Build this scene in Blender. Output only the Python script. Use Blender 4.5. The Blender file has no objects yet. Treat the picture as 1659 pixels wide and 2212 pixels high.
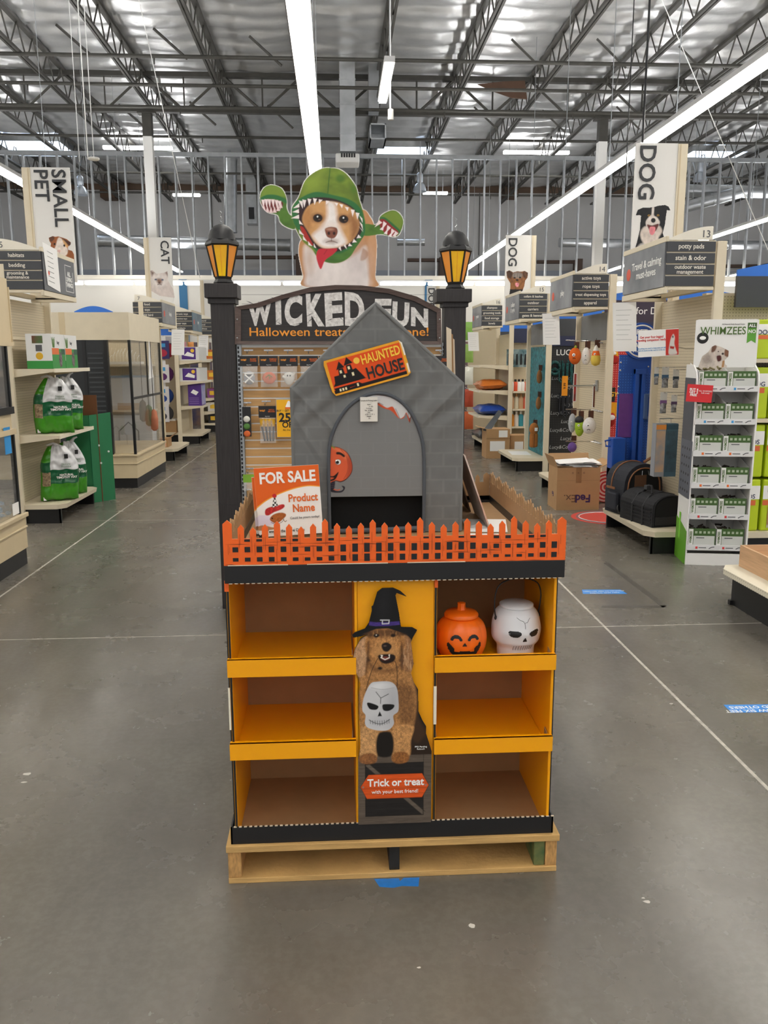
import bpy, math, random
import numpy as np
from mathutils import Matrix, Vector
random.seed(7); RNG = np.random.default_rng(7)
SC = bpy.context.scene
COL = SC.collection

# ------------------------------------------------------------------ camera
FPX, CX, CY, CAMH = 1780.0, 829.5, 1106.0, 1.58
PITCH, YAW, ROLL = math.radians(10.5), math.radians(3.3), math.radians(0.2)
_f = np.array([math.sin(YAW)*math.cos(PITCH), math.cos(YAW)*math.cos(PITCH), -math.sin(PITCH)])
_r0 = np.array([math.cos(YAW), -math.sin(YAW), 0.0]); _u0 = np.cross(_r0, _f)
_r = _r0*math.cos(ROLL) - _u0*math.sin(ROLL); _u = _r0*math.sin(ROLL) + _u0*math.cos(ROLL)
cam_d = bpy.data.cameras.new('camera'); cam = bpy.data.objects.new('camera', cam_d); COL.objects.link(cam)
cam_d.sensor_fit = 'HORIZONTAL'; cam_d.sensor_width = 36.0; cam_d.lens = FPX/1659.0*36.0
cam_d.clip_start = 0.05; cam_d.clip_end = 200
M = Matrix([[_r[0], _u[0], -_f[0], 0], [_r[1], _u[1], -_f[1], 0], [_r[2], _u[2], -_f[2], CAMH], [0, 0, 0, 1]])
cam.matrix_world = M
SC.camera = cam

# ------------------------------------------------------------------ world, exposure
W = bpy.data.worlds.new('world'); SC.world = W; W.use_nodes = True
W.node_tree.nodes['Background'].inputs[0].default_value = (0.97, 0.98, 1.0, 1)
W.node_tree.nodes['Background'].inputs[1].default_value = 0.62
LAMP = 19.0          # radiance of the ceiling light strips
SC.view_settings.view_transform = 'Standard'; SC.view_settings.look = 'None'
SC.view_settings.gamma = 1.0; SC.view_settings.use_curve_mapping = False
SC.view_settings.exposure = 0.16

# ------------------------------------------------------------------ measuring helpers (points of the place from the photograph)
_C = np.array([0, 0, CAMH])
def _ray(u, v): return _f + _r*(u-CX)/FPX - _u*(v-CY)/FPX
def aty(u, v, y):
    d = _ray(u, v); p = _C + d*(y/d[1]); return Vector(p)
def atz(u, v, z):
    d = _ray(u, v); p = _C + d*((z-CAMH)/d[2]); return Vector(p)
def atx(u, v, x):
    d = _ray(u, v); p = _C + d*(x/d[0]); return Vector(p)

# ------------------------------------------------------------------ colour and materials
def lin(c):
    c = c/255.0
    return c/12.92 if c <= 0.04045 else ((c+0.055)/1.055)**2.4
def hx(h):
    h = h.lstrip('#'); h = ''.join(c*2 for c in h) if len(h) == 3 else h; return tuple(lin(int(h[i:i+2], 16)) for i in (0, 2, 4))
MATS = {}
def mat(name, col='#808080', rough=0.55, metal=0.0, emit=0.0, var=0.0, vscale=8.0, vstretch=(1, 1, 1), bump=0.0, bscale=60.0,
        trans=0.0, alpha=1.0, spec=0.5, coat=0.0, col2=None):
    if name in MATS: return MATS[name]
    m = bpy.data.materials.new(name); m.use_nodes = True
    nt = m.node_tree; b = nt.nodes['Principled BSDF']
    c = hx(col) if isinstance(col, str) else col
    b.inputs['Base Color'].default_value = (*c, 1)
    b.inputs['Roughness'].default_value = rough; b.inputs['Metallic'].default_value = metal
    b.inputs['Specular IOR Level'].default_value = spec
    if coat: b.inputs['Coat Weight'].default_value = coat; b.inputs['Coat Roughness'].default_value = 0.15
    if trans: b.inputs['Transmission Weight'].default_value = trans
    if alpha < 1: b.inputs['Alpha'].default_value = alpha
    if emit:
        b.inputs['Emission Color'].default_value = (*c, 1); b.inputs['Emission Strength'].default_value = emit
    if var or bump or col2:
        g = nt.nodes.new('ShaderNodeNewGeometry'); mp = nt.nodes.new('ShaderNodeMapping')
        mp.inputs['Scale'].default_value = vstretch
        nt.links.new(g.outputs['Position'], mp.inputs['Vector'])
    if var or col2:
        n = nt.nodes.new('ShaderNodeTexNoise'); n.inputs['Scale'].default_value = vscale; n.inputs['Detail'].default_value = 5
        nt.links.new(mp.outputs['Vector'], n.inputs['Vector'])
        r = nt.nodes.new('ShaderNodeValToRGB')
        r.color_ramp.elements[0].position = 0.3; r.color_ramp.elements[1].position = 0.7
        k = hx(col2) if col2 else tuple(x*(1-var) for x in c)
        k2 = c if col2 else tuple(min(1, x*(1+var)) for x in c)
        r.color_ramp.elements[0].color = (*k, 1); r.color_ramp.elements[1].color = (*k2, 1)
        nt.links.new(n.outputs['Fac'], r.inputs['Fac']); nt.links.new(r.outputs['Color'], b.inputs['Base Color'])
    if bump:
        n2 = nt.nodes.new('ShaderNodeTexNoise'); n2.inputs['Scale'].default_value = bscale; n2.inputs['Detail'].default_value = 4
        nt.links.new(mp.outputs['Vector'], n2.inputs['Vector'])
        bp = nt.nodes.new('ShaderNodeBump'); bp.inputs['Strength'].default_value = bump; bp.inputs['Distance'].default_value = 0.01
        nt.links.new(n2.outputs['Fac'], bp.inputs['Height']); nt.links.new(bp.outputs['Normal'], b.inputs['Normal'])
    MATS[name] = m
    return m
def print_mat(name='printed ink', rough=0.5, spec=0.35):
    if name in MATS: return MATS[name]
    m = bpy.data.materials.new(name); m.use_nodes = True; nt = m.node_tree
    a = nt.nodes.new('ShaderNodeAttribute'); a.attribute_name = 'ink'
    b = nt.nodes['Principled BSDF']; b.inputs['Roughness'].default_value = rough; b.inputs['Specular IOR Level'].default_value = spec
    nt.links.new(a.outputs['Color'], b.inputs['Base Color'])
    MATS[name] = m; return m
PRINT = print_mat(); CLOTHPRINT = print_mat('printed cloth', 0.75, 0.3)
def pegboard_mat(name, col, hole, pitch=0.0254, r=0.16, rough=0.5):
    """perforated board: small round holes 2.5 cm apart, far too fine to model"""
    m = bpy.data.materials.new(name); m.use_nodes = True; nt = m.node_tree; L = nt.links
    b = nt.nodes['Principled BSDF']; b.inputs['Roughness'].default_value = rough
    g = nt.nodes.new('ShaderNodeNewGeometry'); sp = nt.nodes.new('ShaderNodeSeparateXYZ'); L.new(g.outputs['Position'], sp.inputs[0])
    def mth(op, a, bb=None, v=None):
        n = nt.nodes.new('ShaderNodeMath'); n.operation = op; L.new(a, n.inputs[0])
        if bb is not None: L.new(bb, n.inputs[1])
        if v is not None: n.inputs[1].default_value = v
        return n.outputs[0]
    h = mth('ADD', sp.outputs[0], sp.outputs[1])
    def cell(s): return mth('SUBTRACT', mth('FRACT', mth('DIVIDE', s, v=pitch)), v=0.5)
    a, c = cell(h), cell(sp.outputs[2])
    d = mth('ADD', mth('MULTIPLY', a, a), mth('MULTIPLY', c, c))
    k = mth('LESS_THAN', d, v=r*r)
    mx = nt.nodes.new('ShaderNodeMix'); mx.data_type = 'RGBA'; L.new(k, mx.inputs[0])
    mx.inputs[6].default_value = (*hx(col), 1); mx.inputs[7].default_value = (*hx(hole), 1)
    L.new(mx.outputs[2], b.inputs['Base Color']); MATS[name] = m; return m

# ------------------------------------------------------------------ objects
def tag(o, label=None, cat=None, group=None, kind=None):
    if label: o['label'] = label
    if cat: o['category'] = cat
    if group: o['group'] = group
    if kind: o['kind'] = kind
    return o
def origin(o):
    v = Vector((0, 0, 0))
    while o is not None: v += o.location; o = o.parent
    return v
def thing(name, label, cat, loc=(0, 0, 0), rotz=0.0, group=None):
    o = bpy.data.objects.new(name, None); COL.objects.link(o); o.empty_display_size = 0.1
    o.location = loc; o.rotation_euler = (0, 0, rotz); return tag(o, label, cat, group)
def link(name, me, parent=None, loc=None):
    o = bpy.data.objects.new(name, me); COL.objects.link(o)
    if parent is not None: o.parent = parent
    if loc is not None: o.location = loc
    return o
def copy_tree(o, parent=None):
    c = o.copy(); COL.objects.link(c); c.parent = parent
    for ch in o.children: copy_tree(ch, c)
    return c

class G:
    """collects faces for ONE mesh"""
    def __init__(s): s.v = []; s.f = []; s.smooth = False
    def add(s, vs, fs):
        n = len(s.v); s.v += [tuple(p) for p in vs]; s.f += [tuple(i+n for i in f) for f in fs]; return s
    def box(s, x0, x1, y0, y1, z0, z1):
        return s.add([(x0,y0,z0),(x1,y0,z0),(x1,y1,z0),(x0,y1,z0),(x0,y0,z1),(x1,y0,z1),(x1,y1,z1),(x0,y1,z1)],
                     [(0,3,2,1),(4,5,6,7),(0,1,5,4),(1,2,6,5),(2,3,7,6),(3,0,4,7)])
    def prism(s, pts, depth, o=(0,0,0), right=(1,0,0), up=(0,0,1)):
        """flat outline (in right/up) pushed back by depth along the viewing normal"""
        o, r, u = Vector(o), Vector(right), Vector(up); n = u.cross(r).normalized()*depth
        a = [o + r*p[0] + u*p[1] for p in pts]; k = len(a)
        area = sum(pts[i][0]*pts[(i+1) % k][1]-pts[(i+1) % k][0]*pts[i][1] for i in range(k))
        fr = list(range(k)); bk = list(range(k, 2*k))
        if area < 0: pass
        from mathutils.geometry import tessellate_polygon
        tris = tessellate_polygon([[Vector((p[0], p[1], 0)) for p in pts]])
        fs = []
        for t in tris:
            aa = [pts[i] for i in t]
            ar = (aa[1][0]-aa[0][0])*(aa[2][1]-aa[0][1])-(aa[2][0]-aa[0][0])*(aa[1][1]-aa[0][1])
            t = t if ar > 0 else t[::-1]
            fs.append(tuple(t)); fs.append(tuple(i+k for i in t[::-1]))
        for i in range(k):
            j = (i+1) % k
            fs.append((i, i+k, j+k, j) if area > 0 else (j, j+k, i+k, i))
        return s.add(a + [p+n for p in a], fs)
    def tube(s, path, r, n=6, closed=False, cap=True):
        P = [Vector(p) for p in path]; k = len(P); rings = []
        rr = r if isinstance(r, (list, tuple)) else [r]*k
        up = Vector((0.13, 0.21, 0.97))
        for i, p in enumerate(P):
            a = P[(i-1) % k] if (i or closed) else p; b = P[(i+1) % k] if (i < k-1 or closed) else p
            t = (b-a).normalized()
            x = t.cross(up)
            if x.length < 1e-3: x = t.cross(Vector((1, 0, 0)))
            x.normalize(); y = x.cross(t).normalized()
            rings.append([p + (x*math.cos(2*math.pi*q/n)+y*math.sin(2*math.pi*q/n))*rr[i] for q in range(n)])
        vs = [v for g in rings for v in g]; fs = []
        for i in range(k if closed else k-1):
            j = (i+1) % k
            for q in range(n): fs.append((i*n+q, i*n+(q+1) % n, j*n+(q+1) % n, j*n+q))
        if cap and not closed: fs += [tuple(range(n))[::-1], tuple((k-1)*n+q for q in range(n))]
        return s.add(vs, fs)
    def lathe(s, prof, c=(0,0,0), n=24, fn=None, cap=True):
        """profile (radius, z) turned about the vertical"""
        vs = []; fs = []; k = len(prof)
        for (r, z) in prof:
            for q in range(n):
                a = 2*math.pi*q/n; R = r*(fn(a, z) if fn else 1)
                vs.append((c[0]+R*math.cos(a), c[1]+R*math.sin(a), c[2]+z))
        for i in range(k-1):
            for q in range(n): fs.append((i*n+q, i*n+(q+1) % n, (i+1)*n+(q+1) % n, (i+1)*n+q))
        if cap: fs += [tuple(range(n))[::-1], tuple((k-1)*n+q for q in range(n))]
        return s.add(vs, fs)
    def ball(s, c, rx, ry=None, rz=None, n=16, m=10, fn=None):
        ry = ry or rx; rz = rz or rx; vs = []; fs = []
        for i in range(m+1):
            t = math.pi*i/m
            for q in range(n):
                a = 2*math.pi*q/n; d = Vector((math.sin(t)*math.cos(a), math.sin(t)*math.sin(a), -math.cos(t)))
                k = fn(d) if fn else 1
                vs.append((c[0]+d.x*rx*k, c[1]+d.y*ry*k, c[2]+d.z*rz*k))
        for i in range(m):
            for q in range(n): fs.append((i*n+q, i*n+(q+1) % n, (i+1)*n+(q+1) % n, (i+1)*n+q))
        return s.add(vs, fs)
def obj(name, g, m, parent=None, world=True, bev=0.0, smooth=False, label=None, kind=None):
    v = np.array(g.v, dtype=float)
    if parent is not None and world: v = v - np.array(origin(parent))
    me = bpy.data.meshes.new(name); me.from_pydata(v.tolist(), [], g.f); me.validate()
    me.materials.append(m); o = link(name, me, parent)
    if smooth:
        for p in me.polygons: p.use_smooth = True
        me.set_sharp_from_angle(angle=math.radians(50))
    if bev:
        b = o.modifiers.new('bevel', 'BEVEL'); b.width = bev; b.segments = 2; b.limit_method = 'ANGLE'
    return tag(o, label, None, None, kind)
def bx(name, x0, x1, y0, y1, z0, z1, m, parent=None, **k):
    return obj(name, G().box(min(x0,x1), max(x0,x1), min(y0,y1), max(y0,y1), z0, z1), m, parent, **k)

FRONT = (Vector((1, 0, 0)), Vector((0, 0, 1)))          # faces the camera side (-Y)
TOWEST = (Vector((0, -1, 0)), Vector((0, 0, 1)))        # faces -X
TOEAST = (Vector((0, 1, 0)), Vector((0, 0, 1)))         # faces +X
_text_cache = {}
def text(s, size, o, m, parent, frame=FRONT, bold=0.0, depth=0.0006, align='CENTER', sx=1.0, name='lettering', shear=0.0, world=True, lh=None, space=1.0):
    key = (s, size, bold, depth, align, sx, shear, lh, space)
    me = _text_cache.get(key)
    if me is None:
        c = bpy.data.curves.new('text', 'FONT'); c.body = s; c.size = size; c.offset = bold*size; c.extrude = depth; c.shear = shear
        c.resolution_u = 3 if size > 0.03 else 2; c.align_x = align; c.align_y = 'CENTER'; c.space_character = space
        if lh: c.space_line = lh
        t = bpy.data.objects.new('text', c); me = bpy.data.meshes.new_from_object(t)
        bpy.data.objects.remove(t); bpy.data.curves.remove(c)
        if sx != 1: me.transform(Matrix.Diagonal((sx, 1, 1, 1)))
        _text_cache[key] = me
    me = me.copy(); me.materials.clear(); me.materials.append(m)
    r, u = Vector(frame[0]).normalized(), Vector(frame[1]).normalized(); n = r.cross(u)
    mt = Matrix(((r.x, u.x, n.x, 0), (r.y, u.y, n.y, 0), (r.z, u.z, n.z, 0), (0, 0, 0, 1)))
    o = Vector(o)
    if parent is not None and world: o = o - origin(parent)
    me.transform(Matrix.Translation(o + n*0.0012) @ mt)
    return link(name, me, parent)

# ------------------------------------------------------------------ flat print: pictures mixed in code, one colour per point of a fine sheet
def catmull(pts, n=6, closed=True):
    P = np.array(pts, float); k = len(P); out = []
    for i in range(k if closed else k-1):
        p0, p1, p2, p3 = (P[(i-1) % k], P[i], P[(i+1) % k], P[(i+2) % k]) if closed else (P[max(i-1,0)], P[i], P[i+1], P[min(i+2,k-1)])
        for t in np.linspace(0, 1, n, endpoint=False):
            out.append(0.5*((2*p1)+(-p0+p2)*t+(2*p0-5*p1+4*p2-p3)*t*t+(-p0+3*p1-3*p2+p3)*t**3))
    if not closed: out.append(P[-1])
    return np.array(out)
def vnoise(X, Y, seed=0):
    xi, yi = np.floor(X).astype(int), np.floor(Y).astype(int); fx, fy = X-xi, Y-yi
    fx, fy = fx*fx*(3-2*fx), fy*fy*(3-2*fy)
    def h(a, b):
        n = (a*374761393 + b*668265263 + seed*974634777) & 0x7fffffff
        n = ((n ^ (n >> 13))*1274126177) & 0x7fffffff
        return ((n ^ (n >> 16)) & 0xffff)/65535.0
    return (h(xi,yi)*(1-fx)+h(xi+1,yi)*fx)*(1-fy)+(h(xi,yi+1)*(1-fx)+h(xi+1,yi+1)*fx)*fy
def fbm(X, Y, seed=0, oct=3):
    a = 0; w = 1; t = 0
    for i in range(oct): a = a + w*vnoise(X*2**i, Y*2**i, seed+i); t += w; w *= 0.5
    return a/t
class Pic:
    """canvas over the rectangle x0..x1, y0..y1 (y down), n points wide"""
    def __init__(s, x0, y0, x1, y1, n, bg='#ffffff'):
        s.b = (x0, y0, x1, y1); s.nx = n; s.ny = max(2, int(round(n*(y1-y0)/(x1-x0)))); s.px = (x1-x0)/(n-1)
        s.X, s.Y = np.meshgrid(np.linspace(x0, x1, s.nx), np.linspace(y0, y1, s.ny))
        s.c = np.zeros((s.ny, s.nx, 3)); s.c[:] = hx(bg)
    def _put(s, a, col, clip):
        if clip is not None: a = a*clip
        c = np.array(hx(col)) if isinstance(col, str) else col
        s.c = s.c*(1-a[..., None]) + c*a[..., None]; return a
    def sdf(s, pts):
        X, Y = s.X, s.Y; d = np.full(X.shape, 1e18); ins = np.zeros(X.shape, bool); k = len(pts)
        for i in range(k):
            x1, y1 = pts[i]; x2, y2 = pts[(i+1) % k]; ex, ey = x2-x1, y2-y1
            t = np.clip(((X-x1)*ex+(Y-y1)*ey)/(ex*ex+ey*ey+1e-12), 0, 1)
            d = np.minimum(d, (X-x1-t*ex)**2+(Y-y1-t*ey)**2)
            if y1 != y2: ins ^= ((y1 > Y) != (y2 > Y)) & (X < (x2-x1)*(Y-y1)/(y2-y1)+x1)
        return np.where(ins, -1, 1)*np.sqrt(d)
    def poly(s, pts, col=None, soft=None, smooth=False, a=1.0, clip=None):
        if smooth: pts = catmull(pts, 5)
        w = soft if soft else s.px*0.8
        al = np.clip(0.5-s.sdf(pts)/(2*w), 0, 1)*a
        if col is None: return al
        return s._put(al, col, clip)
    def ell(s, cx, cy, rx, ry, col=None, soft=None, rot=0, a=1.0, clip=None):
        c, n = math.cos(rot), math.sin(rot); dx, dy = s.X-cx, s.Y-cy; u, v = dx*c+dy*n, -dx*n+dy*c
        d = (np.sqrt((u/rx)**2+(v/ry)**2)-1)*min(rx, ry); w = soft if soft else s.px*0.8
        al = np.clip(0.5-d/(2*w), 0, 1)*a
        if col is None: return al
        return s._put(al, col, clip)
    def line(s, pts, w, col=None, soft=None, a=1.0, clip=None, smooth=False):
        if smooth: pts = catmull(pts, 5, closed=False)
        d = np.full(s.X.shape, 1e18)
        for (x1, y1), (x2, y2) in zip(pts[:-1], pts[1:]):
            ex, ey = x2-x1, y2-y1; t = np.clip(((s.X-x1)*ex+(s.Y-y1)*ey)/(ex*ex+ey*ey+1e-12), 0, 1)
            d = np.minimum(d, (s.X-x1-t*ex)**2+(s.Y-y1-t*ey)**2)
        sf = soft if soft else s.px*0.8; al = np.clip(0.5-(np.sqrt(d)-w/2)/(2*sf), 0, 1)*a
        if col is None: return al
        return s._put(al, col, clip)
    def rect(s, x0, y0, x1, y1, col, a=1.0, clip=None, soft=None): return s.poly([(x0,y0),(x1,y0),(x1,y1),(x0,y1)], col, soft, False, a, clip)
    def grain(s, fx, fy, amt, seed=1, clip=None, oct=3):
        k = 1+amt*(fbm(s.X*fx, s.Y*fy, seed, oct)-0.5)*2
        if clip is not None: k = 1+(k-1)*clip
        s.c = np.clip(s.c*k[..., None], 0, 1)
    def sheet(s, name, o, right, up, w, h, parent=None, mask=None, off=None, m=None, world=True):
        """lay the picture out as a sheet: o = lower-left corner, w x h metres"""
        o = Vector(o)
        if parent is not None and world: o = o-origin(parent)
        r, u = np.array(Vector(right).normalized()), np.array(Vector(up).normalized()); n = np.cross(r, u)
        U = (s.X-s.b[0])/(s.b[2]-s.b[0])*w; V = (s.b[3]-s.Y)/(s.b[3]-s.b[1])*h
        P = np.array(o)+U[..., None]*r+V[..., None]*u
        if off is not None: P = P+off[..., None]*n
        idx = np.arange(s.nx*s.ny).reshape(s.ny, s.nx)
        q = np.stack([idx[1:, :-1], idx[1:, 1:], idx[:-1, 1:], idx[:-1, :-1]], -1).reshape(-1, 4)
        if mask is not None:
            k = (mask[1:, :-1]+mask[1:, 1:]+mask[:-1, 1:]+mask[:-1, :-1]).reshape(-1)/4 > 0.5; q = q[k]
            used = np.unique(q); rm = -np.ones(s.nx*s.ny, int); rm[used] = np.arange(len(used)); q = rm[q]
        else: used = np.arange(s.nx*s.ny)
        P = P.reshape(-1, 3)[used]; C = s.c.reshape(-1, 3)[used]
        me = bpy.data.meshes.new(name); me.vertices.add(len(P)); me.vertices.foreach_set('co', P.astype(np.float32).ravel())
        me.loops.add(len(q)*4); me.loops.foreach_set('vertex_index', q.astype(np.int32).ravel())
        me.polygons.add(len(q)); me.polygons.foreach_set('loop_start', np.arange(0, len(q)*4, 4, dtype=np.int32))
        me.update(); me.validate()
        at = me.color_attributes.new('ink', 'FLOAT_COLOR', 'POINT')
        at.data.foreach_set('color', np.concatenate([C, np.ones((len(C), 1))], 1).astype(np.float32).ravel())
        if off is not None: me.polygons.foreach_set('use_smooth', np.ones(len(q), bool))
        me.materials.append(m or PRINT)
        return link(name, me, parent)
def on(pts, b, w, h, grow=0):
    """picture coordinates to metres on the sheet"""
    return [((x-b[0])/(b[2]-b[0])*w, (b[3]-y)/(b[3]-b[1])*h) for x, y in pts]
def decal(name, poly, surf, m, parent, n=26, smooth=False, lift=0.0012):
    """dark shape printed on a rounded body: poly in (x, z), surf(x, z) -> y"""
    pts = catmull(poly, 6) if smooth else np.array(poly, float)
    x0, z0 = pts.min(0); x1, z1 = pts.max(0); g = Pic(x0-1e-4, z0-1e-4, x1+1e-4, z1+1e-4, n)
    a = g.poly(pts, soft=1e-6); v = []; f = []; idx = {}
    for j in range(g.ny):
        for i in range(g.nx): idx[(j, i)] = len(v); v.append((g.X[j, i], surf(g.X[j, i], g.Y[j, i])-lift, g.Y[j, i]))
    for j in range(g.ny-1):
        for i in range(g.nx-1):
            if a[j,i]+a[j+1,i]+a[j,i+1]+a[j+1,i+1] > 1.9: f.append((idx[(j,i)], idx[(j,i+1)], idx[(j+1,i+1)], idx[(j+1,i)]))
    gg = G(); gg.add(v, f); return obj(name, gg, m, parent, world=False)

# ================================================================== materials
BEIGE = mat('beige enamel', '#d9cdb4', 0.45, var=0.03)
BEIGE2 = mat('tan laminate', '#cdbb98', 0.5, var=0.03)
KICK = mat('black kick plate', '#151516', 0.45)
BLACK = mat('black plastic', '#1b1b1d', 0.45)
DARKMETAL = mat('painted dark steel', '#4a4843', 0.5, 0.3, var=0.12)
STEEL = mat('galvanised steel', '#b5b8ba', 0.32, 0.85, var=0.12, vscale=5)
CHROME = mat('chrome wire', '#c8c8c8', 0.22, 0.95)
WHITE = mat('white paint', '#e9e8e4', 0.55)
PAPER = mat('white paper', '#f1f0ee', 0.7)
KRAFT = mat('brown corrugated board', '#a07c55', 0.75, var=0.06, vscale=14)
KRAFTEDGE = mat('pale cut board edge', '#d3c3ab', 0.8)
YELLOW = mat('yellow printed board', '#f7a806', 0.36, var=0.03, vscale=3)
BLACKBOARD = mat('black printed board', '#19191b', 0.42, var=0.08, vscale=5)
ORANGE = mat('orange printed board', '#f0651c', 0.45, var=0.05, vscale=30)
CHARCOAL = mat('charcoal sign face', '#3a3c40', 0.4)
CREAMTXT = mat('cream lettering', '#e9e4d8', 0.6)
WHITETXT = mat('white lettering', '#f4f3f0', 0.6)
BLACKTXT = mat('black lettering', '#161616', 0.6)
GREYTXT = mat('grey lettering', '#55565a', 0.6)
ORANGETXT = mat('orange lettering', '#df6a24', 0.6)
AMBERTXT = mat('amber lettering', '#e8952f', 0.6)
YELTXT = mat('yellow lettering', '#f2c53d', 0.6)
REDTXT = mat('red lettering', '#d33a3a', 0.6)
BLUETXT = mat('blue lettering', '#3f9ad6', 0.6)
GREENTXT = mat('green lettering', '#3f6b33', 0.6)
PURPLETXT = mat('purple lettering', '#3b2456', 0.6)
BLUE = mat('bright blue board', '#2a6fd0', 0.45)
NAVY = mat('navy board', '#23294a', 0.5)
DARKWOOD = mat('dark grey stained wood', '#2b2728', 0.6, var=0.28, vscale=9, vstretch=(14, 14, 1.0))
DARKWOODH = mat('dark grey stained plank', '#2b2727', 0.6, var=0.3, vscale=9, vstretch=(1.0, 14, 16))
FRAMEWOOD = mat('weathered brown moulding', '#54443f', 0.6, var=0.35, vscale=9, vstretch=(1.0, 10, 14))
MAPLE = mat('light slat wood', '#c79a62', 0.45, var=0.12, vscale=5, vstretch=(1, 10, 12))
PINE = mat('pallet pine', '#c79f62', 0.75, var=0.22, vscale=5, vstretch=(1.2, 1.2, 12), bump=0.25, bscale=50)
PINEEND = mat('pallet end grain', '#b98d55', 0.8, var=0.3, vscale=40, vstretch=(3, 1, 1))
GLASS = mat('clear glass', '#ffffff', 0.04, trans=1.0, alpha=0.28, spec=0.5)
CLEARBAG = mat('clear plastic film', '#ffffff', 0.12, alpha=0.22, spec=0.8, bump=0.6, bscale=60)
PEG = pegboard_mat('beige perforated board', '#cdbf a3'.replace(' ', ''), '#7d715c')
PEGBLACK = pegboard_mat('black perforated board', '#1d1d20', '#4b4b4e', r=0.2)
PEGRED = pegboard_mat('red perforated board', '#c8302c', '#f0a8a0', r=0.2)
PEGBLUE = pegboard_mat('blue perforated panel', '#1d4fa3', '#3c77d0', r=0.18)

# ================================================================== floor
def concrete():
    m = bpy.data.materials.new('polished concrete'); m.use_nodes = True; nt = m.node_tree; L = nt.links; b = nt.nodes['Principled BSDF']
    g = nt.nodes.new('ShaderNodeNewGeometry')
    def noise(sc, det, stretch=(1, 1, 1), rough=0.6):
        mp = nt.nodes.new('ShaderNodeMapping'); mp.inputs['Scale'].default_value = stretch; L.new(g.outputs['Position'], mp.inputs[0])
        n = nt.nodes.new('ShaderNodeTexNoise'); n.inputs['Scale'].default_value = sc; n.inputs['Detail'].default_value = det; n.inputs['Roughness'].default_value = rough
        L.new(mp.outputs[0], n.inputs['Vector']); return n.outputs['Fac']
    def ramp(src, stops):
        r = nt.nodes.new('ShaderNodeValToRGB'); e = r.color_ramp.elements
        e[0].position, e[0].color = stops[0][0], (*hx(stops[0][1]), 1); e[1].position, e[1].color = stops[-1][0], (*hx(stops[-1][1]), 1)
        for p, c in stops[1:-1]: k = e.new(p); k.color = (*hx(c), 1)
        L.new(src, r.inputs[0]); return r.outputs[0]
    def mix(f, a, c, mode='MIX'):
        x = nt.nodes.new('ShaderNodeMix'); x.data_type = 'RGBA'; x.blend_type = mode
        if isinstance(f, float): x.inputs[0].default_value = f
        else: L.new(f, x.inputs[0])
        L.new(a, x.inputs[6]); L.new(c, x.inputs[7]); return x.outputs[2]
    base = ramp(noise(0.9, 7), [(0.25, '#68635b'), (0.5, '#726d64'), (0.78, '#7e796f')])
    streak = ramp(noise(1.6, 6, (1, 0.35, 1)), [(0.35, '#9a958e'), (0.6, '#ffffff')])
    c = mix(0.4, base, streak, 'MULTIPLY')
    fleck = ramp(noise(38, 3), [(0.42, '#c8c8c8'), (0.6, '#ffffff')])
    c = mix(0.2, c, fleck, 'MULTIPLY')
    sc = ramp(noise(3.1, 9, (1, 1.6, 1), 0.75), [(0.58, '#000000'), (0.76, '#ffffff')])
    lt = nt.nodes.new('ShaderNodeRGB'); lt.outputs[0].default_value = (*hx('#b1aca3'), 1)
    mm = nt.nodes.new('ShaderNodeMath'); mm.operation = 'MULTIPLY'; L.new(sc, mm.inputs[0]); mm.inputs[1].default_value = 0.05
    c = mix(mm.outputs[0], c, lt.outputs[0])
    L.new(c, b.inputs['Base Color'])
    rr = nt.nodes.new('ShaderNodeMapRange'); L.new(noise(2.2, 6), rr.inputs[0])
    rr.inputs[3].default_value = 0.17; rr.inputs[4].default_value = 0.36; L.new(rr.outputs[0], b.inputs['Roughness'])
    b.inputs['Specular IOR Level'].default_value = 0.6
    bp = nt.nodes.new('ShaderNodeBump'); bp.inputs['Strength'].default_value = 0.08; bp.inputs['Distance'].default_value = 0.01
    L.new(noise(7, 5), bp.inputs['Height']); L.new(bp.outputs[0], b.inputs['Normal'])
    return m
CONCRETE = concrete()
JOINT = mat('pale joint filler', '#b5afa4', 0.7, var=0.25, vscale=30)
floor = bx('floor', -24, 26, -10, 33, -0.12, -0.0007, JOINT); tag(floor, kind='structure')
xs = [-24] + [-2.3+3.89*k for k in range(-5, 8) if -24 < -2.3+3.89*k < 26] + [26]
ys = [-10] + [4.65+3.6*k for k in range(-4, 8) if -10 < 4.65+3.6*k < 33] + [33]
for i in range(len(xs)-1):
    for j in range(len(ys)-1):
        bx('slab', xs[i]+.008, xs[i+1]-.008, ys[j]+.006, ys[j+1]-.006, -0.1, 0.0, CONCRETE, floor)

FLECK = mat('white paint fleck', '#c9c4ba', .6); RESID = mat('dark tape residue', '#57534c', .4)
for u, v, r in ((1398, 1948, .012), (1020, 2000, .014), (60, 1672, .016), (52, 1690, .01), (1390, 1940, .006), (905, 2090, .005), (1450, 1520, .01), (1210, 1205, .012), (1560, 1250, .014)):
    p = atz(u, v, 0); rg_ = random.Random(u)
    obj('paint_fleck', G().prism([(r*rg_.uniform(.5, 1.3)*math.cos(q*.9), r*rg_.uniform(.4, 1.0)*math.sin(q*.9)) for q in range(7)], .0004, (p.x, p.y, .0006), (1, 0, 0), (0, 1, 0)), FLECK, floor)
for q in (((1303, 1216), (1312, 1214), (1442, 1308), (1432, 1313)), ((1300, 1308), (1436, 1308), (1442, 1314), (1298, 1313))):
    P2 = [atz(u, v, 0) for u, v in q]; c_ = P2[0]
    obj('tape_residue', G().prism([(p.x-c_.x, p.y-c_.y) for p in P2], .0002, (c_.x, c_.y, .0004), (1, 0, 0), (0, 1, 0)), RESID, floor)

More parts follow.
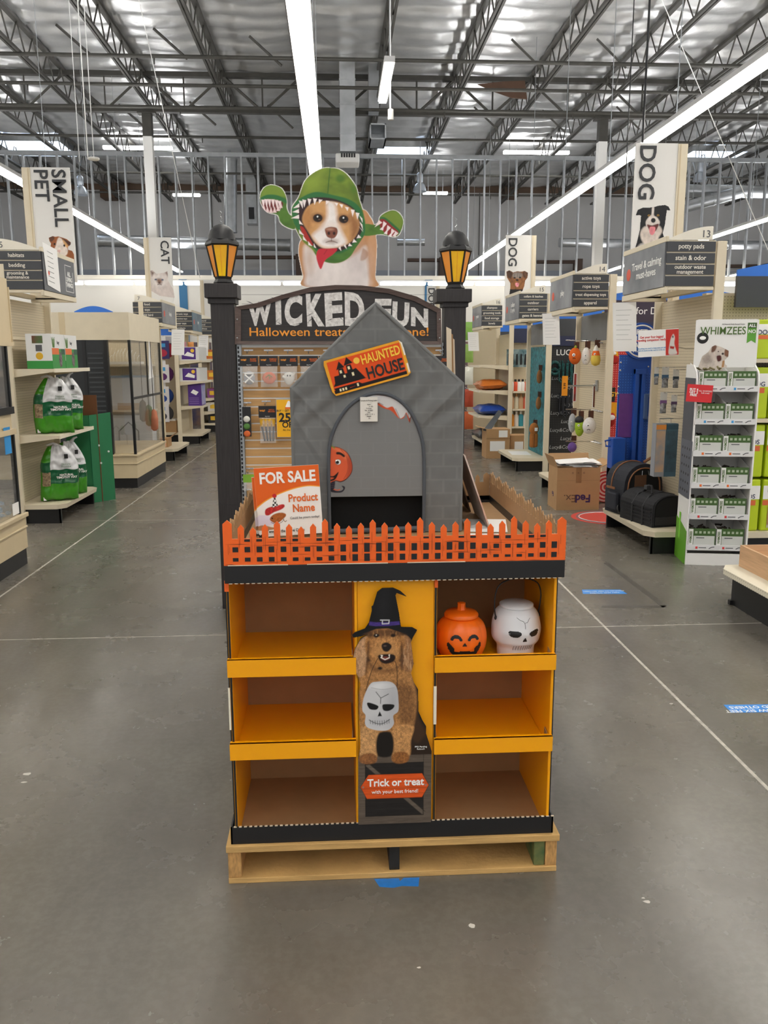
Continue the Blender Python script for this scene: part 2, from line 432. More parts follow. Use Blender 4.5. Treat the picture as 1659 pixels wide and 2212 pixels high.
# ================================================================== roof, walls
FOIL = mat('silver insulation foil', '#d4d4d3', 0.33, 0.7, var=0.1, vscale=2.5, bump=0.5, bscale=9)
g = G(); X0, X1, Y0, Y1, st = -14.0, 18.0, 13.0, 32.4, 0.1
nx, ny = int((X1-X0)/st)+1, int((Y1-Y0)/st)+1
XX, YY = np.meshgrid(np.linspace(X0, X1, nx), np.linspace(Y0, Y1, ny))
ph = (YY/0.61) % 1.0; jx = ((XX+7.63)/1.737) % 1.0
ZZ = 8.0 - 0.075*np.sin(np.pi*ph)**0.7 - 0.05*np.sin(np.pi*jx) - 0.09*(fbm(XX*1.1, YY*2.2, 3)-0.5) - 0.05*(fbm(XX*3.5, YY*5, 9)-0.5)
idx = np.arange(nx*ny).reshape(ny, nx)
g.v = np.stack([XX, YY, ZZ], -1).reshape(-1, 3).tolist()
g.f = np.stack([idx[:-1, :-1], idx[1:, :-1], idx[1:, 1:], idx[:-1, 1:]], -1).reshape(-1, 4).tolist()
ceiling = obj('ceiling', g, FOIL, smooth=True); tag(ceiling, kind='structure')
for p in ceiling.data.polygons: p.use_smooth = True
roof = G(); roof.box(-24, 26, -10, 13, 8.0, 8.1).box(-24, -14, 13, 33, 8.0, 8.1).box(18, 26, 13, 33, 8.0, 8.1).box(-14, 18, 13, 33, 8.12, 8.2)
obj('roof_deck', roof, FOIL, ceiling)

BACKW = mat('grey tilt up concrete wall', '#c6c5c4', 0.8, var=0.04, vscale=1)
BACKD = mat('blue grey lower wall', '#a6acb6', 0.8, var=0.04, vscale=1)
wb = bx('wall_back', -24, 26, 32.4, 32.6, 0, 8.1, BACKW); tag(wb, kind='structure')
bx('lower_panel', -24, 26, 32.36, 32.4, 0, 4.9, BACKD, wb)
bx('ledger', -24, 26, 32.28, 32.4, 7.72, 7.95, mat('brown ledger', '#6b5646', 0.7), wb)
for x in (-9.5, -4.5, .5, 5.5, 10.5): bx('panel_joint', x, x+.03, 32.35, 32.37, 0, 7.7, DARKMETAL, wb)
WHITEWALL = mat('white drywall', '#dedbd3', 0.8)
wp = bx('wall_partition', -24, 26, 22.0, 22.12, 0, 3.68, WHITEWALL); tag(wp, kind='structure')
bx('cap_rail', -24, 26, 21.96, 22.0, 3.60, 3.70, mat('cream rail', '#e6e0d2', 0.6), wp)
for x in (-3.95, 2.35, 8.6): bx('blue_stripe', x, x+.2, 21.97, 22.0, 0.2, 3.6, mat('blue wall stripe', '#2f6a94', 0.6), wp)
framing = bx('wall_framing', -24, 26, 22.0, 22.1, 6.56, 6.66, STEEL); tag(framing, kind='structure')
sg = G(); sg.box(-.02, .02, 22.0, 22.09, 3.68, 6.56)
sme = bpy.data.meshes.new('stud'); sme.from_pydata(sg.v, [], sg.f); sme.materials.append(STEEL)
for k in range(58): link('stud', sme, framing, (-9.66+0.41*k, 0, 0))

# ------------------------------------------------------------------ bar joists, girder, columns
ORD = 'first second third fourth fifth sixth seventh eighth ninth tenth eleventh twelfth thirteenth fourteenth fifteenth sixteenth seventeenth eighteenth nineteenth'.split()
for k in range(19):
    x = -13.0+1.737*0 + (-7.63+13.0) - 1.737*3 + 1.737*k
    j = thing('roof_joist', 'open web roof joist under the foil, %s counted from the left' % ORD[k], 'joist', (x, 13.5, 7.3), 0, 'lengthwise roof joists')
    bx('top_chord', x-.05, x+.05, 13.5, 32.2, 7.84, 7.9, DARKMETAL, j)
    b = G().box(x-.055, x-.012, 13.5, 32.2, 7.28, 7.335); b.box(x+.012, x+.055, 13.5, 32.2, 7.28, 7.335); obj('bottom_chord', b, DARKMETAL, j)
    w = []; y = 13.5; up = False
    while y < 32.2: w.append((x, y, 7.86 if up else 7.31)); y += 0.42; up = not up
    obj('web', G().tube(w, 0.016, 4), DARKMETAL, j)
gd = thing('roof_girder', 'deep steel truss girder crossing the roof between the two columns', 'girder', (0, 20, 7.05))
bx('top_chord', -13, 17.5, 19.93, 20.07, 7.76, 7.86, DARKMETAL, gd); bx('bottom_chord', -13, 17.5, 19.93, 20.07, 7.02, 7.1, DARKMETAL, gd)
for k in range(18):
    x = -12.84+1.737*k
    obj('post', G().tube([(x+.87, 20, 7.06), (x+.87, 20, 7.8)], .022, 4), DARKMETAL, gd)
    obj('diagonal', G().tube([(x, 20, 7.8), (x+.87, 20, 7.06)], .034, 4), DARKMETAL, gd)
    obj('diagonal', G().tube([(x+.87, 20, 7.06), (x+1.737, 20, 7.8)], .034, 4), DARKMETAL, gd)
for i, x in enumerate((-4.12, 6.24)):
    c = thing('steel_column', 'square column with white lower shaft, %s of the dog cutout' % ('left' if i == 0 else 'right'), 'column', (x, 20.0, 0))
    bx('shaft', x-.1, x+.1, 19.9, 20.1, 0, 6.5, WHITE, c); bx('upper_shaft', x-.1, x+.1, 19.9, 20.1, 6.5, 7.02, DARKMETAL, c)
    bx('cap_plate', x-.2, x+.2, 19.88, 20.12, 6.98, 7.02, DARKMETAL, c)
for i, (y, z) in enumerate(((16.9, 7.16), (18.55, 7.16), (19.5, 7.0), (22.6, 7.16), (26.5, 7.1), (29.5, 7.1))):
    p = thing('sprinkler_pipe', 'dark sprinkler pipe crossing under the joists, %s from the top of the view' % ('first', 'second', 'third', 'fourth', 'fifth', 'sixth')[i], 'pipe', (0, y, z))
    obj('pipe', G().tube([(-14, y, z), (18, y, z)], .036, 8), DARKMETAL, p, smooth=True)
    for x in np.arange(-12, 17, 2.9): obj('drop_nipple', G().tube([(x, y, z), (x, y, z-.14)], [.02, .012], 6), DARKMETAL, p)
for i, (x, y) in enumerate(((-5.2, 17.4), (-3.4, 17.5), (-1.6, 17.8), (3.6, 17.7), (5.3, 17.6), (7.1, 17.9), (-5.3, 22.4), (-3.5, 22.1), (-1.6, 22.3), (3.6, 22.2), (5.4, 22.4), (7.2, 22))):
    tag(obj('sway_brace', G().tube([(x, y, 7.85), (x+.62, y, 7.32)], .028, 4), DARKMETAL), 'slanted roof brace in the %s row, %s from the left' % ('front' if i < 6 else 'rear', ORD[i % 6]), 'brace', 'slanted braces between roof joists')

# skylights
SKYL = mat('daylight through acrylic', '#dcebff', 0.5, emit=3.2)
for i, (x0, x1, y0, y1) in enumerate(((-9.6, -7.8, 25.6, 27.4), (1.35, 3.0, 25.8, 27.3), (10.9, 12.6, 25.9, 27.3))):
    w = thing('skylight', 'bright square skylight in the foil roof, %s' % ('far left above the small pet sign', 'behind the hanging duct', 'far right beside the tall dog sign')[i], 'skylight', (x0, y0, 7.8))
    bx('diffuser', x0, x1, y0, y1, 7.80, 7.83, SKYL, w)
    fr = G().box(x0-.06, x1+.06, y0-.06, y0, 7.74, 7.9).box(x0-.06, x1+.06, y1, y1+.06, 7.74, 7.9).box(x0-.06, x0, y0, y1, 7.74, 7.9).box(x1, x1+.06, y0, y1, 7.74, 7.9)
    obj('curb', fr, STEEL, w)

# ------------------------------------------------------------------ lamps
LENS = mat('lit lamp lens', '#fffaf0', 0.5, emit=LAMP)
ADDEDGLOW = mat('added uplight glow', '#ffffff', 0.5, emit=LAMP*1.5)  # glow added on top of the strips to brighten the foil ceiling
HOUSING = mat('white lamp housing', '#dcdcdc', 0.5)
def strip(x, y0, n, label, z=4.3, w=0.17, L=1.22):
    t = thing('light_strip', label, 'light', (x, y0, z))
    me = None
    for k in range(n):
        a = y0+L*k
        if me is None: o = bx('lens', x-w/2, x+w/2, a+.022, a+L-.022, z, z+.02, LENS, t); me = o.data; base = a
        else: link('lens', me, t, (0, a-base, 0))
    bx('housing', x-w/2-.012, x+w/2+.012, y0, y0+L*n, z+.022, z+.075, HOUSING, t)
    bx('added_uplight', x-w/2+.02, x+w/2-.02, y0+.02, y0+L*n-.02, z+.076, z+.08, ADDEDGLOW, t)  # added upward glowing sheet, lifts the dark roof
    for k in range(0, n+1, 2):
        y = y0+L*k
        obj('suspension_cable', G().tube([(x, y, z+.07), (x, y, 7.85)], .006, 4), STEEL, t)
strip(-.25, -9.28, 20, 'long row of white light panels hanging above the middle of the main aisle')
strip(4.08, -9.28, 30, 'long white light strip rising to the right above the dog aisles')
strip(-4.85, -9.28, 30, 'long white light strip above the small pet and cat aisles')
strip(8.7, -9.28, 30, 'white light strip at the far right beyond the tall dog sign')
strip(13.4, -9.28, 31, 'farthest right white light strip, low at the picture edge')
strip(-9.3, -9.28, 29, 'white light strip beyond the left picture edge over the fish cases')
strip(.55, 8.35, 1, 'short single light panel beside the hanging square ducts', w=.075)
t = thing('wall_light_row', 'row of white tube lights along the white partition wall', 'light', (0, 21.5, 3.4))
LENS2 = mat('lit tube lens', '#ffffff', 0.5, emit=12.0); LENS3 = mat('lit wall tube lens', '#ffffff', 0.5, emit=3.0)
o = None
for k in range(17):
    a = -8.6+1.22*k
    if o is None: o = obj('tube', G().box(a, a+1.16, 21.45, 21.6, 3.42, 3.5), LENS3, t, bev=.02); a0 = a
    else: c = link('tube', o.data, t, (a-a0, 0, 0)); c.modifiers.new('bevel', 'BEVEL').width = .02
bx('rail', -8.7, 12.2, 21.5, 21.55, 3.5, 3.54, HOUSING, t)
for i, (u0, v0, u1, lab) in enumerate(((222, 317, 372, 'left'), (1088, 327, 1230, 'right'))):
    a, b = aty(u0, v0, 26), aty(u1, v0, 26)
    t = thing('tube_light', 'horizontal tube light hanging under the roof, larger one on the %s' % lab, 'light', (a.x, 26, a.z)); bx('tube', a.x, b.x, 25.95, 26.1, a.z-.06, a.z+.03, LENS2, t, bev=.02)
    for q in (.2, .8): x = a.x+(b.x-a.x)*q; obj('stem', G().tube([(x, 26.02, a.z+.03), (x, 26.02, 7.95)], .01, 4), STEEL, t)
for i, (u0, v0, u1, lab) in enumerate(((373, 420, 432, 'left'), (914, 416, 967, 'right'))):
    a, b = aty(u0, v0, 29), aty(u1, v0, 29)
    t = thing('tube_light', 'small distant tube light near the back wall, %s of the dog cutout' % lab, 'light', (a.x, 29, a.z)); bx('tube', a.x, b.x, 28.95, 29.1, a.z-.05, a.z+.03, LENS2, t, bev=.02)
    for q in (.2, .8): x = a.x+(b.x-a.x)*q; obj('stem', G().tube([(x, 29.02, a.z+.03), (x, 29.02, 7.95)], .01, 4), STEEL, t)
BELL = mat('aluminium lamp shade', '#c4ccd6', 0.3, 0.7)
for i, (u, v, lab) in enumerate(((175, 415, 'right of the small pet sign'), (907, 408, 'right of the green dog hood'), (1512, 385, 'beside the tall dog sign'))):
    p = aty(u, v, 25)
    t = thing('bell_lamp', 'silver bell shaped pendant lamp, %s' % lab, 'lamp', p)
    obj('shade', G().lathe([(.2, -.08), (.19, .0), (.13, .12), (.07, .17)], p, 20), BELL, t, smooth=True)
    obj('ballast', G().lathe([(.07, .17), (.09, .2), (.09, .4), (.05, .44)], p, 12), BELL, t, smooth=True)
    obj('stem', G().tube([p+Vector((0, 0, .44)), Vector((p.x, p.y, 7.7))], .012, 5), STEEL, t)
# cables
for i, (u, v0, v1, y, m, r, lab) in enumerate(((190, 0, 345, 12, WHITETXT, .008, 'left of the cat sign'), (172, 0, 350, 12.3, WHITETXT, .005, 'beside the small pet sign'),
        (1388, 0, 308, 9, BLACK, .012, 'above the tall dog sign'), (1350, 0, 420, 9.2, BLACK, .006, 'just left of the tall dog sign'), (842, 0, 240, 9, WHITETXT, .005, 'above the short light panel'))):
    p = aty(u, v1, y)
    tag(obj('hanging_cable', G().tube([p, (p.x, p.y, 7.9)], r, 5), m), '%s cable hanging from the roof %s' % ('black' if m is BLACK else 'white', lab), 'cable')
p = aty(844, 248, 9)
t = thing('pendant_sensor', 'small white cylinder hanging on a cord right of the ducts', 'sensor', p)
obj('body', G().lathe([(.028, -.05), (.03, -.04), (.03, .05), (.02, .055)], p, 14), WHITE, t, smooth=True)
obj('cord', G().tube([p+Vector((0, 0, .05)), (p.x, p.y, 7.8)], .004, 4), WHITETXT, t)
p = aty(203, 346, 12); t = thing('ceiling_sensor', 'small white sensor plate hanging on a rod above the small pet sign', 'sensor', p)
obj('plate', G().lathe([(.06, 0), (.075, .01), (.075, .03), (.02, .04)], p, 14), WHITE, t); obj('rod', G().tube([p, (p.x, p.y, 7.8)], .006, 5), WHITETXT, t)

for (u0, v0, y0, u1, v1, y1, lab) in ((300, 0, 13, 432, 600, 16, 'slanting past the left column to the cat sign'), (1430, 0, 12, 1659, 540, 12.5, 'slanting down at the upper right')):
    a, b = aty(u0, v0, y0), aty(u1, v1, y1); d_ = (a-b)*((7.95-b.z)/(a.z-b.z)); tag(obj('guy_wire', G().tube([b, b+d_], .006, 5), WHITETXT), 'thin white wire %s' % lab, 'cable')
pts = [aty(u, v, 19.2) for u, v in ((1032, 182), (1085, 176), (1134, 174), (1139, 214), (1105, 211), (1068, 198))]
tag(obj('torn_insulation', G().prism([(p.x-pts[0].x, p.z-pts[0].z) for p in pts[::-1]], .03, (pts[0].x, 19.2, pts[0].z), *FRONT), mat('brown insulation', '#5b4436', .9, var=.1, vscale=4)), 'brown torn flap of insulation hanging from the roof above the right column', 'insulation')
# ducts
t = thing('square_duct', 'tall square sheet metal duct ending in a white air diffuser', 'duct', (0.35, 19.3, 5.9))
a, b = aty(735, 330, 19.3), aty(768, 330, 19.3)
bx('duct', a.x, b.x, 19.15, 19.5, a.z, 8.0, STEEL, t)
for z in (6.4, 7.0, 7.5): bx('seam', a.x-.012, b.x+.012, 19.14, 19.51, z, z+.025, STEEL, t)
c, d = aty(725, 354, 19.2), aty(776, 329, 19.2)
df = bx('diffuser', c.x, d.x, 19.05, 19.6, c.z, d.z-.05, WHITE, t, bev=.03)
for k in range(6):
    x = a.x+.03+(b.x-a.x-.06)*k/5; bx('louvre', x-.018, x+.018, 19.035, 19.05, d.z-.14, d.z-.06, BLACK, df)
t = thing('return_duct', 'second square metal duct with an open dark mouth facing forward', 'duct', (1.0, 19.6, 6.4))
a, b = aty(796, 245, 19.8), aty(818, 245, 19.8)
bx('duct', a.x, b.x, 19.6, 19.95, a.z, 8.0, STEEL, t)
c, d = aty(798, 306, 19.2), aty(833, 272, 19.2)
m_ = G(); w_ = .03
m_.box(c.x, d.x, 19.0, 19.8, c.z, c.z+w_).box(c.x, d.x, 19.0, 19.8, d.z-w_, d.z).box(c.x, c.x+w_, 19.0, 19.8, c.z, d.z).box(d.x-w_, d.x, 19.0, 19.8, c.z, d.z).box(c.x, d.x, 19.75, 19.8, c.z, d.z)
obj('mouth', m_, STEEL, t)
for i, (u0, v0, u1, v1, y, rp, lab) in enumerate(((215, 520, 625, 530, 27, 12, 'low on the left behind the stud framing'), (1210, 524, 1659, 530, 27, 9, 'low on the right behind the stud framing'), (1478, 412, 1659, 415, 24.6, 13, 'at the upper right beside the dog sign'), (1478, 448, 1600, 415, 24.2, 12, 'slanting at the upper right beside the dog sign'), (498, 345, 498, 500, 27, 13, 'upright, left of the dog cutout'), (860, 523, 915, 523, 27, 7, 'short piece right of the dog cutout'))):
    a, b = aty(u0, v0, y), aty(u1, v1, y); r = rp*y/1780
    t = thing('round_duct', 'round spiral metal duct, %s' % lab, 'duct', a)
    obj('pipe', G().tube([a, b], r, 14), STEEL, t, smooth=True)
    for q in (.15, .85): h0 = a+(b-a)*q; obj('hanger', G().tube([h0+Vector((0, 0, r)), (h0.x, h0.y, 7.97)], .012, 4), STEEL, t)
    n = max(2, int((b-a).length/1.2))
    for k in range(n+1):
        q = a+(b-a)*(k/n); dv = (b-a).normalized()*.03; obj('band', G().tube([q-dv, q+dv], r*1.06, 14), STEEL, t, smooth=True)
t = thing('wall_duct_box', 'rectangular metal duct drop with a dark grille on the back wall', 'duct', aty(541, 475, 31))
a, b = aty(530, 345, 31), aty(556, 485, 31); bx('duct', a.x, b.x, 30.8, 31.3, b.z, 7.9, STEEL, t); bx('grille', a.x+.08, b.x-.08, 30.78, 30.8, b.z+.15, b.z+.55, BLACK, t)
for i, (u, v) in enumerate(((236, 421), (1102, 419))):
    p = aty(u, v, 31.9); tag(bx('wall_beam_stub', p.x-.25, p.x+.25, 31.6, 32.3, p.z-.14, p.z+.14, mat('rusty brown steel', '#5b4636', .8)), 'brown steel stub on the back wall, %s' % ('left of the cat sign' if i == 0 else 'above the small dog sign'), 'bracket')
RUST = mat('rusty pipe', '#5c4a40', .7)
for i, (u0, u1, v) in enumerate(((500, 645, 556), (880, 955, 562), (1160, 1250, 566), (1560, 1659, 575))):
    a, b = aty(u0, v, 31.9), aty(u1, v, 31.9)
    t = thing('wall_pipe', 'brown pipe fixed low on the back wall, %s' % ('left of the cutout dog', 'right of the cutout dog', 'right of the small dog sign', 'at the right edge')[i], 'pipe', a)
    obj('pipe', G().tube([a, b], .07, 8), RUST, t); bx('bracket', b.x-.1, b.x+.1, 31.7, 32.3, b.z-.9, b.z+.1, RUST, t)

# ================================================================== pallet
FY = 2.30                                     # front of the cardboard display
pal = thing('wooden_pallet', 'worn pine pallet carrying the yellow cardboard display', 'pallet', (0.16, FY+.6, 0))
PX0, PX1 = -.352, .676
for y0, y1 in ((FY, FY+.14), (FY+.36, FY+.46), (FY+.66, FY+.76), (FY+1.06, FY+1.2)):
    bx('bottom_board', PX0+.004, PX1-.006, y0, y1, 0.0, .018, PINE, pal, bev=.002)
for k in range(7):
    y = FY-.003+k*.186; bx('deck_board', PX0, PX1, y, y+.09 if k else y+.12, .105, .127, PINE, pal, bev=.002)
bx('stringer', PX0+.004, PX0+.044, FY+.004, FY+1.2, .018, .105, PINEEND, pal, bev=.002)
bx('stringer', .146, .178, FY+.012, FY+1.2, .018, .105, mat('black painted pallet wood', '#1e1c19', .7, var=.3, vscale=30), pal, bev=.002)
bx('stringer', PX1-.042, PX1-.006, FY+.004, FY+1.2, .018, .105, PINEEND, pal, bev=.002)
bx('green_block', PX1-.078, PX1-.043, FY+.006, FY+.12, .018, .104, mat('green painted wood', '#3d5a34', .75, col2='#7d7a45', vscale=22), pal, bev=.004)

# ================================================================== cardboard display
dsp = thing('cardboard_display', 'yellow cardboard display with empty cubbies, picket fence tray and a poodle panel', 'display', (0.16, FY+.6, .128))
BX0, BX1, BY1 = -.322, .642, FY+1.13
tr = G(); z0, z1 = .128, .184; a0, a1, b0, b1 = -.337, .656, FY+.008, FY+1.16
tr.box(a0, a1, b0, b0+.005, z0, z1).box(a0, a1, b1-.005, b1, z0, z1).box(a0, a0+.005, b0, b1, z0, z1).box(a1-.005, a1, b0, b1, z0, z1)
bt = obj('bottom_tray', tr, BLACKBOARD, dsp)
bx('tray_floor', a0+.005, a1-.005, b0+.005, b1-.005, z0, z0+.012, KRAFT, bt)
# perforated torn edge along the tray rims: little pale dashes of bare board
eg = G()
for k in range(64):
    x = a0+.01+k*.0155; eg.box(x, x+.0085, b0-.0006, b0+.0052, z1-.0008, z1+.0012)
obj('torn_edge', eg, KRAFTEDGE, bt)
Zb, Zt = .14, .957
for x, nm in ((BX0, 'outer'), (.046, 'inner'), (.28, 'inner'), (BX1-.008, 'outer')):
    p = bx('side_panel', x, x+.008, FY+.012, BY1 if nm == 'outer' else FY+.41, Zb, Zt, YELLOW, dsp)
    bx('panel_edge', x+.001, x+.007, FY+.0105, FY+.0122, Zb, Zt, BLACKBOARD if x in (.28, BX0) else YELLOW, p)
bx('outer_wrap', BX0-.0045, BX0-.001, FY+.016, BY1, Zb, Zt, BLACKBOARD, dsp)
bx('outer_wrap', BX1+.001, BX1+.0045, FY+.016, BY1, Zb, Zt, BLACKBOARD, dsp)
bx('corner_tab', BX0-.0045, BX0+.008, FY+.008, FY+.011, .925, .957, ORANGE, dsp)
bx('corner_tab', .28, .29, FY+.008, FY+.011, .925, .957, ORANGE, dsp)
CREAMB = mat('cream speckled board', '#e8dcc0', .6, col2='#3a352c', vscale=45)
bx('speckled_label', .2795, .2885, FY+.0075, FY+.0105, .50, .62, mat('cream board', '#e8dfca', .6), dsp)
bx('speckled_label', BX0-.006, BX0-.0005, FY+.0085, FY+.0155, .50, .63, mat('cream board', '#e8dfca', .6), dsp)
BACK = FY+.385
bx('back_panel', BX0+.008, .046, BACK, BACK+.006, Zb, Zt, KRAFT, dsp)
bx('back_panel', .288, BX1-.008, BACK, BACK+.006, Zb, Zt, KRAFT, dsp)
bx('rear_body', BX0+.008, BX1-.008, BACK+.03, BY1-.01, Zb, Zt-.002, KRAFT, dsp)
def shelf(xa, xb, lt, lb):
    zf = lb+.006
    s = bx('shelf', xa+.009, xb-.009, FY+.014, BACK-.001, zf-.006, zf, YELLOW, dsp)
    lp = G(); lp.box(xa, xb, FY-.006, FY+.004, lb, lt).box(xa, xb, FY-.006, FY+.016, lt-.002, lt)
    obj('lip', lp, YELLOW, s, bev=.0015)
    for x, sg in ((xa+.0095, 1), (xb-.0095, -1)):                    # folded corner gusset
        q = G(); q.add([(x, FY+.016, lt-.004), (x, FY+.055, lt+.004), (x, FY+.055, zf), (x, FY+.016, zf), (x+.002*sg, FY+.016, lt-.004), (x+.002*sg, FY+.055, lt+.004), (x+.002*sg, FY+.055, zf), (x+.002*sg, FY+.016, zf)],
                       [(0,1,2,3),(7,6,5,4),(0,4,5,1),(1,5,6,2),(2,6,7,3),(3,7,4,0)])
        obj('gusset', q, KRAFT, s)
    return s
shelf(BX0-.004, .049, .722, .669); shelf(BX0-.006, .047, .461, .409)
shelf(.281, BX1+.002, .716, .668); shelf(.281, BX1-.0, .456, .408)
bx('centre_panel', .055, .279, FY+.016, FY+.021, Zb, Zt, YELLOW, dsp)

# top tray with picket fence
T0, T1, TY0, TY1 = -.3225, .6575, FY-.012, FY+1.16
tt = G(); z0, z1 = .954, 1.006
tt.box(T0, T1, TY0, TY0+.006, z0, z1).box(T0, T1, TY1-.006, TY1, z0, z1).box(T0, T0+.006, TY0+.006, TY1-.006, z0, z1).box(T1-.006, T1, TY0+.006, TY1-.006, z0, z1)
top = obj('top_tray', tt, BLACKBOARD, dsp, bev=.0015)
bx('tray_floor', T0+.006, T1-.006, TY0+.006, TY1-.006, .962, .975, KRAFT, top)
eg = G()
for k in range(60):
    x = T0+.012+k*.0161; eg.box(x, x+.0095, TY0-.0006, TY0+.004, z0-.0015, z0+.0006)
obj('torn_edge', eg, KRAFTEDGE, top)
sl = G()
for u0, u1 in ((492, 622), (663, 838), (880, 1005)):
    sl.box(aty(u0, 1215, TY0).x, aty(u1, 1215, TY0).x, TY0-.001, TY0+.004, z1-.0005, z1+.0022)
obj('tray_slit', sl, KRAFTEDGE, top)
def picket_outline(L, n, base, rail, tops):
    w = L/n; pts = [(0, base)]; out = [(L, base)]
    up = []
    for k in range(n):
        a = w*(k+.24) if k else 0.0; b = w*(k+.76) if k < n-1 else L
        t = tops[k]; up += [(a, rail), (a, t-.011), ((a+b)/2, t), (b, t-.011), (b, rail)]
    return [(0, base), (L, base)] + up[::-1]
tops = [.118 + (.009 if k % 4 == 0 else -.008 if k % 4 == 2 else 0)+(.004 if k % 8 == 0 else 0) for k in range(29)]
Lf = T1-T0
fg = G().prism(picket_outline(Lf, 29, 0, .077, tops), .004, (T0, TY0+.0005, z1+.0005), *FRONT)
fence = obj('picket_fence', fg, ORANGE, dsp, label='orange printed front fence')
bk = G().prism(picket_outline(Lf, 29, 0, .077, tops), .002, (T0, TY0+.0047, z1+.0005), *FRONT); obj('bare_back', bk, KRAFT, fence)
sq = G(); ln = G(); w = Lf/29
def wave(x): return .0035*math.sin(x*9)+.002*math.sin(x*23)
for k in range(28):
    xa, xb = T0+w*(k+.765), T0+w*(k+1.235)
    for (za, zb) in ((.0105, .0255), (.0375, .0565)):
        zz = wave(xa); zw = wave(xa+.4)*.5
        sq.box(xa, xb, TY0-.0008, TY0+.0004, z1+za+zw, z1+zb+zz)
    if k % 3: sq.box(xa, xb, TY0-.0008, TY0+.0004, z1+.0705+wave(xa)*.5, z1+.0765)
obj('fence_gap_print', sq, BLACKBOARD, fence)
rng = random.Random(3)
for k in range(29):
    xm = T0+w*(k+.5); t = tops[k] if 0 < k < 28 else tops[k]
    for q in range(2):
        x = xm+rng.uniform(-.0058, .0058); za = rng.uniform(.0, .06); zb = min(za+rng.uniform(.015, .05), t-.014)
        ln.box(x-.00025, x+.00025, TY0-.0005, TY0+.0004, z1+za, z1+zb)
for k in range(60):
    x = rng.uniform(T0, T1-.09); L_ = rng.uniform(.03, .09); z = rng.choice((.004, .0085, .029, .034, .0565, .06, .067)) + rng.uniform(-.002, .002)+wave(x)
    z = min(max(z, .002), .07)
    ln.add([(x, TY0-.0006, z1+z), (x+L_, TY0-.0006, z1+z+rng.uniform(-.002, .002)), (x+L_*.6, TY0-.0006, z1+z+.0009)], [(0, 1, 2)])
obj('wood_grain_print', ln, mat('dark orange ink', '#7a3110', .5), fence)
Ls = TY1-TY0-.012; tops2 = [.118 + (.009 if k % 4 == 0 else -.008 if k % 4 == 2 else 0) for k in range(34)]
for x, sgn in ((T0+.001, 0), (T1-.005, 0)):
    o_ = G().prism(picket_outline(Ls, 34, 0, .077, tops2), -.004, (x, TY0+.006, z1-.02), (0, 1, 0), (0, 0, 1)) if True else None
    obj('picket_fence', o_, KRAFT, dsp, label='bare cardboard side fence')
bkf = G().prism(picket_outline(Lf-.012, 28, 0, .077, tops2[:28]), .004, (T0+.006, TY1-.006, z1-.02), *FRONT)
obj('picket_fence', bkf, KRAFT, dsp, label='bare cardboard rear fence')

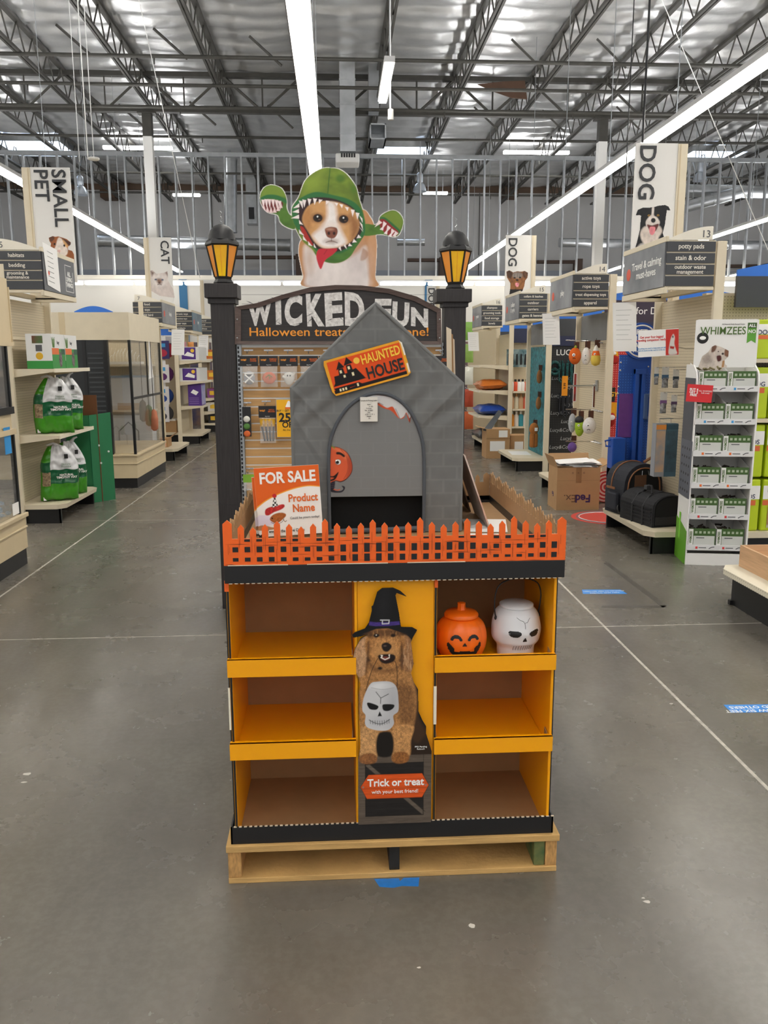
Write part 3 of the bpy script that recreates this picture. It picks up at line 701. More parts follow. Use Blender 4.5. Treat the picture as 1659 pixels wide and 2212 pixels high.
# ------------------------------------------------------------------ poodle standee on the centre panel
def poodle():
    rng2 = random.Random(12)
    p = Pic(95, 100, 775, 2150, 215, '#101010')
    X, Y = p.X, p.Y
    body = [(250,480),(170,520),(120,610),(102,700),(118,780),(150,850),(165,900),(150,1000),(150,1150),(160,1300),(160,1450),(140,1540),(135,2135),(770,2135),(770,1500),(745,1420),(720,1340),(720,1280),(690,1230),(655,1150),(650,960),(615,900),(590,820),(612,740),(600,640),(590,560),(605,520),(640,460),(600,437),(505,432),(490,320),(460,170),(470,150),(552,182),(500,135),(440,108),(350,110),(310,140),(275,250),(262,260),(265,290),(240,390),(205,440),(120,470),(100,490),(110,510),(180,500)]
    sil = p.poly(body)
    # dark haunch behind
    p.poly([(480,850),(600,850),(650,960),(655,1180),(720,1300),(740,1420),(770,1530),(300,1540),(300,1300)], '#2a1c12', 8, True)
    p.poly([(560,900),(640,950),(650,1180),(700,1290),(715,1350),(640,1420),(580,1300)], '#3f2a1a', 14, True)
    # crate
    p.rect(90, 1525, 775, 2140, '#5b5046'); p.rect(200, 1592, 700, 2062, '#1f1c1b')
    for k, y in enumerate((1640, 1700, 1760, 1820, 1880, 1940, 2000)): p.line([(200, y), (700, y+4)], 3, '#2c2827')
    p.poly([(195,1605),(240,1600),(720,2040),(690,2062)], '#5f544a'); p.line([(240,1600),(715,2035)], 5, '#2a2520'); p.line([(198,1610),(690,2062)], 5, '#2a2520')
    for a in ((200,1592,700,1592),(200,2062,700,2062),(200,1592,200,2062),(700,1592,700,2062)): p.line([a[:2], a[2:]], 6, '#17110e')
    p.line([(200,1525),(200,1592)], 4, '#2a2520'); p.line([(700,1525),(700,1592)], 4, '#2a2520')
    cr = p.poly([(90,1525),(775,1525),(775,2140),(90,2140)]); p.grain(.012, .11, .35, 5, cr)
    # torso and legs
    tor = p.poly([(160,760),(330,700),(560,740),(610,880),(640,1050),(620,1250),(585,1400),(560,1480),(440,1500),(430,1330),(310,1330),(300,1420),(290,1540),(165,1540),(160,1400),(150,1150),(155,950)], '#a87746', 10, True)
    p.poly([(460,900),(600,940),(630,1100),(600,1250),(520,1250),(470,1100)], '#6f4a2a', 30, True, .7)
    leg1 = p.poly([(165,1280),(305,1290),(310,1400),(295,1540),(160,1540)], '#c2925f', 8, True)
    leg2 = p.poly([(440,1290),(610,1270),(590,1400),(575,1540),(430,1540)], '#bd8a55', 8, True)
    pawa = p.poly([(148,1540),(190,1505),(270,1505),(302,1545),(285,1585),(215,1595),(160,1580)], '#8a5a34', 6, True)
    pawb = p.poly([(425,1540),(460,1500),(545,1500),(578,1545),(560,1585),(490,1600),(435,1580)], '#8a582c', 6, True)
    gap = p.poly([(310,1340),(430,1340),(430,1520),(305,1520)], '#15100c', 8, True)
    # ears and head
    earl = p.poly([(250,480),(170,530),(122,610),(104,700),(120,780),(150,840),(200,820),(215,740),(230,620)], '#b98e68', 6, True)
    earr = p.poly([(520,500),(590,540),(600,640),(612,740),(585,800),(530,790),(500,660)], '#9a6d47', 6, True)
    head = p.poly([(220,500),(300,440),(440,440),(520,490),(540,600),(500,700),(440,760),(330,760),(240,690),(205,600)], '#a2703f', 10, True)
    p.poly([(290,530),(380,470),(460,530),(490,640),(430,700),(310,690),(265,620)], '#bb8650', 26, True, .8)
    p.poly([(210,460),(540,455),(520,500),(230,505)], '#3a2414', 12, True, .8)
    fur = np.clip(tor+earl+earr+head+leg1+leg2+pawa+pawb, 0, 1)*(1-gap)
    # curls
    wv = fbm(X*.03, Y*.03, 4)*6; p.grain(.075, .06, .42, 21, fur, 2)
    cur = (np.sin((X+22*np.sin(Y*.07+wv))*.3)*np.sin((Y+16*np.sin(X*.08+wv))*.24)); p.c = np.clip(p.c*(1+(.3*cur*fur)[..., None]), 0, 1)
    p.poly([(228,560),(245,560),(235,700),(222,800),(205,820),(215,700)], '#4a2e19', 10, True, .75); p.poly([(505,560),(520,570),(528,700),(520,800),(505,780),(498,660)], '#3c2413', 10, True, .75)
    p.poly([(230,700),(330,770),(450,765),(520,720),(470,800),(330,810),(240,770)], '#5f3d22', 16, True, .6); p.ell(375, 640, 95, 46, '#c08e58', 24, 0, .55); p.ell(330, 470, 90, 22, '#6a4526', 16, 0, .6)
    for q in range(40):
        xx, yy = 255+rng2.random()*240, 455+rng2.random()*60; p.line([(xx, yy), (xx+rng2.uniform(-14, 14), yy+rng2.uniform(24, 50))], 5, rng2.choice(('#7d5230', '#b98753', '#5c3a20')), 4, .5)
    for q in range(30):
        s_ = rng2.choice((0, 1)); xx = (120+rng2.random()*80) if s_ == 0 else (525+rng2.random()*65); yy = 560+rng2.random()*200; p.line([(xx, yy), (xx+rng2.uniform(-8, 8), yy+40), (xx+rng2.uniform(-14, 14), yy+75)], 6, rng2.choice(('#8a6240', '#cda57c', '#a87a52')), 4, .6, (earl if s_ == 0 else earr))
    # face
    p.ell(300, 497, 24, 16, '#140b06', 4); p.ell(300, 493, 6, 5, '#cfc4b8', 2); p.ell(440, 500, 22, 14, '#20120a', 5)
    p.poly([(345,575),(385,556),(425,580),(420,610),(390,635),(355,620)], '#1b1210', 5, True); p.ell(372, 585, 12, 6, '#6b564c', 4)
    p.poly([(320,660),(430,655),(460,680),(440,720),(370,735),(325,705)], '#1c0d08', 6, True); p.ell(375, 690, 32, 16, '#7c3a2f', 6)
    p.poly([(335,658),(345,690),(355,662)], '#efe6da'); p.poly([(400,660),(410,685),(414,655)], '#efe6da'); p.line([(338,682),(372,700),(408,685)], 8, '#efe6da')
    p.line([(310,690),(260,790),(225,900),(210,960)], 5, '#120d0b', smooth=True); p.line([(455,715),(472,780),(474,960)], 5, '#120d0b', smooth=True)
    p.ell(330, 772, 20, 12, '#1b120e', 5)
    # hat
    hat = p.poly([(100,490),(120,470),(205,440),(240,390),(265,290),(262,258),(275,250),(310,140),(350,110),(440,108),(500,135),(552,182),(470,150),(460,170),(490,320),(500,410),(505,435),(600,437),(642,452),(615,500),(520,480),(400,440),(300,442),(180,482),(112,508)], '#0e0e10')
    p.ell(360, 250, 45, 120, '#1d1d20', 40, .1, .8, hat)
    p.poly([(243,380),(300,388),(400,388),(492,382),(497,412),(400,420),(300,420),(240,412)], '#43307a'); p.grain(.05, .2, .4, 8, p.poly([(240,380),(497,380),(497,420),(240,420)]))
    p.line([(335,370),(408,372),(404,400),(350,402),(352,376)], 8, '#c9c9cc')
    # pail
    sk = p.poly([(250,900),(300,885),(400,885),(450,910),(475,960),(484,1050),(482,1140),(440,1180),(445,1250),(400,1300),(320,1305),(230,1280),(200,1240),(205,1170),(180,1130),(182,1060),(205,980)], '#c6c6c8', None, True)
    p.ell(350, 925, 100, 28, '#d9d9da', 10, 0, 1, sk); p.ell(440, 1080, 60, 160, '#9a9a9f', 60, 0, .6, sk); p.line([(255,935),(350,952),(450,940)], 4, '#a2a2a5', smooth=True)
    p.ell(345, 1225, 90, 40, '#b2b2b6', 30, 0, .7, sk)
    p.poly([(218,1070),(240,1062),(310,1090),(308,1115),(285,1125),(240,1115)], '#111113', None, True); p.poly([(348,1090),(370,1078),(445,1085),(440,1115),(400,1137),(358,1130)], '#111113', None, True)
    p.poly([(325,1138),(345,1180),(308,1182)], '#111113')
    p.line([(295,972),(335,1025),(400,992)], 5, '#222'); p.line([(335,1025),(332,1072)], 5, '#222')
    p.line([(235,1210),(290,1240),(350,1245),(410,1210)], 5, '#222', smooth=True)
    for x in (245, 265, 285, 305, 325, 345, 365, 385, 403): p.line([(x, 1208+abs(x-325)*-.1+14), (x+2, 1262-abs(x-325)*.25)], 4, '#333')
    # plaque
    p.poly([(155,1798),(225,1688),(690,1688),(750,1798),(690,1908),(210,1908)], '#1a100c'); pl = p.poly([(158,1798),(227,1692),(688,1692),(746,1798),(688,1904),(212,1904)], '#d7541a')
    for y in (1735, 1815, 1862): p.line([(170, y), (740, y+3)], 3, '#8c3410', None, 1, pl)
    p.grain(.01, .09, .22, 3, pl); p.ell(180, 1800, 8, 8, '#8a8078'); p.ell(722, 1796, 8, 8, '#8a8078')
    return p, body
pp, body = poodle()
ll, ur = aty(740+95/3.95, 1240+2150/3.95, FY), aty(740+775/3.95, 1240+100/3.95, FY)
w_, h_ = ur.x-ll.x, ur.z-ll.z
q0 = Vector((ll.x, FY-.0035, ll.z))
pan = obj('poodle_cutout', G().prism(on(body, pp.b, w_, h_), .004, q0+Vector((0, .0008, 0)), *FRONT), BLACKBOARD, dsp, label='printed poodle in a witch hat holding a skull pail')
pp.sheet('poodle_print', q0, *FRONT, w_, h_, pan, mask=pp.poly(body))
def onp(x, y): return q0+Vector(((x-95)/680*w_, 0, (2150-y)/2050*h_))
k_ = w_/680
text('Trick or treat', 90*k_*1.05, onp(460, 1765), WHITETXT, pan, bold=.022, sx=.92)
text('with your best friend!', 46*k_, onp(455, 1845), WHITETXT, pan, bold=.004)
text('FPO Pending\nRetouch', 20*k_, onp(676, 1465), WHITETXT, pan)

# ================================================================== pails
PUMP = mat('orange pail plastic', '#f06a0e', .38, var=.04, vscale=30)
BONE = mat('white pail plastic', '#d9d9dc', .35, var=.02)
FACEINK = mat('black face paint', '#121212', .5)
ZS = .675
a, b = aty(941, 1380, 2.40), aty(1051, 1380, 2.40); R = (b.x-a.x)/2; cxp = (a.x+b.x)/2
pk = thing('pumpkin_pail', 'orange jack o lantern pail with a lid beside the white skull pail', 'pail', (cxp, 2.405, ZS))
prof = [(R*.55, 0), (R*.72, .004), (R*.92, .03), (R, .06), (R*.985, .085), (R*.9, .108), (R*.72, .124), (R*.6, .130)]
def rib(a_, z): return 1-.022*max(0, math.cos(a_*9+.4))**8
pr = catmull(prof, 4, False); obj('body', G().lathe(pr.tolist(), n=90, fn=rib), PUMP, pk, world=False, smooth=True)
obj('lid', G().lathe([(R*.58, .130), (R*.66, .133), (R*.665, .139), (R*.6, .146), (R*.3, .152), (.001, .154)], n=40), PUMP, pk, world=False, smooth=True)
obj('stem', G().lathe([(.016, .148), (.0125, .156), (.0115, .168), (.012, .174), (.002, .176)], n=14, fn=lambda a_, z: 1+.07*math.cos(a_*7)), PUMP, pk, world=False, smooth=True)
def psurf(x, z):
    r = np.interp(z, pr[:, 1], pr[:, 0]); return -math.sqrt(max(1e-9, r*r-x*x))
def arch(cx_, cz, r, t): 
    a_ = np.linspace(math.pi*1.0, 0, 9); o_ = [(cx_+r*math.cos(q), cz+r*math.sin(q)) for q in a_]; i_ = [(cx_+(r-t)*math.cos(q), cz+(r-t)*math.sin(q)*.85-.001) for q in a_[::-1]]
    return o_+i_
s_ = R/.0765
for cx_ in (-.024, .0255): decal('eye', [(x*s_, z) for x, z in arch(cx_, .079, .0165, .007)], psurf, FACEINK, pk, 30)
decal('nose', [(-.008*s_, .062), (.007*s_, .062), (0, .073)], psurf, FACEINK, pk, 16)
decal('mouth', [(-.05*s_, .066), (-.047*s_, .071), (-.04*s_, .063), (-.031*s_, .055), (-.031*s_, .044), (-.022*s_, .042), (-.006*s_, .046), (.006*s_, .046), (.022*s_, .042), (.03*s_, .044), (.031*s_, .055), (.04*s_, .063), (.046*s_, .071), (.049*s_, .066), (.046*s_, .05), (.036*s_, .034), (.016*s_, .024), (-.016*s_, .024), (-.036*s_, .034), (-.046*s_, .05)], psurf, FACEINK, pk, 40)

a, b = aty(1062, 1370, 2.41), aty(1166, 1370, 2.41); R = (b.x-a.x)/2; cxs = (a.x+b.x)/2
sp = thing('skull_pail', 'white skull shaped pail with a raised black handle', 'pail', (cxs, 2.412, ZS), rotz=.16)
sk = catmull([(R*.62, 0), (R*.74, .006), (R*.76, .03), (R*.8, .042), (R*.97, .06), (R*1.0, .085), (R*.97, .115), (R*.86, .142), (R*.66, .158)], 4, False)
def skr(a_, z):
    f_ = max(0, -math.sin(a_)); return 1+.05*f_*math.exp(-((z-.092)/.012)**2)-.03*f_*math.exp(-((z-.066)/.01)**2)
obj('body', G().lathe(sk.tolist(), n=64, fn=skr), BONE, sp, world=False, smooth=True)
obj('lid', G().lathe([(R*.64, .157), (R*.69, .16), (R*.69, .166), (R*.62, .169), (.001, .17)], n=40), BONE, sp, world=False, smooth=True)
def ssurf(x, z):
    r = np.interp(z, sk[:, 1], sk[:, 0]); an = math.asin(max(-1, min(1, x/r)))
    return -math.sqrt(max(1e-9, r*r-x*x))*skr(-math.pi/2+an, z)
s_ = R/.073
decal('eye', [(-.046*s_, 0.095), (-.04*s_, 0.101), (-.016*s_, 0.099), (-.012*s_, 0.093), (-.018*s_, 0.084), (-.032*s_, 0.082), (-.043*s_, 0.087)], ssurf, FACEINK, sp, 24, True)
decal('eye', [(.046*s_, 0.097), (.04*s_, 0.102), (.016*s_, 0.097), (.013*s_, 0.091), (.02*s_, 0.083), (.034*s_, 0.083), (.044*s_, 0.089)], ssurf, FACEINK, sp, 24, True)
decal('nose', [(-.0065*s_, 0.067), (.0075*s_, 0.067), (.001*s_, 0.081)], ssurf, FACEINK, sp, 14)
def tl(pts, w=.0012):
    g_ = G(); g_.tube([(x*s_, ssurf(x*s_, z)-.0004, z) for x, z in pts], w*.5, 5); return g_
for pts in (((-.022, 0.141), (-.014, 0.134), (-.003, 0.129), (0, 0.123), (.004, 0.126), (.008, 0.125), (.013, 0.133), (.018, 0.138)), ((0, 0.124), (.001, 0.115), (.001, 0.107))):
    obj('crack_line', tl(pts), FACEINK, sp, world=False)
for k in range(9):
    x = -.028+k*.007; obj('tooth_line', tl(((x, .054-abs(x)*.12), (x, .046-abs(x)*.1), (x, .036))), FACEINK, sp, world=False)
hb = [(-R*.93, -.01, .128), (-R*1.0, -.012, .16), (-R*.98, -.012, .2), (-R*.8, -.012, .232), (-R*.3, -.01, .247), (R*.3, -.01, .247), (R*.8, -.012, .232), (R*.98, -.012, .2), (R*.95, -.012, .16), (R*.9, -.01, .135)]
hd = obj('handle', G().tube(catmull(hb, 4, False).tolist(), .0022, 8), BLACK, sp, world=False, smooth=True)
for s in (-1, 1): obj('handle_knob', G().ball((s*R*.93, -.01, .128), .005, .005, .007, 10, 6), BLACK, hd, world=False, smooth=True)

# ================================================================== tent on the tray
TY, TZ = 2.85, .9755
L0, R0 = -.149, .436
GREY = mat('grey tent fabric', '#717271', .8, var=.05, vscale=12, bump=.12, bscale=25)
tent = thing('dog_tent', 'grey fabric haunted house dog tent with brick print and arched door', 'tent', (.143, TY+.3, TZ))
zL, zR, zP, xP = 1.484, 1.497, 1.766, .139
hs = [(L0, TZ+.002), (R0, TZ+.002), (R0+.001, zR), (xP+.03, zP-.028), (xP, zP), (xP-.03, zP-.028), (L0, zL)]
# front sheet with soft folds and printed bricks
P_ = Pic(L0, -zP, R0, -TZ, 250, '#6c6d6c')
bw, bh = .095, .047
rows = np.floor((-P_.Y-TZ)/bh); fx = ((P_.X-L0)/bw+.5*(rows % 2)); cells = np.floor(fx)
fr_x = np.abs(fx-cells-.5)*2; fr_y = np.abs(((-P_.Y-TZ)/bh) % 1-.5)*2
edge = np.clip((np.maximum(fr_x**6, fr_y**4)-.42)*3, 0, 1)
tone = .95+.08*fbm(cells*3.7, rows*5.1, 2, 1); P_.c = P_.c*(tone*(1-edge)+edge*1.13)[..., None]
P_.grain(30, 30, .08, 4)
off = .006*(fbm(P_.X*9+P_.Y*3, P_.Y*7, 11)-.5)*2
off += .004*np.sin((P_.X*.8+P_.Y)*55+3*fbm(P_.X*6, P_.Y*6, 4))*np.exp(-((P_.Y+1.42)/.09)**2)
for (x1, y1, x2, y2, a_) in ((L0, zL, .0, 1.33, .006), (xP, zP, .12, 1.5, .007), (R0, zR, .30, 1.36, .006), (xP, zP, .33, 1.55, -.006), (.02, 1.62, .10, 1.5, .005), (L0, 1.4, -.06, 1.25, .005)):
    l_ = np.clip(1-np.abs(P_.line([(x1, -y1), (x2, -y2)], .004, None, .012)*0+0), 0, 1)
    al = P_.line([(x1, -y1), (x2, -y2)], .004, None, .014); off += a_*al
door = [(-.027, TZ), (-.027, 1.24), (-.012, 1.33), (.03, 1.405), (.085, 1.45), (.143, 1.466), (.2, 1.452), (.25, 1.41), (.288, 1.335), (.304, 1.24), (.304, TZ)]
dp = [(x, -z) for x, z in door]; houseu = [(x, -z) for x, z in hs]
mk = P_.poly(houseu)*(1-P_.poly(dp))
P_.sheet('front_panel', (L0, TY, TZ), *FRONT, R0-L0, zP-TZ, tent, mask=mk, off=off, m=CLOTHPRINT)
# rounded seam around the front edge, walls, roof and back
seam = obj('edge_seam', G().tube([(x, TY+.006, z) for x, z in [(L0, TZ+.004), (L0, zL)]] + [(x, TY+.006, z) for x, z in [(xP-.03, zP-.028), (xP, zP-.002), (xP+.03, zP-.028), (R0, zR), (R0, TZ+.004)]], .0075, 8), GREY, tent, smooth=True)
sh = G(); D_ = .5; ring = [(L0, TZ), (L0, zL), (xP, zP-.004), (R0, zR), (R0, TZ)]
for (x1, z1_), (x2, z2_) in zip(ring[:-1], ring[1:]):
    sh.add([(x1, TY+.004, z1_), (x2, TY+.004, z2_), (x2, TY+D_, z2_), (x1, TY+D_, z1_)], [(0, 1, 2, 3)])
sh.add([(x, TY+D_, z) for x, z in ring], [(4, 3, 2, 1, 0)]); obj('walls_and_roof', sh, GREY, tent)
obj('black_lining', G().box(L0+.02, R0-.02, TY+.045, TY+.05, TZ+.002, 1.46), mat('black lining cloth', '#070707', .9, bump=.3, bscale=12), tent)
obj('floor_mat', G().box(L0+.01, R0-.01, TY+.012, TY+D_-.01, TZ, TZ+.004), mat('black lining cloth'), tent)
# door flap
F_ = Pic(-.03, -1.47, .307, -1.09, 230, '#7b7c7c')
rows = np.floor((-F_.Y-TZ)/.04); fx = ((F_.X)/.085+.5*(rows % 2)); cells = np.floor(fx)
ed = np.clip((np.maximum((np.abs(fx-cells-.5)*2)**8, (np.abs(((-F_.Y-TZ)/.04) % 1-.5)*2)**6)-.5)*3, 0, 1); F_.c = F_.c*(1-.0*ed+.05*ed-.03)[..., None]
def zc(x, y): q = aty(640+x/4.484, 680+y/4.484, TY); return (q.x, -q.z)       # from the photograph's crop
T_ = lambda pts: [zc(x, y) for x, y in pts]
F_.poly(T_([(690,780),(860,785),(1000,825),(1115,880),(1112,960),(1100,1045),(1080,1000),(1060,950),(1040,990),(1005,1005),(970,960),(930,915),(850,905),(790,870),(750,860)]), '#7a3722', None, True)
F_.poly(T_([(790,870),(850,905),(920,930),(990,1000),(1040,1000),(1062,955),(1090,1030),(1080,960),(960,900),(850,860)]), '#c5502c', None, True)
F_.poly(T_([(690,782),(860,788),(1000,828),(1113,882),(1110,960),(1095,1000),(1065,945),(1040,985),(1000,1000),(960,930),(930,888),(880,900),(840,880),(790,850),(740,850)]), '#c9c8c8', None, True)
for l_ in (((960,910),(985,960),(1000,1000)), ((1075,900),(1085,960),(1095,1010)), ((800,850),(840,872)), ((1098,890),(1104,950))): F_.line(T_(l_), .0016, '#5a5a5c', smooth=True)
pmk = F_.poly(T_([(300,1290),(360,1275),(430,1290),(500,1340),(540,1430),(540,1520),(490,1590),(430,1620),(380,1610),(330,1640),(290,1620)]), '#3a1c12', None, True)
F_.poly(T_([(300,1296),(360,1282),(430,1297),(495,1345),(532,1430),(532,1515),(485,1582),(430,1610),(380,1602),(330,1628),(290,1610)]), '#cf5a36', None, True)
F_.poly(T_([(480,1345),(532,1430),(532,1515),(485,1582),(500,1500),(500,1420)]), '#a8432a', .004, True); F_.poly(T_([(350,1290),(430,1300),(490,1350),(480,1400),(420,1340)]), '#df7950', .006, True, .7)
F_.line(T_([(430,1300),(490,1390),(500,1500),(460,1590)]), .0012, '#8e3a20', smooth=True)
F_.ell(*zc(405, 1425), .0105, .0098, '#1d1a1b'); F_.ell(*zc(405, 1425), .0092, .0086, '#e9e7e4'); F_.ell(*zc(398, 1428), .0062, .006, '#1d1a1b'); F_.ell(*zc(388, 1410), .0022, .0022, '#ffffff')
F_.poly(T_([(390,1330),(430,1332),(470,1362),(460,1378),(425,1355),(390,1350)]), '#231a18', None, True)
F_.poly(T_([(300,1490),(335,1500),(318,1512),(300,1508)]), '#1d1512'); F_.poly(T_([(300,1560),(360,1560),(410,1520),(380,1590),(330,1610),(300,1590)]), '#1d1512', None, True); F_.poly(T_([(300,1576),(345,1574),(365,1580),(330,1596),(300,1588)]), '#cf5a36', None, True)
F_.line(T_([(345,1270),(370,1290)]), .004, '#6f8d3a'); 
F_.poly(T_([(338,1620),(375,1618),(368,1690),(400,1705),(440,1700),(455,1680),(440,1655),(470,1665),(465,1695),(430,1720),(340,1715),(325,1670)]), '#26222c', None, True); F_.line(T_([(365,1690),(400,1698),(420,1690)]), .003, '#d0582c')
for q in (1632, 1652, 1672): F_.line(T_([(336, q), (374, q-4)]), .002, '#3d3846')
offf = .003*(fbm(F_.X*8, F_.Y*8, 5)-.5)
F_.sheet('door_flap', (-.03, TY-.004, 1.09), *FRONT, .337, .38, tent, mask=F_.poly(dp)*(F_.Y < -1.107)*np.clip(1-(F_.X > .268)*(F_.Y > -1.1), 0, 1), off=offf, m=CLOTHPRINT)
obj('door_piping', G().tube(catmull([(x, TY-.005, z) for x, z in door], 5, False).tolist(), .0062, 8), mat('slate grey piping', '#4b4f55', .8), tent, smooth=True)
obj('door_sill', G().tube([(-.03, TY-.003, TZ+.009), (.14, TY-.006, TZ+.012), (.307, TY-.003, TZ+.016)], .009, 8), mat('slate grey piping'), tent, smooth=True)
# haunted house patch
A_ = aty(640+280/4.484, 680+440/4.484, TY); B_ = aty(640+1055/4.484, 680+222/4.484, TY); C_ = aty(640+368/4.484, 680+805/4.484, TY)
rv = (B_-A_); pw = rv.length; rv.normalize(); uv = (A_-C_); ph_ = (uv-rv*uv.dot(rv)).length; uv = Vector((-rv.z, 0, rv.x))
Ll = Vector((C_.x-.006, TY-.013, C_.z))
H_ = Pic(0, 0, 200, 200*ph_/pw, 260, '#3c3a38'); hH = 200*ph_/pw
fr_ = [(4,2),(190,2),(197,10),(199,hH-8),(190,hH-2),(10,hH-2),(3,hH-14),(1,12)]
H_.poly(fr_, '#e2a02c'); H_.grain(.05, .05, .12, 3); H_.poly([(9,8),(190,8),(190,hH-8),(9,hH-8)], '#dd4f1e')
H_.poly([(9,hH-15),(190,hH-15),(190,hH-7),(9,hH-7)], '#1b1718'); H_.poly([(190,3),(198,10),(198,40),(194,40),(193,12)], '#e9e2d2'); H_.poly([(194,60),(198,60),(198,80),(194,84)], '#e9e2d2')
H_.ell(80, 22, 7.5, 7.5, '#f0bf4a')
K_ = '#1b1718'
for pts in ([(10,72),(72,72),(80,hH-14),(12,hH-14)], [(18,44),(66,44),(76,62),(94,68),(60,68),(10,68),(16,60)], [(32,30),(44,30),(46,60),(28,60)], [(52,26),(64,26),(68,60),(50,60)], [(27,31),(38,12),(48,29)], [(47,26),(58,7),(70,24)], [(64,40),(74,38),(90,66),(60,66)]): H_.poly(pts, K_)
for x, y, w__, h__ in ((34,34,5,7),(55,30,5,7),(40,47,5,6),(61,46,5,8),(22,76,4,6),(29,76,4,6),(36,76,4,6),(66,74,4,7)): H_.rect(x, y, x+w__, y+h__, '#ece0b8')
H_.poly([(48,80),(60,79),(61,hH-13),(48,hH-13)], '#dd4f1e')
pat = obj('name_patch', G().prism(on(fr_, H_.b, pw, ph_), .002, Ll+Vector((0, .0006, 0)), rv, uv), mat('dark stitched edge', '#35322f', .8), tent, label='orange haunted house patch')
H_.sheet('patch_print', Ll, rv, uv, pw, ph_, pat, mask=H_.poly(fr_), m=CLOTHPRINT)
def onh(x, y): return Ll+rv*(x/200*pw)+uv*((hH-y)/hH*ph_)
text('HAUNTED', .044, onh(139, 25), YELTXT, pat, (rv, uv), bold=.02, sx=.66)
text('HOUSE', .055, onh(141, 60), BLACKTXT, pat, (rv, uv), bold=.025, sx=.74)
# swing tag
a, b = aty(778, 910, TY), aty(815, 857, TY)
tg = bx('swing_tag', a.x, b.x, TY-.0165, TY-.0155, a.z, b.z, mat('tag paper', '#dcd8cf', .7), tent)
for k, s in enumerate(('Sample & Pricing Label', '    - - -', 'Item', '        (x 20)', 'Colour:', 'No. 4-2021', 'Size', '    x XS  S  M  L', 'Retail', '   36.-')):
    text(s, .0062, ((a.x+b.x)/2, TY-.0165, b.z-.012-k*.0067), BLACKTXT, tg, depth=.0002)

# ------------------------------------------------------------------ for-sale cards, papers, leaning boards
def salecard(name, label, ll, ang, w, h, full=True):
    rv, uv = Vector((math.cos(ang), 0, math.sin(ang))), Vector((-math.sin(ang), 0, math.cos(ang)))
    t = thing(name, label, 'sign', ll)
    obj('board', G().prism([(0, 0), (w, 0), (w, h), (0, h)], .003, Vector(ll)+Vector((0, .0004, 0)), rv, uv), PAPER, t)
    p = Pic(0, 0, 690, 740, 240 if full else 120, '#f3f1ee')
    og = [(0,0),(690,0),(690,240),(560,225),(400,248),(230,300),(100,360),(0,430)]
    og2 = [(0,0),(690,0),(690,230),(560,214),(400,236),(230,288),(100,346),(0,414)]
    p.poly([og[0],og[1]]+catmull(og[2:], 5, False).tolist(), '#f0a83c'); p.poly([og2[0],og2[1]]+catmull(og2[2:], 5, False).tolist(), '#e2641f')
    # bearded lizard in a clown hat
    p.poly([(0,520),(60,505),(130,520),(190,560),(220,600),(120,620),(0,640)], '#e6dff0', 8, True)
    p.poly([(130,560),(150,520),(200,495),(260,490),(300,505),(302,530),(270,560),(230,590),(180,600)], '#a9602c', 4, True); p.grain(.06, .06, .35, 3, p.poly([(130,560),(150,520),(200,495),(260,490),(300,505),(302,530),(270,560),(230,590),(180,600)], smooth=True))
    p.ell(155, 545, 9, 8, '#1a0f0a'); p.line([(140,590),(190,610),(250,595),(280,560)], 5, '#4a2a1a', smooth=True); p.line([(270,560),(290,590),(305,580)], 7, '#8a6a52', smooth=True)
    p.poly([(0,625),(60,615),(140,640),(200,650),(150,668),(0,668)], '#b9855e', 4, True)
    p.poly([(85,500),(90,450),(130,425),(200,415),(280,400),(298,425),(260,455),(180,480),(120,510)], '#c0302f', 4, True); p.grain(.08, .08, .5, 9, p.poly([(85,500),(90,450),(130,425),(200,415),(280,400),(298,425),(260,455),(180,480),(120,510)], smooth=True))
    ht = p.poly([(160,430),(188,325),(205,322),(228,415)], '#1a1a1a')
    for i in range(5):
        for j in range(4):
            if (i+j) % 2: p.rect(150+20*j, 325+22*i, 170+20*j, 347+22*i, '#f2f2f2', 1, ht)
    p.ell(198, 305, 24, 22, '#c3282c', 3)
    pr = p.sheet('card_print', Vector(ll), rv, uv, w, h, t)
    def at(x, y): return Vector(ll)+rv*(x/690*w)+uv*((740-y)/740*h)
    k = w/690
    text('FOR SALE', 165*k, at(350, 118), WHITETXT, t, (rv, uv), bold=.03, sx=.85)
    text('Product\nName', 118*k, at(500, 400), ORANGETXT, t, (rv, uv), bold=.022, sx=.83, lh=.95)
    text('Could be yours today!', 35*k, at(505, 555), GREYTXT, t, (rv, uv))
    text('Tennyson the Crane Clown', 46*k, at(290, 688), BLACKTXT, t, (rv, uv), bold=.006, sx=.78)
    text('Mr.', 46*k, at(30, 730), BLACKTXT, t, (rv, uv), bold=.006)
    return t
c0, c1 = aty(500+295/4.914, 730+2110/4.914, 2.80), aty(500+975/4.914, 730+2085/4.914, 2.80); c2 = aty(500+258/4.914, 730+1385/4.914, 2.8)
ang = math.radians(3.0); wv_, hv_ = (c1-c0).length, (c2-c0).length
salecard('sale_card', 'orange and white for sale card with a lizard in a clown hat', (c0.x, 2.80, .978), ang, wv_, hv_+c0.z-.978)
salecard('sale_card', 'second orange for sale card mostly hidden behind the front one', (c0.x-.012, 2.822, .978), ang, wv_*.97, (hv_+c0.z-.978)*.86, False)
tag(obj('blank_sheet', G().prism([(.46, 2.84), (.60, 2.82), (.64, 3.05), (.475, 3.07)], .002, (0, 0, .979), (1, 0, 0), (0, 1, 0)), PAPER), 'blank white sheet lying in the fenced tray right of the tent', 'paper')
tag(obj('blank_sheet', G().prism([(.458, 2.62), (.56, 2.60), (.57, 2.80), (.462, 2.81)], .0015, (0, 0, .9775), (1, 0, 0), (0, 1, 0)), PAPER), 'small white sheet lying in front of the larger one in the tray', 'paper')
PANELP = mat('pale printed panel', '#d8d2ca', .5, col2='#c99a84', vscale=5, vstretch=(1, 1, 1))
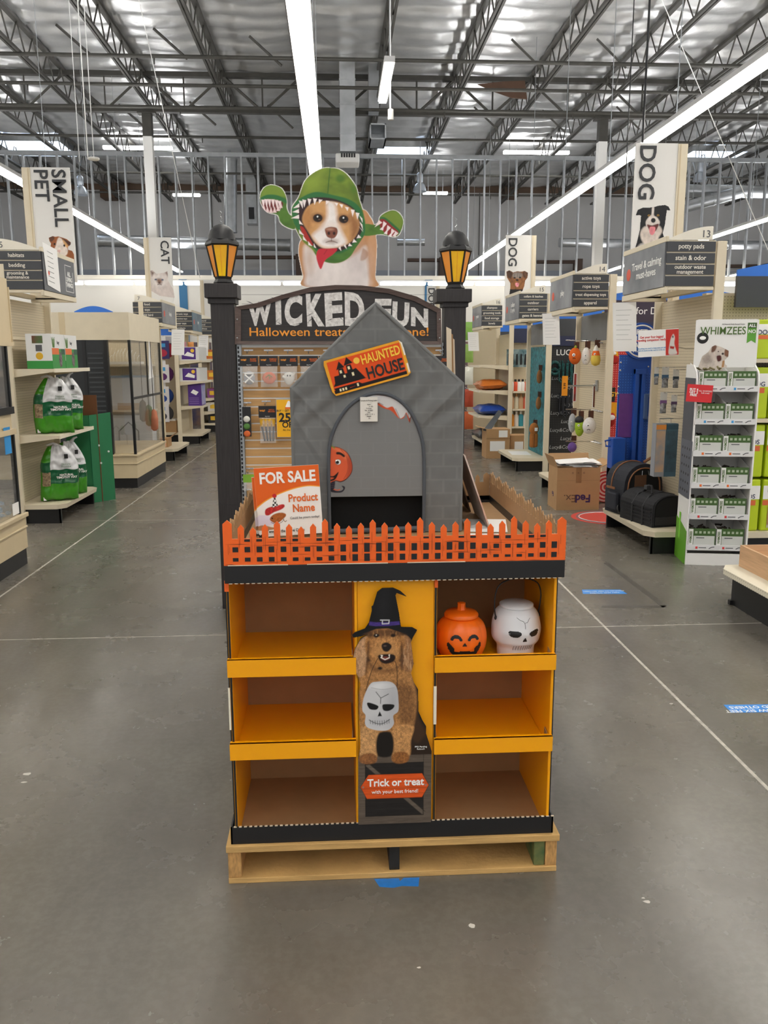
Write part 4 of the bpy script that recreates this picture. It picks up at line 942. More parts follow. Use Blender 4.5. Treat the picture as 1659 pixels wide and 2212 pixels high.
def lean(label, x0, x1, y0, y1, z1, m, nm='folded_panel'):
    g_ = G(); e = .005; zb = .978
    g_.add([(x0, y0, zb), (x0, y1, zb), (x1, y1, z1), (x1, y0, z1), (x0+e, y0, zb), (x0+e, y1, zb), (x1+e, y1, z1), (x1+e, y0, z1)], [(0,1,2,3),(7,6,5,4),(0,3,7,4),(1,5,6,2),(3,2,6,7),(0,4,5,1)])
    t = thing(nm, label, 'panel', (x0, y0, zb)); obj('sheet', g_, m, t)
    return t
lean('printed cardboard panel leaning on the right wall of the grey tent', .545, .45, 2.88, 3.2, 1.245, PANELP)
lean('dark brown board leaning behind the printed panel right of the tent', .53, .447, 3.22, 3.4, 1.25, mat('dark brown board', '#4b3626', .7))
e0 = aty(972, 870, 3.42)
tp = thing('corrugated_sheet', 'tall folded corrugated sheet standing behind the tent by the right post', 'cardboard', (e0.x, 3.36, .977))
for k in range(3): obj('fold', G().prism([(0, 0), (.022, 0), (.004-.004*k, .72-.02*k), (-.016, .73-.02*k)], .004, (e0.x-.01+.012*k, 3.36+.01*k, .977), *FRONT), KRAFTEDGE if k != 1 else KRAFT, tp)

# ================================================================== wicked fun endcap behind the display
EY = 5.2
ec = thing('halloween_endcap', 'dark wooden halloween endcap with two lantern posts and an arched sign', 'display stand', (.03, EY, 0))
for xa, xb, c0, c1 in ((-.748, -.607, -.776, -.58), (.676, .808, .622, .838)):
    ps = bx('post', xa, xb, EY-.03, EY+.11, 0, 1.946, DARKWOOD, ec, bev=.004)
    zt = 2.03 if xa < 0 else 2.0
    bx('post_cap', c0, c1, EY-.065, EY+.145, 1.946 if xa < 0 else 1.922, zt, DARKWOOD, ps, bev=.004)
    bx('cap_collar', xa-.012, xb+.012, EY-.042, EY+.122, 1.915 if xa < 0 else 1.895, 1.946 if xa < 0 else 1.922, DARKWOOD, ps)
    bx('seam', xa-.001, xb+.001, EY-.031, EY-.029, .68, .683, BLACK, ps); bx('seam', xa-.001, xb+.001, EY-.031, EY-.029, 1.42, 1.423, BLACK, ps)
# lantern: six-sided, tapering down
PANE = mat('orange lantern pane', '#f09a38', .45); PANEY = mat('yellow lantern glow print', '#ffd200', .45, col2='#f0a830', vscale=6); RIBM = mat('black lantern metal', '#0f0e11', .5)
for (xc, zb, lab) in ((-.672, 2.03, 'left'), (.748, 2.0, 'right')):
    ln_ = thing('post_lantern', 'black six sided lantern with orange panes on the %s post' % lab, 'lantern', (xc, EY+.03, zb))
    def hexr(z, r, k): a_ = math.pi/6+k*math.pi/3 + math.pi/3*0; return (xc+r*math.cos(a_-math.pi/2+math.pi/6*0), EY+.03+r*math.sin(a_-math.pi/2), z)
    zl, zh, rl, rh = zb+.045, zb+.225, .05, .092
    for k in range(6):
        a_, b_ = hexr(zl, rl, k), hexr(zl, rl, k+1); c_, d_ = hexr(zh, rh, k+1), hexr(zh, rh, k)
        A0, B0, C0, D0 = map(Vector, (a_, b_, c_, d_)); cen = (A0+B0+C0+D0)/4
        ins = [cen+(q-cen)*.985 for q in (A0, B0, C0, D0)]
        obj('pane', G().add(ins, [(0, 1, 2, 3)]), PANEY if k in (5,) else PANE, ln_)
        obj('rib', G().tube([A0, D0], .0062, 5), RIBM, ln_)
        if k in (5,):
            m1, m2 = (A0*.5+B0*.5), (C0*.5+D0*.5); nn = Vector((0, -.0015, 0)); obj('rib', G().tube([m1*1+nn+(A0-B0)*.5*.0, m2+nn], .0012, 4), PANE, ln_)
    obj('foot', G().lathe([(.056, 0), (.06, .012), (.048, .03), (.053, .045)], (xc, EY+.03, zb), 6), RIBM, ln_)
    obj('eave', G().lathe([(.092, .222), (.104, .23), (.1, .245), (.085, .262)], (xc, EY+.03, zb), 6), RIBM, ln_)
    obj('dome', G().lathe([(.083, .258), (.08, .285), (.068, .315), (.045, .338), (.018, .35), (.004, .352)], (xc, EY+.03, zb), 12), RIBM, ln_, smooth=True)
    obj('chain', G().tube([(xc+.006*math.sin(q*2.4), EY+.03, zb+.35+q*.011) for q in range(8)], .0028, 5), STEEL, ln_)

# arched sign
def cz(u, v, y=EY-.02): p = aty(u, v, y); return (p.x, p.z)
so = [cz(508,744), cz(953,744), cz(952,668)] + [cz(u, v) for u, v in ((900,641), (840,624), (780,617), (725,616), (670,621), (610,637), (555,655))] + [cz(508,663)]
si = [cz(521,737), cz(944,737), cz(943,675)] + [cz(u, v) for u, v in ((895,651), (838,634), (780,627), (725,626), (672,631), (612,646), (560,664))] + [cz(521,669)]
sgn = obj('arched_sign', G().prism(si, .02, (0, EY-.02, 0), *FRONT), DARKWOODH, ec, label='black arched sign reading wicked fun')
n_ = len(so)
for k in range(n_):
    a, b, c, d = so[k], so[(k+1) % n_], si[(k+1) % n_], si[k]
    g_ = G(); v_ = [(a[0], EY-.036, a[1]), (b[0], EY-.036, b[1]), (c[0], EY-.03, c[1]), (d[0], EY-.03, d[1])]
    g_.add(v_+[(x, EY+.0, z) for x, _, z in v_], [(0,1,2,3),(7,6,5,4),(0,4,5,1),(1,5,6,2),(2,6,7,3),(3,7,4,0)]); obj('moulding', g_, FRAMEWOOD, sgn)
for k in range(5):
    z = si[0][1]+.055*(k+1); bx('plank_joint', -.56, .61, EY-.0206, EY-.0198, z, z+.0016, BLACK, sgn)
def letter(ch, u0, v0, u1, v1, m, par, y=EY-.022, bold=.05, lean=0.0, rot=0.0):
    c = bpy.data.curves.new('text', 'FONT'); c.body = ch; c.size = 1; c.offset = bold; c.extrude = .0; c.resolution_u = 4
    t_ = bpy.data.objects.new('text', c); me = bpy.data.meshes.new_from_object(t_); bpy.data.objects.remove(t_)
    co = np.array([v.co for v in me.vertices]); mn, mx = co.min(0), co.max(0); q = (co-mn)/(mx-mn+1e-9)
    x0, z1 = cz(u0, v0, y); x1, z0 = cz(u1, v1, y); org = np.array(origin(par))
    xx = x0+q[:, 0]*(x1-x0)+lean*(q[:, 1]-.5)*(x1-x0); zz = z0+q[:, 1]*(z1-z0)+rot*(q[:, 0]-.5)*(z1-z0)
    P = np.stack([xx, np.full(len(xx), y), zz], 1)-org
    me.vertices.foreach_set('co', P.astype(np.float32).ravel()); me.materials.clear(); me.materials.append(m); me.update()
    return link('letter', me, par)
CHALK = mat('distressed white paint', '#e6e3e0', .6, col2='#b8b3b0', vscale=70)
zs = 3.253
for ch, x0, y0, x1, y1, le, ro in (('W',112,165,288,335,.0,.12), ('I',308,155,352,330,.0,0), ('C',370,120,500,340,.06,.06), ('K',525,112,652,342,-.05,0), ('E',655,105,785,340,-.05,.04), ('D',795,105,935,342,.0,-.06), ('F',1003,148,1120,345,.1,0), ('U',1130,170,1248,345,.05,-.06), ('N',1262,212,1382,345,.0,-.1)):
    letter(ch, 500+x0/zs, 600+y0/zs, 500+x1/zs, 600+y1/zs, CHALK, sgn, lean=le, rot=ro)
cr = G(); rg = random.Random(5)
for k in range(46):
    u, v = 535+rg.random()*385, 640+rg.random()*62; x, z = cz(u, v); a_ = rg.uniform(-.9, .9); L_ = rg.uniform(.008, .03)
    dx, dz = math.cos(a_)*L_, math.sin(a_)*L_; cr.add([(x-dx, EY-.0228, z-dz), (x+dz*.06, EY-.0228, z-dx*.06), (x+dx, EY-.0228, z+dz), (x-dz*.06, EY-.0228, z+dx*.08)], [(0, 1, 2, 3)])
obj('paint_crack', cr, BLACKBOARD, sgn)
x0, zc_ = cz(537, 718); x1 = cz(927, 718)[0]
text('Halloween treats for everyone!', .072, (x0, EY-.021, zc_+.0), AMBERTXT, sgn, align='LEFT', bold=.008, sx=(x1-x0)/(.072*12.72))
for u, v in ((513, 690), (513, 730), (949, 690), (949, 730)):
    x, z = cz(u, v); obj('screw', G().ball((x, EY-.036, z), .0045, .003, .0045, 8, 5), STEEL, sgn)

# slat wall
SX0, SX1 = -.575, .665
sw = bx('slat_backer', SX0, SX1, EY+.0395, EY+.07, .1, 1.7, mat('slat groove metal', '#e6e4de', .3, .4), ec)
for k in range(29):
    z = 1.655-.0525*k-.0455
    bx('slat', SX0, SX1, EY+.036, EY+.0394, z, z+.0445, MAPLE, ec, bev=.0015)
for x in (SX0-.028, SX1+.002):
    up_ = bx('slotted_upright', x, x+.026, EY+.01, EY+.05, .1, 1.68, STEEL, ec)
    g_ = G()
    for k in range(60): g_.box(x+.004, x+.014, EY+.0085, EY+.0105, .14+k*.0255, .156+k*.0255)
    obj('slots', g_, BLACK, up_)
bx('base_deck', -.6, .68, EY-.35, EY+.12, .12, .17, BEIGE, ec); bx('base_kick', -.58, .66, EY-.3, EY+.12, 0, .12, KICK, ec)

# ------------------------------------------------------------------ costumed dog standee
def dogpic():
    p = Pic(115, 100, 1535, 1295, 300, '#f4f2ee')
    B = {}
    B['body'] = [(520,820),(490,930),(505,1060),(530,1180),(560,1290),(1230,1292),(1245,1180),(1262,900),(1255,790),(1240,680),(1200,590),(1120,515),(900,600),(640,800)]
    B['hood'] = [(430,560),(440,490),(500,400),(560,250),(640,170),(740,118),(810,112),(900,125),(980,180),(1060,290),(1090,400),(1125,520),(1150,640),(1150,740),(1120,800),(1050,900),(1000,980),(930,1030),(850,1050),(760,1040),(680,1000),(620,910),(540,840),(480,740),(440,640)]
    B['arm_l'] = [(440,600),(405,560),(384,500),(386,430),(370,370),(330,310),(240,282),(170,310),(130,380),(135,460),(190,545),(290,575),(315,640),(370,690),(460,710)]
    B['arm_r'] = [(1140,662),(1240,665),(1280,640),(1300,580),(1380,530),(1450,525),(1510,580),(1525,650),(1490,750),(1440,785),(1360,770),(1300,760),(1130,772)]
    B['tongue'] = [(690,910),(770,905),(870,905),(830,960),(750,1020),(705,1110),(668,1020),(665,960)]
    # body
    bd = p.poly(B['body'], '#c08a5c', None, True)
    p.poly([(560,870),(700,980),(860,1040),(1050,960),(1150,880),(1165,1000),(1180,1150),(1170,1292),(600,1292),(560,1150),(540,1000)], '#e2d8d4', 22, True, 1, bd)
    p.poly([(1130,900),(1180,950),(1150,1010),(1100,1020),(1110,950)], '#a8713f', 8, True, .8, bd); p.poly([(1180,800),(1262,800),(1250,1290),(1180,1290),(1195,1000)], '#c99b76', 14, True, .7, bd)
    p.ell(1080, 1040, 120, 160, '#b5a8a8', 80, 0, .45, bd); p.ell(620, 1130, 70, 150, '#c4b3ac', 60, 0, .4, bd); p.ell(600, 1010, 40, 110, '#b98d6a', 30, 0, .4, bd); p.grain(.02, .012, .1, 3, bd)
    # arms
    for k in ('arm_l', 'arm_r'):
        m_ = p.poly(B[k], '#4a7026', None, True); p.grain(.012, .012, .45, 6, m_)
    al = p.poly(B['arm_l'], None, None, True)
    p.poly([(135,380),(180,300),(260,285),(340,320),(380,400),(250,380),(140,410)], '#76902f', 12, True, .9, al)
    p.poly([(132,410),(200,378),(300,385),(385,430),(384,462),(300,425),(200,415),(140,445)], '#2a6a38', 5, True, 1, al)
    ml = p.poly([(140,445),(200,418),(330,440),(345,485),(300,540),(220,552),(160,520)], '#6a1d1c', 4, True, 1, al)
    for i, (x, y) in enumerate(((155,425),(185,420),(215,420),(250,422),(285,428),(315,436))): p.poly([(x-17,y),(x+17,y+2),(x+6,y+92)], '#efdcdc', 2)
    for i, (x, y) in enumerate(((160,530),(195,548),(230,556),(265,552),(300,535),(325,505))): p.poly([(x-18,y),(x+18,y),(x,y-62)], '#e6cccc', 2)
    ar = p.poly(B['arm_r'], None, None, True)
    p.poly([(1310,590),(1380,535),(1450,528),(1510,585),(1520,650),(1480,720),(1400,640)], '#748c30', 12, True, .9, ar)
    p.poly([(1290,600),(1340,590),(1420,650),(1490,715),(1480,750),(1400,680),(1330,620)], '#2a6a38', 5, True, 1, ar)
    p.poly([(1290,620),(1340,612),(1420,680),(1480,740),(1430,782),(1350,750),(1300,690)], '#8e2525', 4, True, 1, ar)
    for (x, y, a_, b_) in ((1300,630,-58,60),(1345,640,-30,70),(1385,680,-30,64),(1425,712,-25,62),(1460,735,-20,45)): p.poly([(x-16,y-12),(x+18,y+14),(x+a_,y+b_)], '#efdcdc', 2)
    for (x, y, a_, b_) in ((1310,715,26,-45),(1350,755,20,-48),(1395,778,18,-40),(1438,780,8,-45)): p.poly([(x-18,y-4),(x+16,y+6),(x+a_,y+b_)], '#f4e4e4', 2)
    # hood
    hd = p.poly(B['hood'], '#687f26', None, True); p.grain(.008, .012, .5, 12, hd)
    p.poly([(560,260),(640,180),(740,130),(720,300),(560,370)], '#8ea43a', 50, True, .6, hd); p.poly([(1000,260),(1080,380),(1130,560),(1060,460)], '#48601e', 30, True, .7, hd)
    p.line([(812,112),(800,220),(785,360)], 8, '#2f5e1c', 4, 1, hd, True); p.ell(910, 215, 45, 38, '#39671c', 14, 0, .7, hd); p.ell(1040, 310, 30, 45, '#4d7a1d', 16, 0, .6, hd)
    p.poly([(432,560),(440,500),(500,420),(660,348),(820,372),(1000,420),(1100,500),(1140,610),(1150,740),(1100,830),(1000,960),(880,1000),(760,990),(660,930),(600,850),(520,760),(450,660)], '#2a6a38', 6, True, 1, hd)
    p.poly([(640,930),(700,960),(860,960),(1000,900),(1090,800),(1110,820),(1000,980),(900,1040),(780,1045),(690,1000)], '#45702a', 8, True, 1, hd); p.grain(.01, .03, .3, 2, hd*p.poly([(600,860),(1130,800),(1000,1050),(680,1050)]))
    mo = p.poly([(500,480),(600,410),(760,400),(900,430),(1030,500),(1090,600),(1118,700),(1080,790),(960,900),(830,940),(700,920),(620,860),(540,760),(500,640),(490,540)], '#321a1c', 6, True, 1, hd)
    p.poly([(510,690),(545,700),(600,800),(635,870),(600,860),(540,780)], '#a8281f', 4, True)
    # face
    fc = p.poly([(545,560),(600,480),(700,440),(820,438),(930,460),(1040,530),(1090,640),(1075,740),(1000,840),(900,885),(800,905),(720,895),(650,840),(590,740),(535,640)], '#c99660', 8, True, 1, np.clip(mo+.0, 0, 1))
    p.poly([(780,445),(850,455),(870,560),(890,680),(930,760),(960,850),(850,895),(720,885),(640,800),(640,760),(720,690),(775,580)], '#ece4e0', 24, True, 1, fc)
    p.poly([(545,560),(610,500),(620,620),(600,740),(540,640)], '#ab7440', 20, True, .7, fc); p.poly([(1000,560),(1085,640),(1075,740),(1010,830),(1010,700)], '#8d5a34', 26, True, .8, fc)
    p.ell(685, 600, 66, 50, '#8a5a36', 16, 0, .8, fc); p.ell(938, 612, 66, 50, '#8a5a36', 16, 0, .8, fc)
    for cx_, cy_ in ((684, 602), (938, 612)):
        p.ell(cx_, cy_, 46, 40, '#2b1a12', 4); p.ell(cx_+2, cy_, 26, 26, '#0f0a08', 4); p.ell(cx_-2, cy_-14, 8, 8, '#ffffff', 2); p.ell(cx_+14, cy_+14, 10, 5, '#6b4a36', 3)
    p.ell(815, 690, 90, 40, '#d8c4b8', 30, 0, .5, fc)
    p.poly([(752,715),(780,694),(820,688),(865,698),(878,730),(868,768),(840,800),(800,800),(768,778)], '#7d4836', 4, True); p.ell(800, 712, 34, 12, '#b0816c', 8); p.ell(790, 752, 13, 16, '#2e140e', 4); p.ell(842, 752, 13, 16, '#2e140e', 4)
    p.ell(815, 832, 58, 26, '#8a6a5e', 18, 0, .7, fc); p.line([(760,842),(815,828),(872,846)], 6, '#5a3a30', 4, 1, None, True); p.line([(815,800),(815,830)], 5, '#5a3a30', 3)
    p.grain(.03, .03, .1, 14, fc)
    # teeth
    W_ = '#f1e6e4'
    for (x, y, a_, b_) in ((520,432,20,80),(555,422,0,78),(605,412,-2,72),(660,408,-6,68),(715,418,-16,42),(785,430,-18,40),(868,448,4,36),(915,462,8,42),(970,490,6,42),(1028,515,-2,72),(1075,545,-2,72)): p.poly([(x-19,y),(x+19,y+6),(x+a_,y+b_)], W_, 2)
    for (x, y, a_, b_) in ((505,478,-60,30),(500,535,-64,10),(500,590,-78,16),(500,640,40,30),(498,735,50,40),(535,795,40,40),(585,850,40,30),(640,870,24,30)): p.poly([(x,y-20),(x+2,y+20),(x+a_,y+b_)], W_, 2)
    for (x, y, a_, b_) in ((1105,590,20,60),(1105,650,22,70),(1100,700,30,40),(1095,780,-32,20),(1050,825,-30,18),(1005,865,-26,14),(950,895,0,-40),(895,915,8,-36)): p.poly([(x-14,y-18),(x+16,y+14),(x+a_,y+b_)], W_, 2)
    p.poly(B['tongue'], '#c22a38', None, True); p.line([(770,915),(740,960)], 5, '#8e1c28', 4)
    return p, B
dg, B = dogpic()
d0, d1 = aty(540+115/4.608, 340+1295/4.608, EY+.02), aty(540+1535/4.608, 340+100/4.608, EY+.02); dw, dh = d1.x-d0.x, d1.z-d0.z
Q = Vector((d0.x, EY+.015, d0.z))
std = thing('dog_cutout', 'cardboard cutout of a tan dog in a green toothy monster hood above the sign', 'cutout', (Q.x+dw/2, EY+.02, d0.z))
bg = G(); msk = np.zeros(dg.X.shape)
for k, pts in B.items():
    if k == 'tongue': continue
    P2 = catmull(pts, 5); bg.prism(on(P2.tolist(), dg.b, dw, dh), .004, Q+Vector((0, .0012, 0)), *FRONT); msk = np.maximum(msk, (dg.sdf(P2) < 7)*1.0)
obj('board', bg, PAPER, std); dg.sheet('dog_print', Q, *FRONT, dw, dh, std, mask=msk)
bx('prop', Q.x+dw*.45, Q.x+dw*.55, EY+.021, EY+.034, 1.75, d0.z+.3, KRAFT, std)

# ------------------------------------------------------------------ merchandise on hooks
HDR = mat('black header card', '#1d1c1f', .45)
def hook(u, v, what):
    p = aty(u, v, EY+.036)
    t = thing('peg_hook', 'chrome slat wall hook holding the %s' % what, 'hook', (p.x, EY+.036, p.z), 0, 'chrome hooks on the slat wall')
    bx('plate', p.x-.028, p.x+.028, EY+.032, EY+.036, p.z-.003, p.z+.005, CHROME, t)
    obj('prong', G().tube([(p.x, EY+.034, p.z), (p.x, EY+.0, p.z-.012), (p.x, EY-.06, p.z-.018), (p.x, EY-.066, p.z-.006)], .0028, 6), CHROME, t, smooth=True)
    return p
def headercard(t, xc, z0, z1, w, y, ttl, m2=ORANGETXT):
    h = bx('header_card', xc-w/2, xc+w/2, y-.002, y+.002, z0, z1, HDR, t)
    text('W&F', .016, (xc-w*.28, y-.002, (z0+z1)/2+.006), AMBERTXT, h, bold=.03); text(ttl, .0115, (xc+w*.24, y-.002, (z0+z1)/2+.006), m2, h, bold=.02, lh=.9, sx=.9)
    text('dog treat', .008, (xc, y-.002, z0+.008), WHITETXT, h); return h
def pillow(xc, yc, z0, z1, w, d, n=10, m=8, seed=0):
    """crinkled bag: thick in the middle, flat at the seams"""
    rg = np.random.default_rng(seed); g_ = G(); vs = []; fs = []
    for s in (-1, 1):
        for j in range(m+1):
            for i in range(n+1):
                a_, b_ = i/n*2-1, j/m*2-1; th = max(0, (1-a_**4)*(1-b_**4))**.6
                jj = rg.uniform(-.004, .004) if 0 < i < n and 0 < j < m else 0
                vs.append((xc+a_*w/2*(1-.04*(1-b_*b_)), yc+s*d/2*th+jj*(d/.05), z0+(b_+1)/2*(z1-z0)+jj))
    K = (n+1)*(m+1)
    for s in (0, 1):
        for j in range(m):
            for i in range(n):
                q = (s*K+j*(n+1)+i, s*K+j*(n+1)+i+1, s*K+(j+1)*(n+1)+i+1, s*K+(j+1)*(n+1)+i); fs.append(q if s == 0 else q[::-1])
    return g_.add(vs, fs)
COOK = {'mummy': ('grey mummy', '#9a9a9c'), 'pumpkin': ('orange pumpkin', '#d2622c'), 'ghost': ('white ghost', '#d8d4cc'), 'monster': ('green monster', '#7fa844'), 'bat': ('orange bat', '#c9702e'), 'skull': ('pale skull', '#cfc8ba')}
def treat(kind, u, v0=769, v1=791, v2=836, y=EY-.035):
    hp = hook(u, v0-12, COOK[kind][0]+' treat'); a = aty(u, v0, y); b = aty(u, v1, y); c = aty(u, v2, y); nm, colr = COOK[kind]; xc = a.x
    t = thing('treat_pack', '%s dog treat in a clear bag under a black header card' % nm, 'pet treat', (xc, y, c.z), 0, 'treat packs on the slat wall')
    headercard(t, xc, b.z, a.z, .112, y, {'mummy': 'MUMMY\nCOOKIE', 'pumpkin': 'PUMPKIN\nCOOKIE', 'ghost': 'GHOST\nCOOKIE', 'monster': 'MONSTER\nCOOKIE'}.get(kind, 'TREAT\nCOOKIE'))
    obj('clear_bag', pillow(xc, y, c.z, b.z, .105, .03, seed=int(u)), CLEARBAG, t, smooth=True)
    m_ = mat('%s icing' % nm, colr, .6, var=.08, vscale=50); zc_ = (b.z+c.z)/2-.008
    if kind == 'mummy':
        k_ = obj('cookie', G().ball((xc, y, zc_), .036, .009, .042, 16, 8), m_, t, smooth=True)
        for s in (-1, 1): obj('bandage', G().tube([(xc-.026*s, y-.008, zc_-.028), (xc+.026*s, y-.008, zc_+.02)], .005, 5), WHITETXT, k_)
        obj('bandage', G().tube([(xc-.028, y-.008, zc_+.026), (xc+.028, y-.008, zc_+.028)], .005, 5), WHITETXT, k_)
        bx('eye', xc-.012, xc+.012, y-.0105, y-.008, zc_+.012, zc_+.018, BLACK, k_)
    elif kind == 'pumpkin':
        k_ = obj('cookie', G().ball((xc, y, zc_), .042, .01, .037, 20, 8, lambda d: 1+.03*math.cos(math.atan2(d.z, d.x)*6)), m_, t, smooth=True)
        obj('icing_star', G().tube([(xc-.02, y-.0095, zc_+.004), (xc, y-.011, zc_+.02), (xc+.02, y-.0095, zc_+.006)], .003, 5), mat('green icing', '#77893a', .6), k_)
        obj('icing_star', G().tube([(xc, y-.011, zc_+.022), (xc+.004, y-.011, zc_-.008)], .0025, 5), mat('green icing'), k_)
    elif kind == 'ghost':
        k_ = obj('cookie', G().ball((xc, y, zc_-.004), .034, .01, .04, 16, 8, lambda d: 1.0+.1*math.sin(d.z*3)), m_, t, smooth=True)
        obj('arm', G().tube([(xc+.02, y, zc_+.012), (xc+.036, y, zc_+.034)], [.012, .008], 8), m_, k_, smooth=True); obj('arm', G().tube([(xc-.02, y, zc_+.0), (xc-.04, y, zc_+.01)], [.012, .008], 8), m_, k_, smooth=True)
        for s in (-.008, .008): obj('eye', G().ball((xc+s, y-.009, zc_+.014), .004, .003, .006, 8, 5), BLACK, k_)
    else:
        k_ = obj('cookie', G().ball((xc, y, zc_), .034, .01, .04, 16, 8), m_, t, smooth=True); bx('hair', xc-.03, xc+.03, y-.011, y-.006, zc_+.02, zc_+.034, BLACK, k_)
    return t
for kind, u in (('mummy', 537), ('pumpkin', 580), ('ghost', 623), ('monster', 667), ('bat', 708), ('skull', 950)): treat(kind, u)
# card with three round treats
p0, p1 = aty(525, 943, EY-.03), aty(541.5, 879, EY-.03); hook(533, 870, 'card of round treats')
t = thing('treat_card', 'narrow black card with white, green and orange round treats', 'pet treat', (p0.x, EY-.03, p0.z))
bx('card', p0.x, p1.x, EY-.032, EY-.028, p0.z, p1.z, HDR, t)
for k, c_ in enumerate(('#dcdad2', '#4c7a35', '#d5642a')): obj('round_treat', G().ball(((p0.x+p1.x)/2, EY-.036, p1.z-.075-k*.045), .021, .008, .02, 14, 6), mat('treat colour '+c_, c_, .6), t, smooth=True)
# broom chews
p0, p1, p2 = aty(577, 877, EY-.03), aty(577, 902, EY-.03), aty(577, 957, EY-.03); hook(575, 867, 'broom chews')
t = thing('broom_chew_pack', 'clear bag of black and yellow witch broom chews', 'pet treat', (p0.x, EY-.03, p2.z))
headercard(t, p0.x, p1.z, p0.z, .108, EY-.03, 'WITCH\nBROOMS'); obj('clear_bag', pillow(p0.x, EY-.03, p2.z, p1.z, .098, .026, seed=3), CLEARBAG, t, smooth=True)
for k in range(4):
    x = p0.x-.036+.024*k; s_ = obj('broom_stick', G().tube([(x*.7+p0.x*.3+.006, EY-.03, p2.z+.012), (x, EY-.03, p1.z-.05)], .006, 6), BLACK, t)
    obj('broom_head', G().tube([(x, EY-.03, p1.z-.055), (x, EY-.03, p1.z-.03), (x, EY-.03, p1.z-.008)], [.008, .012, .013], 6), mat('yellow chew', '#d9a521', .6), s_)
# price sign
p0, p1 = aty(599, 944, EY-.05), aty(650, 863, EY-.05)
t = thing('price_sign', 'yellow sale sign reading twenty five percent off beside the tent', 'sign', (p0.x, EY-.05, p0.z))
bx('card', p0.x, p1.x, EY-.052, EY-.05, p0.z, p1.z, mat('yellow card', '#f2b20f', .5), t); xm = (p0.x+p1.x)/2
bx('holder', p0.x-.003, p1.x+.003, EY-.0495, EY-.047, p0.z-.003, p1.z+.006, STEEL, t); obj('stem', G().tube([(xm, EY-.046, p1.z-.05), (xm, EY+.036, p1.z-.05)], .004, 5), STEEL, t)
text('25%', .075, (xm, EY-.052, p0.z+.118), BLACKTXT, t, bold=.03); text('OFF', .05, (xm, EY-.052, p0.z+.074), BLACKTXT, t, bold=.02); text('BUY 1 GET THE 2ND', .0165, (xm, EY-.052, p0.z+.162), BLACKTXT, t, bold=.01)
text('ALL dog treats', .013, (xm, EY-.052, p0.z+.044), BLACKTXT, t); obj('corn_icon', G().prism([(-.018, -.02), (.018, -.02), (.02, -.01), (.006, .022), (0, .026), (-.006, .022), (-.02, -.01)], .001, (xm, EY-.0525, p1.z-.032), *FRONT), WHITETXT, t)
obj('corn_icon', G().prism([(-.024, -.026), (.024, -.026), (.022, -.014), (-.022, -.014)], .001, (xm, EY-.053, p1.z-.032), *FRONT), ORANGETXT, t)
p0, p1 = aty(526, 1060, EY-.03), aty(551, 1025, EY-.03); hook((526+551)/2, 1012, 'green treat pack')
t = thing('treat_pack', 'bright green dog treat pack low on the slat wall behind the fence', 'pet treat', (p0.x, EY-.03, p0.z), 0, 'treat packs on the slat wall')
bx('header_card', p0.x, p1.x, EY-.03, EY-.027, p1.z-.05, p1.z, mat('lime card', '#7fae35', .5), t); obj('clear_bag', pillow((p0.x+p1.x)/2, EY-.03, p0.z, p1.z-.05, p1.x-p0.x, .03, seed=8), CLEARBAG, t, smooth=True)

# ================================================================== shelving ends along the main aisle
def endcap(s, y0, label, w=1.22, h=2.46, tall=None, xdeck=2.5, panel=PEG, pz1=2.08, name='endcap_shelf', xp=3.0):
    """open shelving end facing the aisle; s = +1 right side, -1 left side; y0 = its near side"""
    X = lambda x: s*x
    t = thing(name, label, 'shelving', (X(2.9), y0+w/2, 0))
    for k, y in enumerate((y0, y0+w-.04)):
        bx('post', X(xp-.07), X(xp+.005), y, y+.04, 0, (tall if (k and tall) else h), BEIGE, t, bev=.003)
    bx('back_panel', X(xp-.01), X(xp), y0+.04, y0+w-.04, .19, pz1, panel, t)
    bx('back_skirt', X(xp-.015), X(xp), y0+.04, y0+w-.04, .02, .19, BEIGE, t)
    pts = [(X(xp-.01), y0+.02), (X(xdeck+.07), y0+.02), (X(xdeck), y0+.1), (X(xdeck), y0+w-.1), (X(xdeck+.07), y0+w-.02), (X(xp-.01), y0+w-.02)]
    if s < 0: pts = pts[::-1]
    g_ = G(); n = len(pts); zt, zb = .19, .145
    g_.add([(x, y, zt) for x, y in pts]+[(x+s*.012, y, zb) for x, y in pts], [tuple(range(n))[::-1] if s > 0 else tuple(range(n))[::-1], tuple(range(n, 2*n))]+[(i, (i+1) % n, (i+1) % n+n, i+n) for i in range(n)])
    obj('base_deck', g_, BEIGE, t)
    kk = bx('kick_plate', X(xdeck+.06), X(xp-.02), y0+.05, y0+.06, 0, .145, KICK, t); bx('kick_plate', X(xdeck+.06), X(xp-.02), y0+w-.06, y0+w-.05, 0, .145, KICK, t); bx('kick_plate', X(xp-.1), X(xp-.02), y0+.06, y0+w-.06, 0, .145, KICK, t)
    bx('deck_leg', X(xdeck+.055), X(xdeck+.075), y0+.05, y0+.075, 0, .145, KICK, t); bx('deck_leg', X(xdeck+.055), X(xdeck+.075), y0+w-.075, y0+w-.05, 0, .145, KICK, t)
    return t
